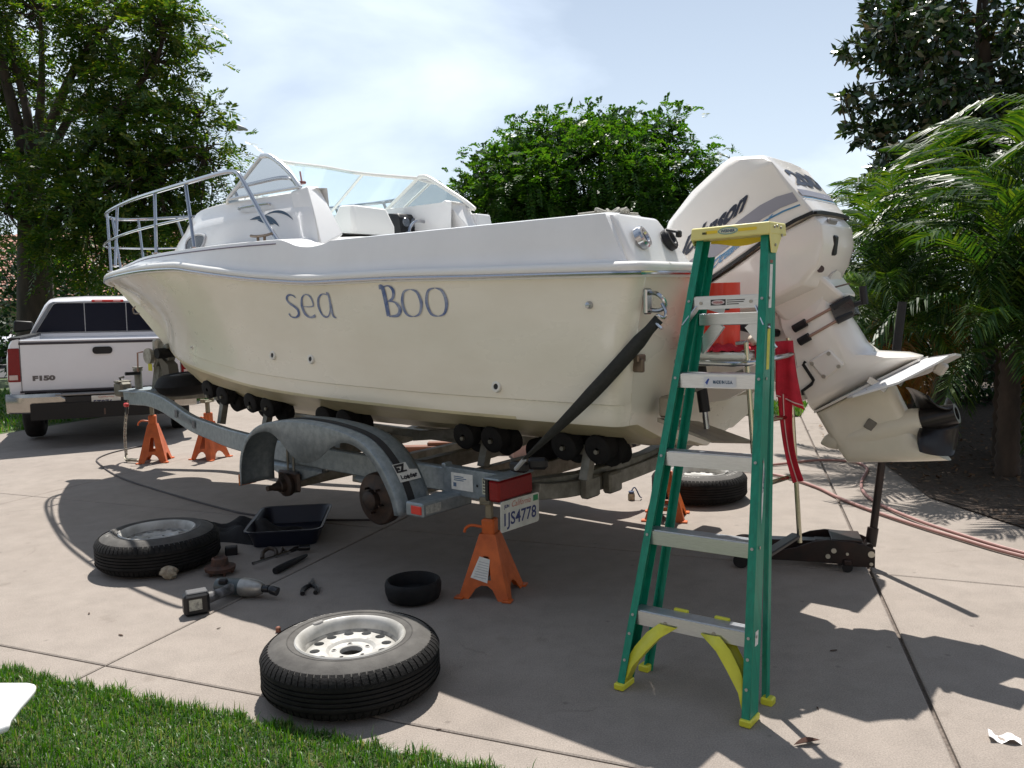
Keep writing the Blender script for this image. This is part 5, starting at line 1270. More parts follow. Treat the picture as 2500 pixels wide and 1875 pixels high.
# stickers on the right rail's outer web
def wf(t0, d0, dt, dd, m_, nm):
    q = MB(); pts = [(t0, d0), (t0, d0 + dd), (t0 + dt, d0 + dd), (t0 + dt, d0)]; q.add([lad(lw(t) + .0012, t, d) for t, d in pts], [(0, 1, 2, 3)]); return ob(nm, q, m_, LL, ang=None)
wf(1.48, .025, .17, .03, STICKER, 'rail_label'); wf(1.655, .025, .012, .03, mat('brown_print', (.25, .08, .05), .5), 'rail_label')
wf(1.245, .025, .155, .03, mat('yellow_label', (.60, .58, .06), .5, noise=.2, nscale=60), 'rail_label'); wf(1.40, .025, .02, .03, INK, 'rail_label'); wf(.26, .02, .05, .03, STICKER, 'rail_label')
q = MB(); q.add([lad(lw(t) + .0012, t, d) for t, d in [(.80 + .12 * math.sin(a), .038 + .010 * math.cos(a)) for a in np.linspace(0, 2 * math.pi, 25)[:-1]]], [tuple(range(24))]); eo = ob('rail_emblem', q, mat('emblem_green', (.16, .33, .30), .5), LL, ang=None)
q = MB(); q.add([lad(lw(t) + .0018, t, d) for t, d in [(.80 + .105 * math.sin(a), .038 + .0075 * math.cos(a)) for a in np.linspace(0, 2 * math.pi, 25)[:-1]]], [tuple(range(24))]); ob('emblem_oval', q, STICKER, eo, ang=None)
lettering('emblem_print', 'WERNER', .011, lambda x, y: tuple(lad(lw(.8) + .0024, .72 + x, .042 - y)), mat('print_teal', (.03, .08, .14), .5), eo, bold=.0005, width=.16)

# ================================================================ wheels lying on the driveway
RIM = mat('wheel_white', (0.50, 0.49, 0.465), 0.4, col2=(0.31, 0.30, 0.275), nscale=7, rvar=.12)
RIM_DIRTY = mat('wheel_barrel', (0.42, 0.41, 0.38), 0.5, col2=(0.10, 0.095, 0.09), nscale=10)
TYRE_SIDE = mat('dusty_sidewall', (0.10, 0.095, 0.088), 0.75, spec=.25, col2=(0.066, 0.062, 0.058), nscale=11, bump=.12, bscale=90)
TREAD = mat('tread_rubber', (0.016, 0.015, 0.015), 0.8, spec=.2, col2=(0.009, 0.009, 0.009), nscale=16, bump=.3, bscale=120)
def wheel_parts(t, Rr=.356, W=.215, rr=.2149, lid=''):
    """tyre on a round-hole steel wheel, axis z, outer face up, resting on z = 0"""
    h = W / 2; q = MB(); tn = 96
    side = [(rr - .012, W - .030), (rr + .0, W - .012), (rr + .012, W - .006), (rr + .03, W - .002), (rr + .05, W + .001), (rr + .07, W - .004), (rr + .085, W - .011)]
    q.lathe(side + [(Rr - .034, W - .022), (Rr - .024, W - .029)], tn); q.lathe([(a, W - z) for a, z in side + [(Rr - .034, W - .022), (Rr - .024, W - .029)]], tn)
    q.lathe([(rr - .012, W - .03), (rr - .012, .03)], tn)
    tyre = ob('tyre', q, TYRE_SIDE, t, ang=50)
    q = MB()
    q.lathe([(rr + .031, W - .0015), (rr + .034, W + .0015), (rr + .037, W - .0010)], tn); q.lathe([(Rr - .052, W - .0185), (Rr - .049, W - .0150), (Rr - .046, W - .0185)], tn); ob('sidewall_ring', q, TYRE_SIDE, tyre, ang=60)
    # tread: shoulder and body with ribs, grooves and slots
    q = MB(); prof = [(Rr - .0245, W - .0288), (Rr - .016, W - .036), (Rr - .0085, W - .047), (Rr - .004, W - .058)]
    zs = np.linspace(W - .062, .062, 6)
    for i in range(5):
        z0, z1 = zs[i], zs[i + 1]; prof += [(Rr - .001, z0 - .003), (Rr, (z0 + z1) / 2), (Rr - .001, z1 + .003), (Rr - .010, z1 + .002), (Rr - .010, z1 - .002)]
    prof = prof[:-2] + [(Rr - .004, .058), (Rr - .0085, .047), (Rr - .016, .036), (Rr - .0245, .0288)]
    q.lathe(prof, tn); tread = ob('tread', q, TREAD, tyre, ang=30)
    # shoulder lugs all round, both edges, and zig-zag blocks on the ribs
    q = MB()
    for k in range(74):
        a = 2 * math.pi * k / 74; a2 = a + 2 * math.pi / 74 * .78
        for top in (1, 0):
            pr = [(Rr - .030, .022), (Rr - .018, .031), (Rr - .007, .043), (Rr + .0015, .060)]
            rows = []
            for ang_, sk in ((a, 0), (a2, 0)):
                rows.append([(r_ * math.cos(ang_ + .02 * j / 3), r_ * math.sin(ang_ + .02 * j / 3), (W - z + .0025) if top else (z - .0025)) for j, (r_, z) in enumerate(pr)])
            inner = [[(x * .985, y * .985, z) for x, y, z in rw] for rw in rows]
            q.grid([inner[0], rows[0], rows[1], inner[1]])
    lug = ob('tread_lugs', q, TREAD, tyre, ang=20); lug['kind'] = 'stuff'
    # wheel
    q = MB(); lip = [(rr + .006, W - .016), (rr + .007, W - .006), (rr + .0015, W - .001), (rr - .006, W - .004), (rr - .014, W - .014), (rr - .021, W - .030), (rr - .024, W - .050)]
    q.lathe(lip, 72); rim = ob('rim', q, RIM, t, ang=40)
    q = MB(); q.lathe([(rr - .024, W - .050), (rr - .028, W - .056), (rr - .031, W - .066), (rr - .034, .02)], 72); ob('rim_barrel', q, RIM_DIRTY, rim, ang=40)
    # spoke disc with eight round holes and a centre bore: built as a ring of cells round each hole
    z0 = W - .064; ro, ri, rc = rr - .031, .100, .143; nh = 12; hr = .0205; q = MB()
    def zz(r_): 
        return z0 + .012 - .014 * ((r_ - rc) / (ro - rc)) ** 2 if r_ > rc else z0 + .012 - .004 * ((rc - r_) / (rc - ri)) ** 2
    for k in range(nh):
        a0 = 2 * math.pi * k / nh; da = math.pi / nh; m_ = 32; outer = []
        for j in range(m_):
            th = 2 * math.pi * j / m_; cx, cy = math.cos(th), math.sin(th)
            # square cell boundary in (radius, angle)
            s_ = max(abs(cx), abs(cy)); ux, uy = cx / s_, cy / s_
            r_ = rc + (ux * (ro - rc) if ux > 0 else ux * (rc - ri)); aa = a0 + uy * da; outer.append((r_ * math.cos(aa), r_ * math.sin(aa), zz(r_)))
        ring = []; lipd = []
        for j in range(m_):
            th = 2 * math.pi * j / m_; r_ = rc + hr * math.cos(th); tx = hr * math.sin(th)
            p = Vector((math.cos(a0), math.sin(a0), 0)) * r_ + Vector((-math.sin(a0), math.cos(a0), 0)) * tx; ring.append((p.x, p.y, zz(rc) + .001)); p2 = Vector((math.cos(a0), math.sin(a0), 0)) * (rc + hr * .93 * math.cos(th)) + Vector((-math.sin(a0), math.cos(a0), 0)) * tx * .93; lipd.append((p2.x, p2.y, zz(rc) - .016))
        q.grid([outer, ring, lipd], cv=True)
    q.lathe([(ri, zz(ri)), (.094, z0 + .004), (.088, z0 - .002), (.075, z0 - .004), (.060, z0 - .002), (.050, z0 + .001), (.0455, z0 - .002), (.044, z0 - .02)], 64)
    ob('rim_disc', q, RIM, rim, ang=30)
    q = MB()
    for k in range(5):
        a = 2 * math.pi * (k + .25) / 5; q.lathe([(.0125, .0), (.0105, .0035), (.0075, .004)], 14, Matrix.Translation((.070 * math.cos(a), .070 * math.sin(a), z0 - .0035)))
    ob('lug_seat', q, RIM, rim, ang=40)
    q = MB()
    for k in range(5):
        a = 2 * math.pi * (k + .25) / 5; q.disc((.070 * math.cos(a), .070 * math.sin(a), z0 + .0008), .0078, n=12)
    q.disc((0, 0, .03), rr - .036, n=40)
    ob('lug_hole', q, mat('shadow_gap', (.012, .010, .010), .9), rim, ang=None)
    a = R(125); q = MB(); q.box(((rr + .001) * math.cos(a), (rr + .001) * math.sin(a), W - .002), (.052, .014, .012), Matrix.Rotation(a + math.pi / 2, 3, 'Z'), bev=.004); ob('balance_weight', q, mat('lead_grey', (.27, .26, .25), .6), rim)
    # raised sidewall lettering
    def arc(a0, r0, o=.0012):
        def f(x, y):
            an = a0 - x / (r0 + .015); r_ = r0 + y; zs_ = np.interp(r_, [rr + .03, rr + .05, rr + .07, rr + .085, Rr - .034], [W - .002, W + .001, W - .004, W - .011, W - .022]); return (r_ * math.cos(an), r_ * math.sin(an), zs_ + o)
        return f
    SL = mat('sidewall_letters', (0.21, 0.20, 0.185), 0.7)
    lettering('sidewall_lettering', 'HI  RUN', .030, arc(R(142), rr + .052), SL, tyre, bold=.0012, width=.19)
    lettering('sidewall_lettering', 'RADIAL', .024, arc(R(58), rr + .052), SL, tyre, bold=.0008, width=.13)
    return tyre
G_W = 'loose trailer wheels lying on the driveway'
w1 = thing('trailer_wheel', 'white round-hole wheel and tyre lying flat nearest the lawn edge', 'wheel', (-.6813, 3.2988, 0), R(14), G_W)
wheel_parts(w1)
w2 = copy_tree(w1); w2.location = (-2.185, 5.045, 0); w2.rotation_euler = (0, 0, R(70)); w2['label'] = 'wheel and tyre lying flat half in shade by the cordless drill'
w3 = copy_tree(w1); w3.location = (1.405, 6.34, 0); w3.rotation_euler = (0, 0, R(200)); w3['label'] = 'wheel and tyre lying flat in the sun behind the green ladder'
# spare tyre lying on the trailer tongue
sp = thing('spare_tyre', 'black spare tyre lying on the trailer tongue under the bow', 'tyre', (1.244 - math.sin(R(51)) * 5.45, 4.408 + math.cos(R(51)) * 5.45, .76), R(30))
q = MB(); Rr, W = .31, .19
q.lathe([(.17, .03), (.165, W - .03), (.175, W - .01), (.20, W), (.23, W - .003), (.262, W - .02), (.279, W - .04), (Rr, W / 2), (.279, .04), (.262, .02), (.23, .003), (.20, 0), (.175, .01), (.17, .03)], 48); ob('tyre', q, RUBBER, sp, ang=50)
q = MB(); q.lathe([(.178, W - .02), (.172, W - .012), (.160, W - .02), (.15, W - .06), (.06, W - .075), (.0, W - .075)], 40); ob('rim', q, mat('spare_rim', (.10, .10, .10), .4, .3), sp)
sp.rotation_euler = (R(2), R(-3), 0)
# ================================================================ floor jack
JB = mat('jack_black', (.010, .008, .008), .4, col2=(.028, .014, .012), nscale=9, spec=.35)
ja, jb_ = Vector((1.27, 4.80, 0)), Vector((1.985, 4.60, 0)); jd = (jb_ - ja); JL = jd.length
fj = thing('floor_jack', 'black trolley floor jack with its long handle standing up behind the motor', 'floor jack', ja, math.atan2(jd.y, jd.x))
prof = [(.02, .055), (.02, .085), (.12, .105), (.26, .105), (.33, .122), (.42, .160), (.50, .175), (.64, .166), (.70, .150), (JL, .130), (JL, .03), (.60, .03), (.52, .045), (.10, .045)]
for sy in (-1, 1):
    q = MB(); q.prism(prof, lambda x, z: (x, sy * .115, z), lambda x, z: (x, sy * .108, z)); bevel(ob('side_plate', q, JB, fj, ang=30), .002, 1)
q = MB(); q.box((.56, 0, .10), (.28, .10, .10), bev=.02); q.tube([(.40, 0, .10), (.20, 0, .10)], .03, 14); ob('hydraulic_unit', q, JB, fj)
q = MB(); q.bar([(.45, 0, .12), (.15, 0, .115), (.05, 0, .10)], .07, .05); ob('lift_arm', q, JB, fj)
q = MB(); q.lathe([(0, .0), (.05, .0), (.055, .012), (.045, .016), (0, .014)], 20, Matrix.Translation((.06, 0, .125))); ob('saddle', q, RUST, fj)
q = MB(); q.box((.60, 0, .168), (.16, .20, .012), bev=.003); ob('top_plate', q, JB, fj)
for x, r_, y in ((.035, .042, .14), (.035, .042, -.14)):
    q = MB(); q.tube([(x, y - .02, r_), (x, y + .02, r_)], r_, 20); ob('front_wheel', q, BLACK, fj)
for y in (-.12, .12):
    q = MB(); q.tube([(.60, y - .012, .028), (.60, y + .012, .028)], .028, 16); ob('caster_wheel', q, BLACK, fj)
    q = MB(); q.box((.60, y, .055), (.04, .04, .03), bev=.005); q.box((.62, y - .02 * (1 if y > 0 else -1), .065), (.12, .01, .012)); ob('caster_fork', q, JB, fj)
for x, z, r_ in ((.50, .082, .013), (.53, .115, .014), (JL - .02, .105, .018), (JL - .02, .05, .010), (.60, .10, .008)):
    q = MB(); q.disc((x, -.116, z), r_, (0, -1, 0), 12, .006); ob('pivot_bolt', q, mat('zinc_bolt', (.55, .53, .46), .35, .8), fj)
q = MB(); q.tube([(JL - .01, 0, .12), (JL + .004, .01, .22)], .030, 14); q.tube([(JL - .02, -.05, .125), (JL - .02, .05, .125)], .02, 10); ob('handle_socket', q, JB, fj)
hp = [(JL, .005, .16), (JL + .06, .05, .70), (JL + .105, .08, 1.06)]
q = MB(); q.tube(hp, .021, 12); ob('handle', q, JB, fj)
q = MB(); q.tube([(JL + .105, .08, 1.06), (JL + .15, .11, 1.47)], .0235, 12); ob('handle_grip', q, mat('foam_grip', (.018, .018, .019), .9, bump=.2), fj)

# ================================================================ swim platform with boarding ladder, red tube, red cloth
pz = 1.284
q = MB(); q.box((-.135, .52, pz - .017), (.31, .40, .034), bev=.010); q.box((-.12, .52, pz - .05), (.27, .36, .03), bev=.008); ob('swim_platform', q, mat('platform_white', (.72, .72, .66), .35, coat=.3, noise=.06), boat)
q = MB(); q.tube(smooth_path([(.04, .735, pz - .045), (-.22, .735, pz - .048), (-.31, .71, pz - .045), (-.35, .60, pz - .035), (-.36, .45, pz - .03), (-.35, .33, pz - .03)], 6), .0125, 10); ob('platform_rail', q, CHROME, boat)
bl_ = bpy.data.objects.new('boarding_ladder', None); COL.objects.link(bl_); bl_.parent = boat
WCH = mat('warm_chrome', (.50, .48, .38), .2, 1.0)
for a, b_ in (((-.285, .70, pz + .045), (-.35, .70, .42)), ((-.325, .315, pz + .045), (-.385, .31, .355))):
    m_ = tuple(a[i] + (b_[i] - a[i]) * .45 for i in range(3))
    q = MB(); q.tube([a, m_], .0115, 10); q.tube([m_, b_], .0115, 10); ob('ladder_rail', q, WCH, bl_)
q = MB(); q.tube([(-.285, .70, pz + .045), (-.27, .67, pz + .05), (-.285, .66, pz - .045)], .009, 8); q.tube([(-.285, .70, pz + .045), (-.24, .70, pz + .04)], .010, 8); ob('ladder_hinge', q, CHROME, bl_)
q = MB(); q.box((-.365, .50, .385), (.05, .40, .02), bev=.005); ob('ladder_tread', q, BLACK, bl_)
q = MB(); q.tube([(-.355, .68, .70), (-.365, .32, .68)], .011, 10); q.tube([(-.33, .69, .98), (-.345, .315, .96)], .011, 10); ob('ladder_rung', q, WCH, bl_)
q = MB(); q.bar([(-.02, .66, 1.10), (-.25, .66, 1.20)], .02, .012); ob('ladder_stay', q, GALV_OLD, boat)
rt = thing('red_tube', 'tall red plastic cylinder standing on the white swim platform behind the ladder', 'cylinder', BOAT_LOC, BOAT_RZ)
q = MB(); q.lathe([(0, .004), (.081, .004), (.083, .0), (.084, .02), (.0845, .295), (.085, .305), (.081, .305), (.079, .03), (0, .02)], 40, Matrix.Translation((-.112, .575, pz + .003))); ob('tube_wall', q, mat('red_plastic_tube', (.72, .035, .015), .38, coat=.15, noise=.08, nscale=6), rt, ang=40)
q = MB()
for z0, z1, a0, a1 in ((.185, .20, 116, 140), (.140, .150, 112, 150)):
    q.grid([[(-.112 + .0857 * math.cos(a), .575 + .0857 * math.sin(a), pz + z) for a in np.linspace(R(a0), R(a1), 6)] for z in (z0, z1)])
ob('tube_print', q, INK, rt, ang=None)
CLOTH = mat('red_cloth', (.50, .012, .03), .85, col2=(.36, .008, .02), nscale=14, bump=.3, bscale=60)
SEAM = mat('cloth_seam', (.62, .40, .36), .85)
rc = thing('red_rag', 'crumpled red cloth on the swim platform with its end hanging down past the ladder', 'cloth', BOAT_LOC, BOAT_RZ)
q = MB(); rows = []
for i in range(30):
    u = i / 29; row = []
    for j in range(14):
        v = j / 13; x = .005 - .32 * u; y = .655 + (v - .5) * (.15 - .04 * u) - .18 * max(0, u - .65)
        hgt = (.045 * math.exp(-((u - .20) / .16) ** 2) + .022) * math.sin(math.pi * v) ** .6
        hgt += .010 * math.sin(23 * u + 4 * v) * math.sin(math.pi * v) + .006 * math.sin(41 * u - 9 * v)
        row.append((x + .010 * math.sin(9 * v + u * 5), y + .008 * math.sin(17 * u), pz + .003 + max(hgt, .0) + .03 * max(0, u - .8)))
    rows.append(row)
q.grid(rows); ob('bundle', q, CLOTH, rc, ang=80)
def hang(name, L_, R_, nfold, amp):
    """hanging cloth between a left and a right edge curve"""
    l, r_ = smooth_path(L_, 6), smooth_path(R_, 6); rows = []
    for i in range(len(l)):
        row = []
        for j in range(11):
            t = j / 10; p = l[i].lerp(r_[i], t); p = p + Vector((-.3, 1, 0)) * amp * math.sin(nfold * math.pi * t + i * .12) * min(1, i / 4 + .3); row.append(p)
        rows.append(row)
    q = MB(); q.grid(rows); o = ob(name, q, CLOTH, rc, ang=80); s_ = o.modifiers.new('thickness', 'SOLIDIFY'); s_.thickness = .003; return rows
r1 = hang('hanging_flap', [(-.285, .37, 1.315), (-.30, .40, 1.20), (-.305, .41, 1.10), (-.31, .41, 1.06)], [(-.355, .33, 1.318), (-.375, .35, 1.20), (-.405, .37, 1.08), (-.428, .38, 1.00)], 3, .010)
r2 = hang('hanging_tail', [(-.312, .41, 1.09), (-.325, .41, .95), (-.345, .40, .80), (-.385, .40, .66)], [(-.375, .39, 1.05), (-.375, .39, .92), (-.395, .39, .78), (-.432, .39, .675)], 2, .008)
r3 = hang('gathered_fold', [(-.285, .62, 1.31), (-.30, .63, 1.26), (-.31, .63, 1.18), (-.315, .62, 1.10)], [(-.335, .56, 1.315), (-.345, .56, 1.26), (-.35, .56, 1.18), (-.345, .56, 1.12)], 5, .008)
q = MB(); q.tube([p + Vector((-.002, .005, 0)) for p in r1[-3]], .003, 5); q.tube([r_[4] + Vector((-.002, .006, 0)) for r_ in r2], .0028, 5); ob('seam', q, SEAM, rc)
wr = thing('white_rag', 'small crumpled off-white rag on the corner of the swim platform', 'rag', (1.244 + .777 * .29 - .629 * .60, 4.408 - .629 * .29 - .777 * .60, 1.335))
q = MB(); rows = []
for i in range(8):
    a = math.pi * i / 7; rows.append([(.034 * math.cos(2 * math.pi * k / 12) * math.sin(a) * (1 + .3 * math.sin(k * 2.3 + i)), .03 * math.sin(2 * math.pi * k / 12) * math.sin(a), .028 * -math.cos(a) + .01 * math.sin(k * 1.7)) for k in range(12)])
q.grid(rows, cv=True); ob('rag_body', q, mat('rag_white', (.62, .56, .46), .9), wr, ang=80)

# ================================================================ tools and litter on the concrete
# cordless impact driver lying on its side
dr = thing('cordless_drill', 'grey and black cordless impact driver lying on its side at the shadow edge', 'cordless drill', (-1.60, 4.22, 0), R(0))
bt, gr, hd = Vector((-.045, -.055, 0)), Vector((.0, .05, 0)), Vector((.055, .17, 0))
D1 = Matrix.Rotation(R(28), 3, 'Z')
q = MB(); q.box((-.035, -.055, .058), (.125, .085, .112), D1, bev=.014); bt_o = ob('battery', q, BLACK, dr)
q = MB(); q.box((-.032, -.048, .114), (.10, .07, .010), D1, bev=.004); ob('battery_latch', q, mat('mid_grey', (.10, .10, .105), .4), bt_o)
n_ = D1 @ Vector((0, -1, 0)); t_ = D1 @ Vector((1, 0, 0)); c = Vector((-.035, -.055, 0)) + n_ * .0430 + t_ * -.006
q = MB(); q.add([c + t_ * -.032 + Vector((0, 0, .032)), c + t_ * .030 + Vector((0, 0, .032)), c + t_ * .030 + Vector((0, 0, .088)), c + t_ * -.032 + Vector((0, 0, .088))], [(0, 1, 2, 3)]); ob('battery_label', q, mat('pale_label', (.42, .42, .36), .5, col2=(.18, .18, .17), nscale=45), bt_o, ang=None)
q = MB(); q.tube(smooth_path([(-.02, -.02, .06), (.02, .05, .055), (.065, .13, .055), (.09, .175, .055)], 5), [.030] * 5 + [.027] * 5 + [.030] * 5 + [.034], 14); ob('grip', q, mat('grip_grey', (.20, .20, .21), .45, col2=(.03, .03, .03), nscale=18), dr)
q = MB(); hdir = Vector((1, -.28, 0)).normalized(); p0 = Vector((-.02, .215, .055)); rows = []
for d, r_ in ((0, .036), (.01, .043), (.10, .045), (.15, .047), (.16, .050), (.20, .049), (.25, .040), (.275, .030), (.28, .024)):
    p = p0 + hdir * d; n1 = Vector((0, 0, 1)); n2 = hdir.cross(n1); rows.append([p + (n1 * math.cos(2 * math.pi * k / 20) + n2 * math.sin(2 * math.pi * k / 20)) * r_ for k in range(20)])
q2 = MB(); q2.grid(rows[:4], cv=True, cap=True); ob('motor_housing', q2, mat('teal_grey', (.045, .06, .065), .35, noise=.2), dr)
q2 = MB(); q2.grid(rows[3:], cv=True, cap=True); ob('gear_housing', q2, mat('cast_alloy', (.36, .35, .33), .35, .6, noise=.25, nscale=25), dr)
p1 = p0 + hdir * .28; q = MB(); q.tube([p1, p1 + hdir * .035], .020, 14); q.tube([p1 + hdir * .035, p1 + hdir * .05 + Vector((0, 0, -.004)), p1 + hdir * .085 + Vector((0, 0, -.012))], [.017, .024, .024], 14); ob('socket', q, BLACK_GLOSS, dr)
q = MB(); q.box((.03, .165, .09), (.05, .03, .03), bev=.008); ob('trigger', q, BLACK, dr)
# oil pan
pan = thing('drain_pan', 'dark blue plastic drain pan under the trailer fender', 'pan', (-1.53, 5.62, 0), R(6))
def rr_pts(hx, hy, r_, z, n=5):
    out = []
    for cx, cy, a0 in ((hx - r_, -hy + r_, -90), (hx - r_, hy - r_, 0), (-hx + r_, hy - r_, 90), (-hx + r_, -hy + r_, 180)):
        for k in range(n): a = R(a0 + 90 * k / (n - 1)); out.append((cx + r_ * math.cos(a), cy + r_ * math.sin(a), z))
    return out
q = MB(); q.grid([rr_pts(.20, .29, .05, .0), rr_pts(.215, .31, .06, .06), rr_pts(.235, .335, .06, .115), rr_pts(.25, .35, .065, .118), rr_pts(.25, .35, .065, .110)], cv=True); rp = rr_pts(.20, .29, .05, .003); q.add(rp, [tuple(range(len(rp)))])
rows = rr_pts(.228, .328, .06, .112), rr_pts(.196, .286, .05, .006); q.grid(list(rows), cv=True); ob('pan_shell', q, mat('pan_blue', (.007, .010, .024), .4), pan, ang=40)
# black rubber bowl-shaped drum
dm = thing('black_tub', 'small round black tub on the shaded concrete between the wheel and the jack stand', 'tub', (-.545, 4.285, 0))
q = MB(); q.lathe([(0, .0), (.105, .0), (.135, .015), (.146, .05), (.148, .085), (.142, .105), (.132, .110), (.122, .100), (.118, .04), (.09, .03), (.03, .034), (0, .034)], 44); ob('tub_wall', q, RUBBER, dm, ang=50)
# dark cloth heap beside the wheel
hp_ = thing('black_jacket', 'crumpled black cloth heap between the shaded wheel and the drain pan', 'cloth heap', (-1.83, 5.62, 0), R(-8))
q = MB(); rows = []
rg = np.random.default_rng(11); ph = rg.uniform(0, 6, 8)
for i in range(20):
    u = i / 19; row = []
    for j in range(16):
        v = j / 15; x = (u - .5) * .62; y = (v - .5) * .40; e_ = math.sin(math.pi * u) ** .5 * math.sin(math.pi * v) ** .5
        z = e_ * (.085 + .045 * math.sin(9 * u + ph[0]) * math.cos(7 * v + ph[1]) + .025 * math.sin(19 * u + 6 * v + ph[2]) + .015 * math.sin(31 * v - 8 * u + ph[3]))
        row.append((x + .02 * math.sin(8 * v + ph[4]), y + .03 * math.sin(7 * u + ph[5]), max(z, .0)))
    rows.append(row)
q.grid(rows); ob('cloth', q, mat('black_cloth', (.012, .011, .012), .9, bump=.4, bscale=40), hp_, ang=70)
# hub, cube, wrench etc.
h_ = thing('brake_hub', 'rusty wheel hub lying beside the shaded wheel', 'hub', (-1.73, 4.80, 0), R(20))
q = MB(); q.lathe([(0, .02), (.05, .02), (.085, .025), (.088, .045), (.05, .055), (.045, .095), (.035, .10), (.028, .09), (0, .085)], 28); ob('hub_body', q, RUST, h_)
q = MB()
for k in range(5): a = 2 * math.pi * k / 5; q.tube([(.066 * math.cos(a), .066 * math.sin(a), .0), (.066 * math.cos(a), .066 * math.sin(a), .045)], .008, 8)
ob('stud', q, RUST, h_)
cb = thing('black_block', 'small black block on the shaded concrete beside the cloth heap', 'block', (-1.79, 5.18, 0), R(18)); q = MB(); q.box((0, 0, .027), (.075, .055, .054), bev=.006); ob('block_body', q, BLACK, cb)
rw = thing('breaker_bar', 'chrome socket wrench lying in the shade in front of the drain pan', 'wrench', (0, 0, 0))
q = MB(); q.tube([(-1.555, 4.87, .035), (-1.40, 5.09, .035)], .009, 10); q.tube([(-1.56, 4.865, .035), (-1.545, 4.885, .035)], .0105, 10); ob('bar', q, CHROME, rw)
q = MB(); q.tube([(-1.40, 5.09, .035), (-1.375, 5.15, .035), (-1.36, 5.17, .035)], [.010, .016, .013], 10); q.tube([(-1.365, 5.165, .035), (-1.30, 5.19, .03)], .020, 12); ob('socket_head', q, BLACK_GLOSS, rw)
hm = thing('black_handle_tool', 'dark handled tool lying under the chrome wrench', 'tool', (0, 0, 0))
q = MB(); q.tube(smooth_path([(-1.40, 4.76, .02), (-1.36, 4.86, .022), (-1.32, 4.97, .02), (-1.29, 5.06, .018)], 4), [.020, .022, .022, .021, .021, .020, .019, .018, .016, .015, .014, .012, .010], 10); ob('tool_handle', q, BLACK, hm)
cp2 = thing('clamp_tool', 'small dark C-shaped clamp behind the chrome wrench', 'clamp', (-1.52, 5.10, 0), R(15))
q = MB(); q.tube(smooth_path([(-.05, -.05, .012), (-.045, .02, .03), (-.01, .06, .04), (.03, .03, .03), (.03, -.03, .012)], 5), .013, 8); q.tube([(.06, .0, .012), (.07, .06, .03), (.10, .02, .012)], .012, 8); ob('clamp_body', q, mat('brown_iron', (.06, .045, .035), .6, .4), cp2)
pr = thing('pliers', 'black handled pliers lying open in the boat shadow behind the near wheel', 'pliers', (-1.135, 4.52, 0), R(8))
q = MB(); q.hull([(-.012, .02, .004), (.012, .02, .004), (-.012, .02, .018), (.012, .02, .018), (-.004, .115, .006), (.004, .115, .006), (-.004, .115, .014), (.004, .115, .014)]); q.disc((0, .02, .004), .017, (0, 0, 1), 14, .016); ob('jaw', q, mat('tool_steel', (.12, .12, .12), .4, .8), pr)
for sg in (1, -1):
    q = MB(); q.tube(smooth_path([(0, .01, .011), (sg * .028, -.03, .011), (sg * .038, -.08, .011), (sg * .034, -.13, .011)], 5), [.009 + .004 * min(1, k / 4) for k in range(16)], 8); ob('handle', q, BLACK, pr)
rk = thing('crumpled_paper', 'crumpled silver-brown paper scrap beside the shaded wheel', 'scrap', (-2.00, 4.73, 0), R(10))
q = MB(); rows = []
for i in range(9):
    a = math.pi * i / 8; rows.append([((.048 + .012 * math.sin(k * 2.1 + i * 1.3)) * math.cos(2 * math.pi * k / 12) * math.sin(a), (.036 + .010 * math.sin(k * 3.1 + i)) * math.sin(2 * math.pi * k / 12) * math.sin(a), .038 - (.036 + .006 * math.sin(k * 1.3 + i)) * math.cos(a)) for k in range(12)])
q.grid(rows, cv=True); ob('paper_ball', q, mat('grubby_paper', (.42, .37, .28), .7, col2=(.22, .17, .12), nscale=25), rk, ang=20)
nt_ = thing('lug_nut', 'single rusty lug nut beside the nearest wheel', 'nut', (-1.145, 3.89, 0)); q = MB(); q.tube([(0, 0, 0), (0, 0, .022)], .0125, 6); q.tube([(0, 0, .022), (0, 0, .026)], [.0125, .008], 6); ob('nut_body', q, mat('red_rust', (.20, .08, .05), .6, .3), nt_, ang=20)
gl = thing('white_wrapper', 'crumpled white paper wrapper on the sunny concrete at far right', 'litter', (1.645, 2.745, 0), R(-20))
q = MB(); rows = []
for i in range(9):
    row = []
    for j in range(6):
        u, v = i / 8, j / 5; row.append(((u - .5) * .10, (v - .5) * .055 * (1 - .5 * abs(u - .4)), .010 + .014 * math.sin(6 * u + 2 * v) * math.sin(math.pi * v) + .010 * math.cos(9 * u)))
    rows.append(row)
q.grid(rows); ob('wrapper_sheet', q, mat('white_paper', (.80, .78, .78), .7), gl, ang=25)
lf = thing('dead_leaf', 'brown curled dead leaf in the shadow near the ladder foot', 'leaf', (.975, 2.755, 0), R(10))
q = MB(); q.grid([[(-.05 + .1 * t, w * .014 * math.sin(math.pi * t), .004 + .012 * abs(w) * math.sin(math.pi * t) + .006 * t) for w in (-1, 0, 1)] for t in np.linspace(0, 1, 9)]); ob('leaf_blade', q, mat('dry_leaf', (.09, .04, .025), .8), lf, ang=60)
jr = thing('paint_can', 'tiny tin beside the far jack stand in the sun', 'tin', (.885, 6.32, 0)); q = MB(); q.lathe([(0, 0), (.026, 0), (.027, .03), (.025, .05), (0, .052)], 16); ob('tin_body', q, mat('tin_beige', (.40, .33, .22), .5, noise=.4, nscale=50), jr); q = MB(); q.lathe([(0, .052), (.02, .052), (.022, .066), (0, .068)], 14); q.tube(smooth_path([(.0, .0, .066), (.03, .02, .09), (.06, -.02, .03), (.08, .02, .01)], 4), .005, 6); ob('tin_cap', q, mat('tin_blue', (.03, .05, .12), .4), jr)
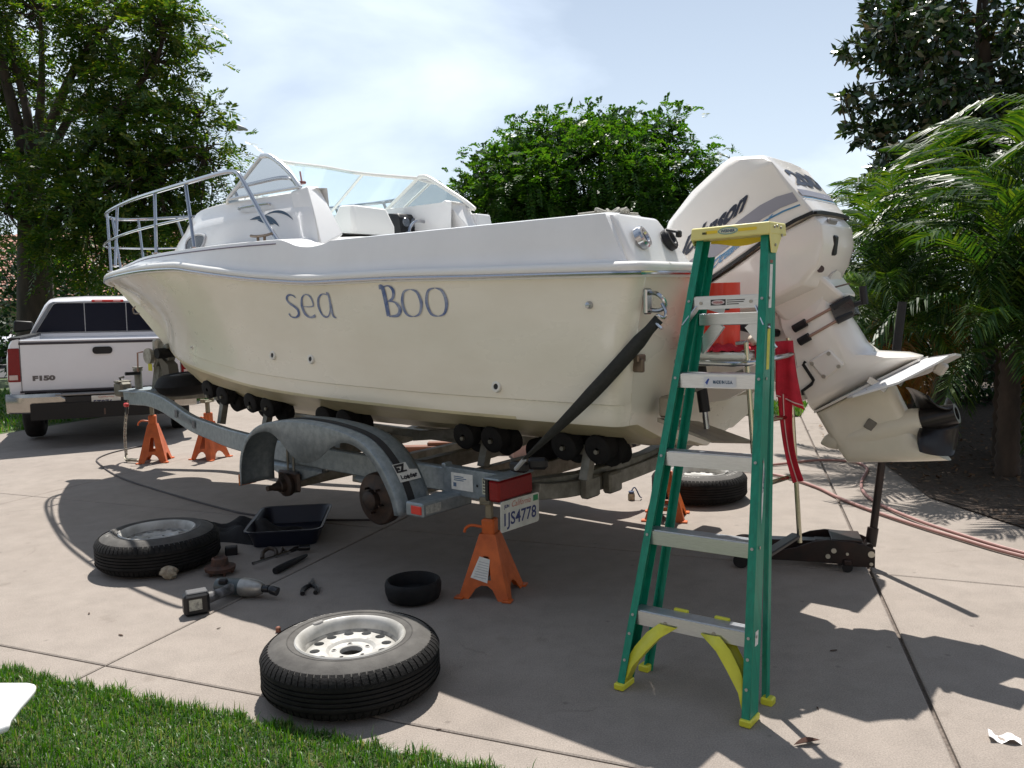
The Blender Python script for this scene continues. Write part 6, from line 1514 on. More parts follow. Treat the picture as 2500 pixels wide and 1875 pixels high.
# scattered small dry leaf scraps
LEAFBIT = mat('leaf_scrap', (.10, .06, .04), .9, noise=.4)
SCRAP = ['tiny dry leaf scrap on the concrete right of the nearest wheel', 'tiny dry leaf scrap at the bottom edge between wheel and ladder', 'tiny dry leaf scrap on the sunny slab above the lawn', 'tiny dry leaf scrap between the drill and the nearest wheel', 'tiny dry leaf scrap on the bright slab left of the drill', 'tiny dry leaf scrap right of the ladder near the cold joint', 'tiny dry leaf scrap just right of the ladder foot']
for i, (x, y) in enumerate(((-.30, 2.92), (.12, 2.62), (-1.9, 3.9), (-1.45, 3.95), (-2.2, 4.2), (1.35, 3.5), (1.1, 3.0))):
    b_ = thing('leaf_scrap', SCRAP[i], 'leaf scrap', (x, y, .001), i * 1.3, 'dry leaf scraps on the driveway'); q = MB(); s_ = .010 + .004 * (i % 3); q.grid([[(-s_ + 2 * s_ * t, w * s_ * .35 * math.sin(math.pi * t), .001 + .003 * abs(w)) for w in (-1, 0, 1)] for t in np.linspace(0, 1, 5)]); ob('scrap_blade', q, LEAFBIT, b_, ang=60)
# boards stacked on the far side under the hull
pk = thing('timber_beam', 'reddish brown timber beam lying on the concrete beyond the trailer', 'timber', (-.62, 8.42, 0), R(-4)); q = MB(); q.box((0, 0, .05), (1.35, .12, .10), bev=.006); q.box((.2, .02, .118), (.9, .09, .03), bev=.004); ob('beam_body', q, mat('red_timber', (.21, .075, .035), .75, col2=(.10, .04, .022), nscale=5, stretch=(1, 12, 12)), pk)
bx_ = thing('cardboard_box', 'small pinkish cardboard box at the end of the timber beam', 'box', (.10, 8.25, 0), R(12)); q = MB(); q.box((0, 0, .11), (.26, .22, .22), bev=.004); ob('box_body', q, mat('pink_card', (.42, .27, .24), .8, noise=.2), bx_); q = MB(); q.add([(-.13, -.11, .221), (.0, -.11, .225), (.0, .11, .225), (-.13, .11, .221)], [(0, 1, 2, 3)]); ob('box_flap', q, mat('pink_card', (.42, .27, .24), .8), bx_)
# air hose on the left, garden hose on the right
ah = thing('thin_air_hose', 'thin dark hose curving over the concrete from the truck to the boat shadow', 'hose', (0, 0, 0))
q = MB(); q.tube(smooth_path([(-4.15, 9.6, .008), (-4.36, 9.15, .008), (-4.36, 8.75, .008), (-4.17, 8.40, .008), (-3.66, 7.72, .008), (-3.0, 7.06, .008), (-2.31, 6.43, .008), (-1.93, 6.14, .008), (-1.4, 5.95, .008), (-.9, 5.9, .008)], 8), .0075, 8); ob('hose_line', q, mat('dark_hose', (.05, .04, .04), .6), ah)
gh = thing('garden_hose', 'faded pink garden hose looping over the driveway past the palms', 'hose', (0, 0, 0))
q = MB(); q.tube(smooth_path([(3.35, 4.05, .016), (2.90, 4.60, .016), (2.68, 5.10, .016), (2.50, 5.65, .016), (2.40, 6.10, .016), (2.36, 6.5, .016), (2.24, 6.9, .016), (2.05, 7.15, .016), (1.95, 7.2, .016)], 8), .0115, 10); 
ob('hose_line', q, mat('pink_hose', (.33, .17, .15), .55, noise=.2, nscale=10), gh)
q = MB(); q.tube(smooth_path([(2.0, 7.32, .016), (2.34, 7.42, .016), (2.75, 7.55, .016), (3.02, 7.45, .016), (3.03, 7.15, .016), (2.80, 6.70, .016), (2.66, 6.35, .016), (2.60, 5.98, .018), (2.63, 5.55, .02), (2.74, 5.12, .02), (2.94, 4.63, .02), (3.37, 4.10, .02)], 8), .0115, 10); ob('hose_loop', q, mat('pink_hose', (.33, .17, .15), .55), gh)
# white board in the front left corner
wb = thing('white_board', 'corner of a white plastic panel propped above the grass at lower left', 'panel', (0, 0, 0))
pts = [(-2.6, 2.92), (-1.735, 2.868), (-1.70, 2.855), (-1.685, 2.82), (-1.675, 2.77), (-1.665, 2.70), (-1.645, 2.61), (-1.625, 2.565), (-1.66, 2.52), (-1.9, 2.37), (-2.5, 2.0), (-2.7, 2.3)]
q = MB(); q.prism(pts, lambda x, y: (x, y, .222), lambda x, y: (x, y, .250)); bevel(ob('panel_sheet', q, mat('white_plastic', (.84, .84, .84), .4), wb, ang=30), .012, 3)
q = MB(); q.prism([(x * .80 + .20 * -2.15 - .05, y * .80 + .20 * 2.65) for x, y in pts], lambda x, y: (x, y, .02), lambda x, y: (x, y, .2225)); ob('under_panel_shade', q, mat('panel_shade_black', (.01, .012, .015), .6), wb, ang=30)  # added black block stands in for the shade beneath the panel
# ================================================================ pickup truck
TW = mat('truck_white', (.70, .70, .73), .22, coat=.5, noise=.04, nscale=2)
TGL = mat('truck_glass', (.003, .005, .016), .15, spec=.10)
BUMP = mat('chrome_bumper', (.40, .38, .35), .2, 1.0, noise=.15, nscale=6)
TAZ = R(-23)
pt = thing('pickup_truck', 'white pickup truck parked with its tailgate towards the boat bow', 'pickup truck', (-4.78, 9.85, 0), 0, rot=(0, R(1.1), -TAZ))
# local: x right, y forward, z up, tailgate at y = 0
HW = .97
def bedprof(o=0):
    return [(HW - .05 + o, .50), (HW - .005 + o, .62), (HW + .015 + o, .82), (HW + .01 + o, 1.02), (HW - .02 + o, 1.17), (HW - .05 + o, 1.225), (HW - .10, 1.235), (HW - .14, 1.225), (HW - .14, .60)]
for sg in (-1, 1):
    q = MB(); rows = []
    for y, k in ((.0, .985), (.03, 1.0), (2.0, 1.0)): rows.append([(sg * x * k, y, z) for x, z in bedprof()])
    q.grid(rows, cv=True, cap=True); bs = ob('bed_side', q, TW, pt, ang=40)
    q = MB(); q.bar([(sg * (HW - .085), .01, 1.238), (sg * (HW - .085), 2.0, 1.238)], .11, .03); ob('rail_cap', q, BLACK, bs)
    q = MB(); q.hull([(sg * x, y, z) for x, y, z in ((.845, -.012, .755), (.972, -.008, .755), (.995, .12, .755), (.845, -.012, 1.135), (.955, -.008, 1.135), (.980, .12, 1.12), (.86, .06, .755), (.86, .06, 1.13))]); lm = bevel(ob('tail_lamp', q, RED_LENS, pt, ang=40), .008, 2)
    q = MB(); q.box((sg * .915, -.014, .805), (.085, .008, .055), bev=.003); ob('reversing_lens', q, mat('clear_lens', (.55, .42, .38), .2), lm)
    q = MB(); q.box((sg * (HW + .0), .9, .74), (.06, .02, .02)); 
    # wheels
    for y in (.95, 4.35):
        q = MB(); W2, R2 = .22, .36
        prof = [(.20, -W2 / 2 + .02), (.22, -W2 / 2), (.30, -W2 / 2), (.34, -W2 / 2 + .015), (R2, -W2 / 2 + .05), (R2, W2 / 2 - .05), (.34, W2 / 2 - .015), (.30, W2 / 2), (.22, W2 / 2), (.20, W2 / 2 - .02)]
        q.lathe(prof, 36, Matrix.Translation((sg * .83, y, .36)) @ Matrix.Rotation(R(90), 4, 'Y')); wo = ob('wheel', q, RUBBER, pt, ang=40)
        q = MB(); q.lathe([(0, sg * .06), (.06, sg * .07), (.17, sg * .05), (.205, sg * .09), (.205, -sg * .08)], 28, Matrix.Translation((sg * .83, y, .36)) @ Matrix.Rotation(R(90), 4, 'Y')); ob('wheel_rim', q, ALU, wo)
    q = MB(); q.hull([(sg * 1.03, 3.12, 1.28), (sg * 1.03, 3.02, 1.28), (sg * 1.28, 3.10, 1.24), (sg * 1.28, 3.0, 1.24), (sg * 1.03, 3.12, 1.40), (sg * 1.03, 3.02, 1.40), (sg * 1.27, 3.10, 1.42), (sg * 1.27, 3.0, 1.42)]); bevel(ob('side_mirror', q, BLACK, pt), .03, 3)
# tailgate
q = MB(); q.box((0, .02, .925), (1.70, .05, .565), bev=.012); q.box((0, .03, 1.215), (1.70, .075, .03), bev=.012); tg = ob('tailgate', q, TW, pt)
q = MB(); q.box((0, -.002, 1.185), (1.70, .012, .028)); q.box((0, -.002, .638), (1.72, .02, .02)); ob('gate_trim', q, mat('dark_trim', (.03, .025, .035), .5), tg)
rp = [(x, z) for x, z, _ in rr_pts(.105, .042, .038, 0)]
q = MB(); q.prism(rp, lambda x, z: (x + .0, -.006, 1.09 + z), lambda x, z: (x, -.022, 1.09 + z)); ob('gate_handle', q, BLACK, tg)
lettering('gate_badge', 'F150', .085, lambda x, y: (-.73 + x, -.0075, .765 + y), mat('badge_grey', (.10, .09, .09), .4), tg, bold=.006, width=.23, sy=.85)
q = MB(); q.box((-.84, -.006, .93), (.006, .005, .58)); q.box((.84, -.006, .93), (.006, .005, .58)); ob('gate_gap', q, mat('dark_gap', (.05, .05, .05), .8), pt, ang=None)
# bumper, plate, hitch, underside
q = MB(); rows = []
for x in (-1.0, -.97, -.80, -.45, -.40, .40, .45, .80, .97, 1.0):
    ax_ = abs(x); y0 = -.17 + .10 * max(0, (ax_ - .8) / .2) ** 2; zb = .40 if ax_ > .43 else .46; zt = .615 if ax_ > .43 else .58
    rows.append([(x, .06, zt), (x, y0 + .03, zt + .006), (x, y0, zt - .03), (x, y0 + .004, (zt + zb) / 2), (x, y0 + .02, zb + .02), (x, y0 + .06, zb), (x, .06, zb)])
q.grid(rows, cap=True); bu = ob('bumper', q, BUMP, pt, ang=35)
q = MB(); q.box((0, -.08, .600), (1.0, .17, .02), bev=.005); ob('bumper_step', q, mat('step_grey', (.22, .21, .20), .6), bu)
q = MB(); q.box((0.0, -.172, .52), (.80, .012, .11), bev=.004); ob('plate_recess', q, BLACK, bu)
q = MB(); q.box((.02, -.182, .505), (.305, .006, .15), bev=.002); lpt = ob('licence_plate', q, mat('plate_white', (.62, .62, .56), .4), pt)
lettering('plate_number', '5T976', .10, lambda x, y: (-.115 + x, -.186, .458 + y), mat('plate_navy', (.02, .025, .08), .45), lpt, bold=.002, width=.20)
lettering('plate_state', 'California', .03, lambda x, y: (-.06 + x, -.186, .553 + y), mat('plate_red', (.45, .10, .06), .45), lpt, width=.16)
q = MB(); q.box((0, .9, .42), (1.5, 2.2, .18)); q.tube([(-.75, .95, .36), (.75, .95, .36)], .05, 12); q.box((0, .5, .35), (1.2, .3, .12)); ob('underbody', q, mat('underbody_black', (.012, .011, .01), .8), pt)
q = MB(); q.lathe([(0, -.11), (.08, -.09), (.11, 0), (.08, .09), (0, .11)], 18, Matrix.Translation((-.12, .93, .36)) @ Matrix.Rotation(R(90), 4, 'X')); ob('differential', q, mat('diff_iron', (.05, .04, .035), .7), pt)
q = MB(); q.tube([(.0, -.12, .36), (.0, .3, .36)], .035, 4); q.tube([(0, -.18, .36), (0, -.18, .43)], .022, 10); ob('hitch', q, mat('hitch_rust', (.10, .06, .045), .7), pt)
q = MB(); q.disc((-.33, -.05, .37), .04, (0, -1, 0), 16, .02); ob('tow_socket', q, mat('socket_chrome', (.7, .68, .6), .3, .8), pt)
q = MB(); q.tube([(.55, .1, .33), (.5, .6, .36)], .035, 12); ob('exhaust', q, GALV_OLD, pt)
# cab
def sect(y, zr_, wr, wb, zb=1.20): return [(-wb, y, zb), (-wb * .985, y, zb + .06), (-(wr + .06), y, zr_ - .07), (-(wr + .015), y, zr_ - .02), (-wr * .9, y, zr_), (-wr * .4, y, zr_ + .018), (wr * .4, y, zr_ + .018), (wr * .9, y, zr_), (wr + .015, y, zr_ - .02), (wr + .06, y, zr_ - .07), (wb * .985, y, zb + .06), (wb, y, zb)]
q = MB(); rows = [sect(2.06, 1.665, .71, .975), sect(2.10, 1.70, .715, .98), sect(2.5, 1.735, .72, .98), sect(3.1, 1.73, .715, .98), sect(3.35, 1.68, .65, .97), sect(3.95, 1.22, .80, .96)]
q.grid(rows, cap=True); ob('cab', q, TW, pt, ang=40)
q = MB(); q.box((0, 2.9, .86), (1.94, 1.75, .72), bev=.06); q.hull([(x, y, z) for x in (-.94, .94) for y, z in ((3.7, .5), (3.7, 1.2), (4.9, 1.08), (5.15, .95), (5.2, .5))]); ob('front_body', q, TW, pt, ang=30)
wp_ = [(-.90, 1.26), (-.67, 1.64), (-.63, 1.66), (.63, 1.66), (.67, 1.64), (.90, 1.26)]
def cabrear(x, z): return (x, 2.06 + .085 * max(0, (z - 1.25)) * 0 - .006, z)
q = MB(); o_ = shrink(wp_, 1.06, (0, 1.46)); q.grid([[cabrear(x, z) for x, z in o_], [(x, 2.046, z) for x, z in wp_]], cv=True); ob('window_seal', q, mat('grey_seal', (.20, .205, .22), .5), pt, ang=None)
def cx_(z, sg): return sg * (.885 + (.62 - .885) * (z - 1.27) / (1.635 - 1.27))
for x0, x1 in ((-1, -.30), (-.29, .22), (.23, 1)):
    if x0 == -1: P_ = [(-.89, 1.265), (-.665, 1.635), (-.625, 1.653), (x1, 1.653), (x1, 1.265)]
    elif x1 == 1: P_ = [(x0, 1.265), (x0, 1.653), (.625, 1.653), (.665, 1.635), (.89, 1.265)]
    else: P_ = [(x0, 1.265), (x0, 1.653), (x1, 1.653), (x1, 1.265)]
    q = MB(); q.prism(P_, lambda x, z: (x, 2.048, z), lambda x, z: (x, 2.053, z)); ob('rear_pane', q, TGL, pt, ang=None)
q = MB(); q.box((0, 2.05, 1.683), (.40, .03, .03), bev=.008); bl = ob('brake_lamp', q, mat('brake_red', (.55, .02, .015), .3), pt)
q = MB(); q.box((-.115, 2.033, 1.683), (.09, .006, .018)); q.box((.115, 2.033, 1.683), (.09, .006, .018)); ob('cargo_lens', q, mat('pink_lens', (.80, .45, .42), .3), bl)
q = MB(); q.box((0, 1.0, 1.0), (1.6, 1.9, .05)); ob('bed_floor', q, mat('bed_grey', (.3, .3, .31), .5), pt)

# white car at the far left, only its end in frame
wc_ = thing('white_car', 'white car parked far left behind the truck mirror', 'car', (-16.9, 25.0, 0), R(4))
q = MB(); q.hull([(x, y, z) for y in (-.85, .85) for x, z in ((-2.2, .35), (2.2, .35), (2.25, .75), (1.6, .95), (-2.2, .95))]); bevel(ob('body', q, TW, wc_), .12, 3)
q = MB(); q.hull([(x, y * (1 - .18 * (z > 1)), z) for y in (-.80, .80) for x, z in ((-1.9, .94), (1.0, .94), (.3, 1.40), (-1.4, 1.42))]); bevel(ob('cabin', q, TGL, wc_), .08, 3)
q = MB(); q.hull([(x, y, z) for y in (-.62, .62) for x, z in ((.25, 1.38), (-1.35, 1.40), (.1, 1.45), (-1.2, 1.46))]); ob('car_roof', q, TW, wc_)
for x in (-1.35, 1.4):
    for y in (-.82, .82): q = MB(); q.tube([(x, y - .1, .32), (x, y + .1, .32)], .32, 20); ob('wheel', q, RUBBER, wc_)
for y in (-.6, .6): q = MB(); q.box((2.2, y, .68), (.06, .3, .12), bev=.02); ob('headlight', q, mat('clear_lens', (.55, .42, .38), .2), wc_)

# street light behind the left tree
sl = thing('street_lamp', 'grey cobra-head street lamp poking out beside the left tree', 'street lamp', (-11.6, 29.2, 0))
PG = mat('lamp_grey', (.35, .36, .38), .5, .3)
q = MB(); q.tube([(0, 0, 0), (0, 0, 7.2)], [.10, .065], 12); ob('pole', q, PG, sl)
q = MB(); q.tube(smooth_path([(0, 0, 7.15), (.4, 0, 7.55), (1.2, 0, 7.66), (2.3, 0, 7.64)], 6), .035, 8); ob('arm', q, PG, sl)
q = MB(); q.hull([(2.2, y, z) for y in (-.06, .06) for z in (7.58, 7.70)] + [(2.55, y, z) for y in (-.15, .15) for z in (7.52, 7.68)] + [(2.9, y, z) for y in (-.14, .14) for z in (7.45, 7.53)] + [(2.98, 0, 7.46)]); bevel(ob('lamp_head', q, mat('lamp_head_grey', (.42, .43, .45), .45), sl), .03, 3)
q = MB(); q.lathe([(0, -.06), (.08, -.04), (.11, 0)], 14, Matrix.Translation((2.68, 0, 7.50)) @ Matrix.Scale(1.6, 4, (1, 0, 0))); ob('lamp_lens', q, mat('lens_dull', (.5, .5, .5), .2), sl)
q = MB(); q.tube([(2.45, 0, 7.68), (2.45, 0, 7.78)], .04, 10); ob('photo_cell', q, BLACK, sl)

# house with clay tile roof far left
hs = thing('house', 'low beige house with a pinkish clay tile roof behind the left tree', 'house', (-25.0, 40.0, 0), R(-6))
STUCCO = mat('stucco', (.40, .34, .24), .9, noise=.1, nscale=2); TILE = mat('clay_tile', (.50, .27, .20), .8, col2=(.36, .17, .12), nscale=1.2)
q = MB(); q.box((2, 3, 1.15), (18, 6, 2.3)); ob('wall', q, STUCCO, hs)
ev, rdg = 2.05, 5.6; q = MB(); y0, y1 = -.9, 4.6; nr, per = 24, .30
X = np.arange(-8, 12, .05); verts = []; 
for r_ in range(nr):
    for e_ in (0, 1):
        t = (r_ + e_) / nr; z = ev + (rdg - ev) * t + (.0 if e_ else .05); y = y0 + (y1 - y0) * t
        verts.append([(x, y - (.0 if e_ else .02), z + .055 * abs(math.sin(math.pi * x / per))) for x in X])
q.grid(verts); ro = ob('roof', q, TILE, hs, ang=50)
q = MB(); q.add([(-8, 4.6, rdg), (12, 4.6, rdg), (12, 7.5, ev), (-8, 7.5, ev)], [(0, 1, 2, 3)]); ob('roof_back', q, TILE, ro, ang=None)
q = MB(); q.box((2, -.85, 2.0), (20, .06, .18)); ob('fascia', q, mat('brown_fascia', (.10, .06, .045), .7), hs)
for x in (-2, 3.2, 8):
    q = MB(); q.box((x, -.02, 1.25), (1.6, .08, 1.1)); fo = ob('window', q, WHITE, hs)
    for k in (-1, 1): q = MB(); q.box((x + k * .38, -.065, 1.25), (.70, .02, .98)); ob('pane', q, TGL, fo)

# the home behind the camera at the head of the driveway: sunlit stucco and a white garage door
fh = thing('garage_house', 'cream stucco house with a white panelled garage door facing the boat', 'house', (0, -4.6, 0))
FST = mat('pale_stucco', (.50, .455, .385), .9, noise=.06, nscale=3)
q = MB(); q.box((0, -2.5, 1.5), (22, 5, 3.0)); ob('wall', q, FST, fh)
gd = bpy.data.objects.new('garage_door', None); COL.objects.link(gd); gd.parent = fh
for r_ in range(4):
    for c_i in range(4):
        q = MB(); q.box((-3.2 + 1.22 * c_i, .02, .32 + .56 * r_), (1.18, .05, .52), bev=.02); ob('door_panel', q, mat('door_white', (.78, .77, .74), .5), gd)
q = MB(); q.hull([(x, y, z) for x in (-11.5, 11.5) for y, z in ((.45, 2.95), (.45, 3.1), (-2.5, 4.3), (-5.5, 3.1), (-5.5, 2.95))]); ob('roof', q, TILE, fh)
# ================================================================ trees and plants
BARK = mat('bark', (.075, .055, .042), .9, col2=(.035, .027, .022), nscale=6, stretch=(1, 1, .25), bump=.6, bscale=14)
def unit(a): return a / np.maximum(np.linalg.norm(a, axis=-1, keepdims=True), 1e-9)
def diamonds(base, tipv, sidev, sag=None):
    """leaf quads: base point, vector to the tip, half-width vector at the middle"""
    n = len(base); V = np.empty((n, 4, 3)); mid = base + tipv * .48
    V[:, 0] = base; V[:, 1] = mid - sidev; V[:, 2] = base + tipv; V[:, 3] = mid + sidev
    if sag is not None: V[:, 2, 2] -= sag
    F = (np.arange(n) * 4)[:, None] + np.array([0, 1, 2, 3]); return V.reshape(-1, 3), F
def sprays(P, D, L, J, ll, lw_, seed, droop=.5):
    """feathery compound leaves: a drooping rachis with paired leaflets"""
    r = np.random.default_rng(seed); M = len(P); D = unit(D)
    up = np.array([0, 0, 1.0]); S = unit(np.cross(D, up) + r.normal(0, .25, (M, 3))); Nn = unit(np.cross(S, D))
    Ls = L * r.uniform(.65, 1.25, M); t = (np.arange(J) + .7) / J; B = []; T = []; W = []
    for j in range(J):
        c = P + D * (Ls * t[j])[:, None] - up * (Ls * droop * t[j] ** 2)[:, None]
        env = math.sin(math.pi * (.12 + .80 * t[j])) ** .7
        for sg in (-1, 1):
            d = unit(S * sg + D * .55 - up * .18 + r.normal(0, .16, (M, 3))); ln = ll * env * r.uniform(.75, 1.2, M)
            B.append(c); T.append(d * ln[:, None]); W.append(unit(np.cross(d, Nn)) * (lw_ * r.uniform(.8, 1.2, M))[:, None])
    return diamonds(np.concatenate(B), np.concatenate(T), np.concatenate(W))
def lobe_points(lobes, n, seed, shell=.55):
    r = np.random.default_rng(seed); w = np.array([l[6] if len(l) > 6 else l[3] * l[5] for l in lobes], float); w /= w.sum()
    k = r.choice(len(lobes), n, p=w); Lb = np.array([l[:6] for l in lobes])[k]
    d = unit(r.normal(0, 1, (n, 3))); rad = (shell ** 3 + (1 - shell ** 3) * r.random(n)) ** (1 / 3)
    # clump the points so that gaps open between bunches
    return Lb[:, :3] + d * Lb[:, 3:6] * rad[:, None], unit(d / Lb[:, 3:6]), k
def limb(mb_, pts, r0, r1, n=8):
    p = smooth_path(pts, 5); m = len(p); mb_.tube(p, [r0 + (r1 - r0) * (i / (m - 1)) for i in range(m)], n)
def make_tree(name, label, loc, limbs, lobes, nclump, per, spread, L, J, ll, lw_, m_, seed, shell=.55, droop=.5, group=None, twigs=True):
    r = np.random.default_rng(seed)
    t = thing(name, label, 'tree', loc, 0, group); lx = np.array(loc)
    C, Dn, k = lobe_points(lobes, nclump, seed, shell)
    # each clump is a bunch of sprays fanning from one twig end
    P = np.repeat(C, per, 0) + r.normal(0, spread, (nclump * per, 3)) * np.array([1, 1, .7]); D = np.repeat(Dn, per, 0) * .8 + r.normal(0, .55, (nclump * per, 3)) + np.array([0, 0, .25])
    V, F = sprays(P - lx, D, L, J, ll, lw_, seed + 1, droop)
    o = big_mesh('crown', V, F, m_, t); o['kind'] = 'stuff'
    q = MB(); ends = []
    for pts, a, b_ in limbs:
        limb(q, [np.array(p) - lx for p in pts], a, b_, 10 if a > .1 else 6); ends += [np.array(p) for p in pts[1:]]
    if twigs and ends:
        E_ = np.array(ends)
        for i in range(0, len(C)):
            d = np.linalg.norm(E_ - C[i], axis=1); e = E_[d.argmin()]
            if d.min() < 3.2:
                midp = (e + C[i]) / 2 + r.normal(0, .12, 3); limb(q, [e - lx, midp - lx, C[i] - lx], .026, .008, 4)
    ob('trunk', q, BARK, t, ang=60, recalc=False); return t
# ---- large feathery tree on the left
def pl18(x, y, d=0.0): Y = 18.0 + d; return ((x - 1250) / 2064 * Y, Y, 1.54 + (764 - y) / 2064 * Y)
def lob(Y0, lst, dz=.8):
    out = []
    for it in lst:
        x, y, rx, ry = it[:4]; dd = it[4] if len(it) > 4 else 0; Y = Y0 + dd; s = Y / 2064
        out.append(((x - 1250) * s, Y, 1.54 + (766 - .028 * x - y + 0) * s, rx * s, max(rx, ry) * s * dz, ry * s))
    return out
LEAF_L = leaf_mat('jacaranda_leaf', [(.022, .06, .012), (.032, .08, .014), (.05, .11, .016), (.085, .14, .02), (.14, .155, .028)], .42, .42)
LEAF_M = leaf_mat('bushy_leaf', [(.022, .07, .012), (.032, .095, .015), (.05, .125, .018), (.085, .155, .028)], .42, .40)
LEAF_D = leaf_mat('dark_leaf', [(.012, .032, .012), (.018, .05, .014), (.028, .065, .018)], .5, .25)
limbs = [([pl18(95, 935), pl18(100, 760), pl18(108, 600), pl18(112, 470), pl18(110, 400)], .42, .20),
         ([pl18(112, 440), pl18(95, 330), pl18(72, 200), pl18(62, 60), pl18(70, -60)], .15, .04),
         ([pl18(112, 420), pl18(118, 300), pl18(100, 190, .3), pl18(88, 80, .5)], .12, .03),
         ([pl18(110, 410), pl18(140, 330), pl18(160, 200, -.3), pl18(168, 60, -.5)], .13, .03),
         ([pl18(120, 420), pl18(180, 300, -.2), pl18(240, 190, -.6), pl18(310, 110, -1), pl18(360, 60, -1)], .12, .03),
         ([pl18(118, 480), pl18(200, 330, .3), pl18(270, 240, .6), pl18(345, 130, .8)], .11, .03),
         ([pl18(112, 540), pl18(220, 420, -.8), pl18(330, 300, -1.2), pl18(430, 180, -1.4), pl18(455, 110, -1.4)], .11, .025),
         ([pl18(330, 300, -1.2), pl18(440, 280, -1.2), pl18(520, 320, -1.0)], .05, .02),
         ([pl18(112, 560), pl18(240, 500, -1), pl18(400, 430, -1.5), pl18(530, 400, -1.5)], .10, .02),
         ([pl18(108, 470), pl18(60, 400, .5), pl18(10, 350, 1), pl18(-50, 300, 1)], .09, .03),
         ([pl18(106, 560), pl18(50, 520, -1), pl18(-20, 500, -1.4)], .08, .02)]
lobes = lob(18, [(40, 40, 150, 95), (190, 40, 130, 80, -.5), (320, 85, 95, 75, -1), (420, 95, 70, 60, -1.3), (455, 75, 60, 45, -1.4), (120, 230, 90, 60, 1), (310, 215, 100, 70, -.6), (440, 215, 80, 75, -1.2), (470, 300, 75, 50, -1.2), (520, 345, 45, 30, -1.2), (260, 320, 110, 60, -1), (380, 330, 100, 60, -1.5),
                  (330, 400, 120, 60, -1.8), (470, 400, 95, 50, -1.5), (560, 400, 42, 45, -1.4), (30, 300, 70, 60, .6), (30, 450, 90, 90, -.5), (190, 440, 100, 70, -1.2), (250, 500, 120, 75, -1.6), (400, 490, 110, 65, -1.6), (520, 480, 75, 55, -1.4), (130, 560, 90, 60, -1), (260, 610, 120, 80, -1.2), (420, 590, 110, 70, -1.2)])
make_tree('jacaranda_tree', 'tall feathery green tree with dark forked trunk at the left edge', (pl18(95, 935)[0], 18, 0), limbs, lobes, 620, 8, .26, .46, 9, .15, .021, LEAF_L, 21, .5)
# ---- bushy round tree beyond the boat
def p25(x, y, d=0.0): Y = 25.0 + d; return ((x - 1250) / 2064 * Y, Y, 1.54 + (727 - y) / 2064 * Y)
limbs = [([p25(1440, 860), p25(1440, 640), p25(1430, 520)], .30, .18), ([p25(1430, 540), p25(1400, 420), p25(1400, 320)], .14, .04), ([p25(1430, 540), p25(1300, 450), p25(1200, 430)], .12, .03), ([p25(1435, 540), p25(1560, 440), p25(1650, 350)], .12, .03), ([p25(1435, 560), p25(1650, 480), p25(1730, 430)], .10, .03)]
lobes = lob(25, [(1440, 400, 220, 130), (1270, 420, 140, 90, -1), (1630, 410, 130, 90, -.8), (1385, 300, 85, 45), (1330, 335, 90, 60, -.6), (1530, 325, 110, 55, -.5), (1645, 300, 65, 45), (1185, 480, 80, 65, -1), (1725, 385, 55, 50, -.3), (1210, 400, 70, 55), (1450, 380, 150, 90, -2.2), (1330, 450, 130, 80, -2), (1570, 450, 120, 80, -2), (1450, 500, 280, 80, -.5), (1280, 520, 150, 60, -1), (1640, 500, 130, 70, -.6), (1745, 460, 50, 50)], .8)
lobes = [(l[0], l[1], l[2] - .38, l[3] * .93, l[4] * .93, l[5] * .9) for l in lobes]
make_tree('bushy_tree', 'round bright green bushy tree rising beyond the boat cockpit', (p25(1440, 860)[0], 25, 0), limbs, lobes, 900, 9, .28, .44, 8, .14, .030, LEAF_M, 31, .68, .6)
# ---- magnolia on the right: big glossy leaves in rosettes
LEAF_G = leaf_mat('magnolia_leaf', [(.010, .026, .010), (.014, .038, .012), (.020, .050, .014), (.055, .10, .02), (.06, .04, .02)], .28, .14, .6)
mg = thing('magnolia_tree', 'dark glossy-leaved magnolia tree with white blooms at upper right', 'tree', (7.0, 12.6, 0))
lobes = lob(12, [(2380, 40, 230, 95), (2230, 120, 120, 70, -.6), (2160, 60, 60, 45, -.3), (2420, 200, 150, 110, .4), (2260, 250, 130, 70, -.5), (2150, 165, 60, 40, -.4), (2075, 140, 30, 22, -.3), (2115, 255, 55, 30, -.6), (2060, 262, 28, 22, -.6), (2110, 335, 55, 35, -.5), (2220, 350, 110, 50, -.6), (2350, 320, 120, 70), (2460, 330, 110, 80), (2180, 445, 55, 28, -.2), (2290, 410, 110, 40, .3), (2110, 490, 22, 16, .3), (2400, 430, 120, 60, .5), (2210, 430, 100, 60, .3), (2330, 400, 130, 70, .2), (2300, 480, 120, 50, .8), (2430, 520, 120, 60, .9)], .9)
n = 2300; C, Dn, k = lobe_points(lobes, n, 41, .5); r = np.random.default_rng(42); J = 8
B, T, W = [], [], []
D0 = unit(Dn * .7 + r.normal(0, .5, (n, 3)) + np.array([0, 0, .35])); a1 = unit(np.cross(D0, r.normal(0, 1, (n, 3)))); a2 = np.cross(D0, a1)
for j in range(J):
    an = 2 * np.pi * j / J + r.normal(0, .25, n); el = r.uniform(.15, .8, n)
    d = unit((a1 * np.cos(an)[:, None] + a2 * np.sin(an)[:, None]) * np.cos(el)[:, None] + D0 * np.sin(el)[:, None] + np.array([0, 0, -.15])); ln = r.uniform(.11, .18, n)
    B.append(C + r.normal(0, .03, (n, 3)) - np.array([7.0, 12.6, 0])); T.append(d * ln[:, None]); W.append(unit(np.cross(d, D0) + r.normal(0, .2, (n, 3))) * (ln * .21)[:, None])
V, F = diamonds(np.concatenate(B), np.concatenate(T), np.concatenate(W)); o = big_mesh('crown', V, F, LEAF_G, mg); o['kind'] = 'stuff'
q = MB(); lx = np.array([7.0, 12.6, 0])
def p12(x, y, d=0.0): Y = 12.0 + d; return ((x - 1250) / 2064 * Y, Y, 1.54 + (702 - y) / 2064 * Y)
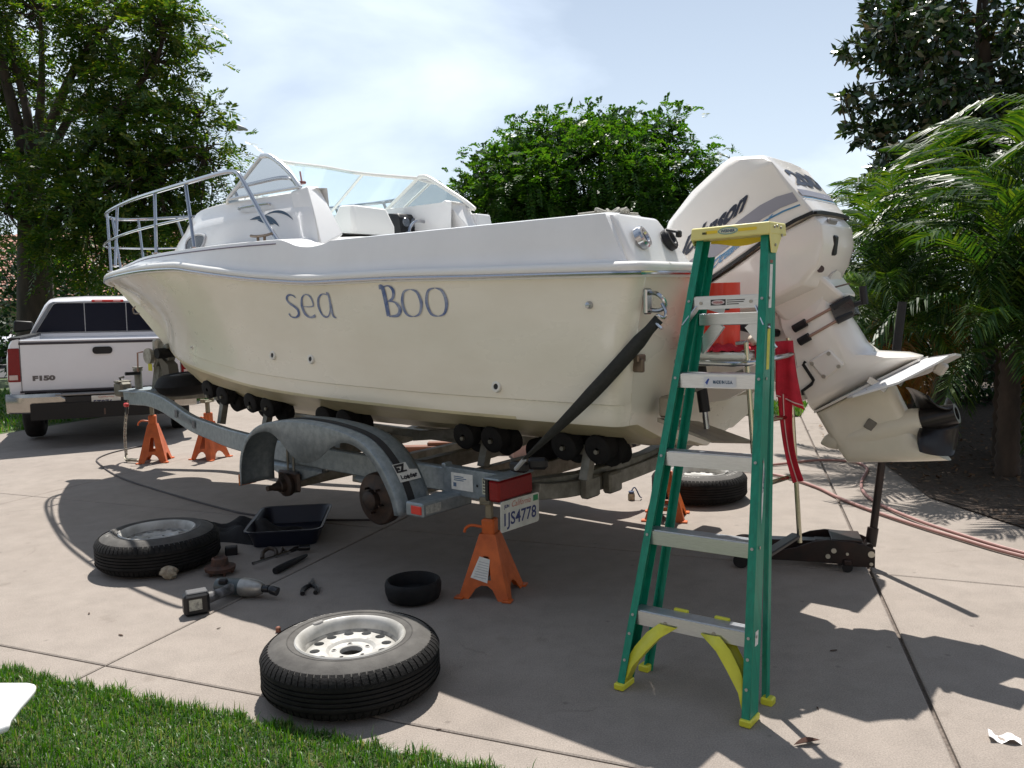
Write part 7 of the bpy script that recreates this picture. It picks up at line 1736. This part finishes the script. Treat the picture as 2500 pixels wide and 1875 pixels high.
main = [p12(2420, 930, .6), p12(2420, 600, .5), p12(2410, 420, .3), p12(2400, 250), p12(2380, 90), p12(2390, -60)]
limb(q, [np.array(p) - lx for p in main], .20, .05, 10)
for e in ((2240, 340, -.5), (2120, 265, -.6), (2190, 150, -.5), (2160, 60, -.3), (2290, 60, 0), (2500, 220, .3), (2110, 340, -.5), (2180, 445, -.2)):
    s = main[2] if e[1] > 300 else main[3] if e[1] > 140 else main[4]; ep = p12(*e); mm = [(s[i] + ep[i]) / 2 + (.15 if i == 2 else 0) for i in range(3)]
    limb(q, [np.array(s) - lx, np.array(mm) - lx, np.array(ep) - lx], .055, .012, 6)
for i in range(0, n, 9): limb(q, [C[i] - D0[i] * .35 - lx, C[i] - lx], .012, .005, 4)
ob('trunk', q, BARK, mg, ang=60, recalc=False)
for e in ((2280, 88, -1.0), (2182, 368, -1.2)):
    c = np.array(p12(*e)) - lx; q = MB()
    for j in range(7):
        a = 2 * math.pi * j / 7; d = Vector((math.cos(a), math.sin(a) * .8 - .3, .45 + .2 * (j % 2))).normalized(); s_ = d.cross(Vector((0, 0, 1))).normalized() * .045
        q.add([Vector(c), Vector(c) + d * .06 - s_, Vector(c) + d * .13, Vector(c) + d * .06 + s_], [(0, 1, 2, 3)])
    ob('bloom', q, mat('cream_petal', (.80, .78, .70), .6), mg, ang=None)

# ---- palms: every frond an object
PALM = leaf_mat('palm_leaflet', [(.014, .042, .009), (.024, .066, .012), (.042, .095, .014), (.09, .135, .022)], .42, .30, .3)
PALMDRY = leaf_mat('dry_palm_leaflet', [(.20, .09, .02), (.28, .14, .03), (.16, .13, .03)], .6, .3)
def frond_mesh(seed, L=1.5, rise=.75, J=46, ll=.34):
    r = np.random.default_rng(seed); t = np.linspace(.10, 1, J)
    x = L * (t - .18 * t ** 3); z = L * rise * (t - t ** 2 * (.95 + .12 * r.random())); c = np.stack([x, 0 * t, z], 1); tan = unit(np.gradient(c, axis=0)); S = np.array([0, 1.0, 0])
    V, F = [], []; k = 0
    for j in range(J):
        env = math.sin(math.pi * min(1, .10 + .86 * t[j])) ** .55
        for sg in (-1, 1):
            d = unit(S * sg * (1.05 - .45 * t[j]) + tan[j] * (.55 + .5 * t[j]) + np.array([0, 0, .22 - .1 * t[j]]) + r.normal(0, .09, 3)); ln = ll * env * r.uniform(.85, 1.1)
            a = c[j]; b_ = a + d * ln * .5; e = a + d * ln * .93 - np.array([0, 0, ln * (.28 + .2 * r.random())]); wv = unit(np.cross(d, np.array([0, 0, 1.0]))) * .0095
            V += [a - wv * .5, a + wv * .5, b_ - wv, b_ + wv, e]; F += [(k, k + 1, k + 3), (k, k + 3, k + 2), (k + 2, k + 3, k + 4)]; k += 5
    p = smooth_path([Vector((0, 0, 0))] + [Vector(q_) for q_ in c[::9]], 2)
    for i in range(len(p) - 1):
        w0, w1 = .014 * (1 - i / len(p)) + .002, .014 * (1 - (i + 1) / len(p)) + .002
        V += [np.array(p[i]) + (0, -w0, 0), np.array(p[i]) + (0, w0, 0), np.array(p[i + 1]) + (0, w1, 0), np.array(p[i + 1]) + (0, -w1, 0)]; F += [(k, k + 1, k + 2), (k, k + 2, k + 3)]; k += 4
    me = bpy.data.meshes.new('frond'); me.from_pydata([tuple(v) for v in V], [], F); me.materials.append(PALM); return me
FR = [frond_mesh(60 + i, 1.45 + .12 * i, .62 + .12 * i) for i in range(5)]
FRD = []
for i in range(2):
    m_ = frond_mesh(80 + i, 1.2, .35); m_.materials.clear(); m_.materials.append(PALMDRY); FRD.append(m_)
def palm(loc, h, nf, label, seed, sc=1.0, dry=1):
    r = np.random.default_rng(seed); t = thing('date_palm', label, 'palm', loc, 0, 'pygmy palms in the planting bed')
    q = MB(); prof = []
    for k in range(22): z = h * k / 21; prof += [(.085 - .02 * k / 21 + (.016 if k % 2 else 0), z)]
    prof += [(.09, h + .05), (.0, h + .16)]; q.lathe(prof, 12); ob('trunk', q, BARK, t, ang=50)
    for k in range(nf):
        f = k / nf; me = FR[int(r.integers(0, 5))]; o = bpy.data.objects.new('frond', me); COL.objects.link(o); o.parent = t
        o.location = (0, 0, h + .05); pitch = -R(72) + R(124) * f ** 1.15 + r.normal(0, .1); s_ = sc * r.uniform(.85, 1.1) * (.72 + .35 * math.sin(math.pi * min(1, f + .15)))
        o.rotation_euler = (r.normal(0, .18), pitch, 2.399 * k + r.normal(0, .12)); o.scale = (s_, s_, s_)
    for k in range(dry):
        o = bpy.data.objects.new('dry_frond', FRD[k % 2]); COL.objects.link(o); o.parent = t; o.location = (0, 0, h); o.rotation_euler = (0, R(48) + .2 * k, 2.1 * k + r.random()); o.scale = (sc * .9,) * 3
    return t
palm((4.0, 6.75, 0), 1.0, 38, 'palm with dark trunk nearest the floor jack handle', 1, 1.0)
palm((3.8, 8.4, 0), 1.35, 28, 'palm with yellowing fronds just right of the motor cowl', 2, 1.0, 5)
palm((5.1, 7.7, 0), 1.85, 30, 'tall palm at the right edge in front of the magnolia', 3, 1.05)
palm((4.9, 9.6, 0), 1.7, 28, 'palm standing deeper in the bed below the magnolia', 4, 1.05, 4)
palm((5.0, 6.1, 0), 1.7, 28, 'palm leaning into frame at the right edge', 5, 1.0)
palm((3.35, 7.55, 0), 1.15, 26, 'low palm beside the driveway edge behind the motor leg', 7, .85, 3)
palm((4.3, 9.2, 0), 1.35, 30, 'palm behind the outboard cowl rising beside the sky gap', 8, 1.0, 3)
palm((4.4, 7.5, 0), 1.55, 30, 'palm in the middle of the clump', 9, 1.0, 2)
palm((6.3, 9.0, 0), 2.45, 26, 'highest palm crown at far right against the magnolia', 6, 1.05)
# ---- dark shrubs: behind the palms and behind the truck
def shrub(name, label, lobes, n, size, m_, seed, cat='shrub', group=None):
    c = np.array(lobes[0][:3]); base = np.array([c[0], c[1], 0]); t = thing(name, label, cat, tuple(base), 0, group)
    C, Dn, k = lobe_points(lobes, n, seed, .6); r = np.random.default_rng(seed)
    d = unit(Dn + r.normal(0, .7, (n, 3))); ln = size * r.uniform(.7, 1.3, n)
    V, F = diamonds(C - base, d * ln[:, None], unit(np.cross(d, r.normal(0, 1, (n, 3)))) * (ln * .24)[:, None]); o = big_mesh('foliage', V, F, m_, t); o['kind'] = 'stuff'
    q = MB()
    for i in range(14):
        e = C[i] - base; limb(q, [(e[0] * .15, e[1] * .15, 0), (e[0] * .5, e[1] * .5, e[2] * .6), tuple(e)], .03, .008, 5)
    ob('stem', q, BARK, t, ang=60, recalc=False)
shrub('hedge_shrub', 'dark green hedge behind the palms', [(6.0, 11.2, 1.1, 1.6, .7, 1.35), (4.9, 10.9, .95, .8, .6, 1.15), (8.0, 11.0, 1.3, 1.8, .8, 1.6)], 16000, .10, LEAF_D, 51)
shrub('garden_shrub', 'dark shrub mass left of the bow behind the truck roof', [(-11.2, 20.5, 1.5, 1.5, 1.0, 1.9), (-9.6, 20.2, 1.7, 1.3, 1.0, 1.9), (-8.2, 20.6, 1.5, 1.2, .9, 1.7)], 9000, .16, LEAF_D, 52)
shrub('purple_shrub', 'thin purple-leaved shrub tip showing past the outboard cowl', [(4.18, 10.6, 2.35, .10, .10, .22), (4.25, 10.6, 2.05, .16, .12, .25), (4.3, 10.6, 1.6, .3, .2, .5)], 260, .07, leaf_mat('purple_leaf', [(.05, .015, .03), (.08, .02, .05)], .5, .2), 54)
# low mulch litter under the palms
n = 2600; P = np.stack([RNG.uniform(3.2, 7.5, n), RNG.uniform(4.0, 9.5, n), np.full(n, .018)], 1); d = unit(np.stack([RNG.normal(0, 1, n), RNG.normal(0, 1, n), RNG.uniform(.0, .35, n)], 1)); ln = RNG.uniform(.03, .08, n)
V, F = diamonds(P, d * ln[:, None], unit(np.cross(d, np.array([0, 0, 1.0]) + RNG.normal(0, .3, (n, 3)))) * (ln * .2)[:, None])
tag(big_mesh('bed_litter', V, F, leaf_mat('litter', [(.05, .03, .02), (.12, .07, .04), (.22, .15, .09)], .8, .1)), 'brown fallen leaf litter on the soil under the palms', 'leaf litter', kind='stuff')
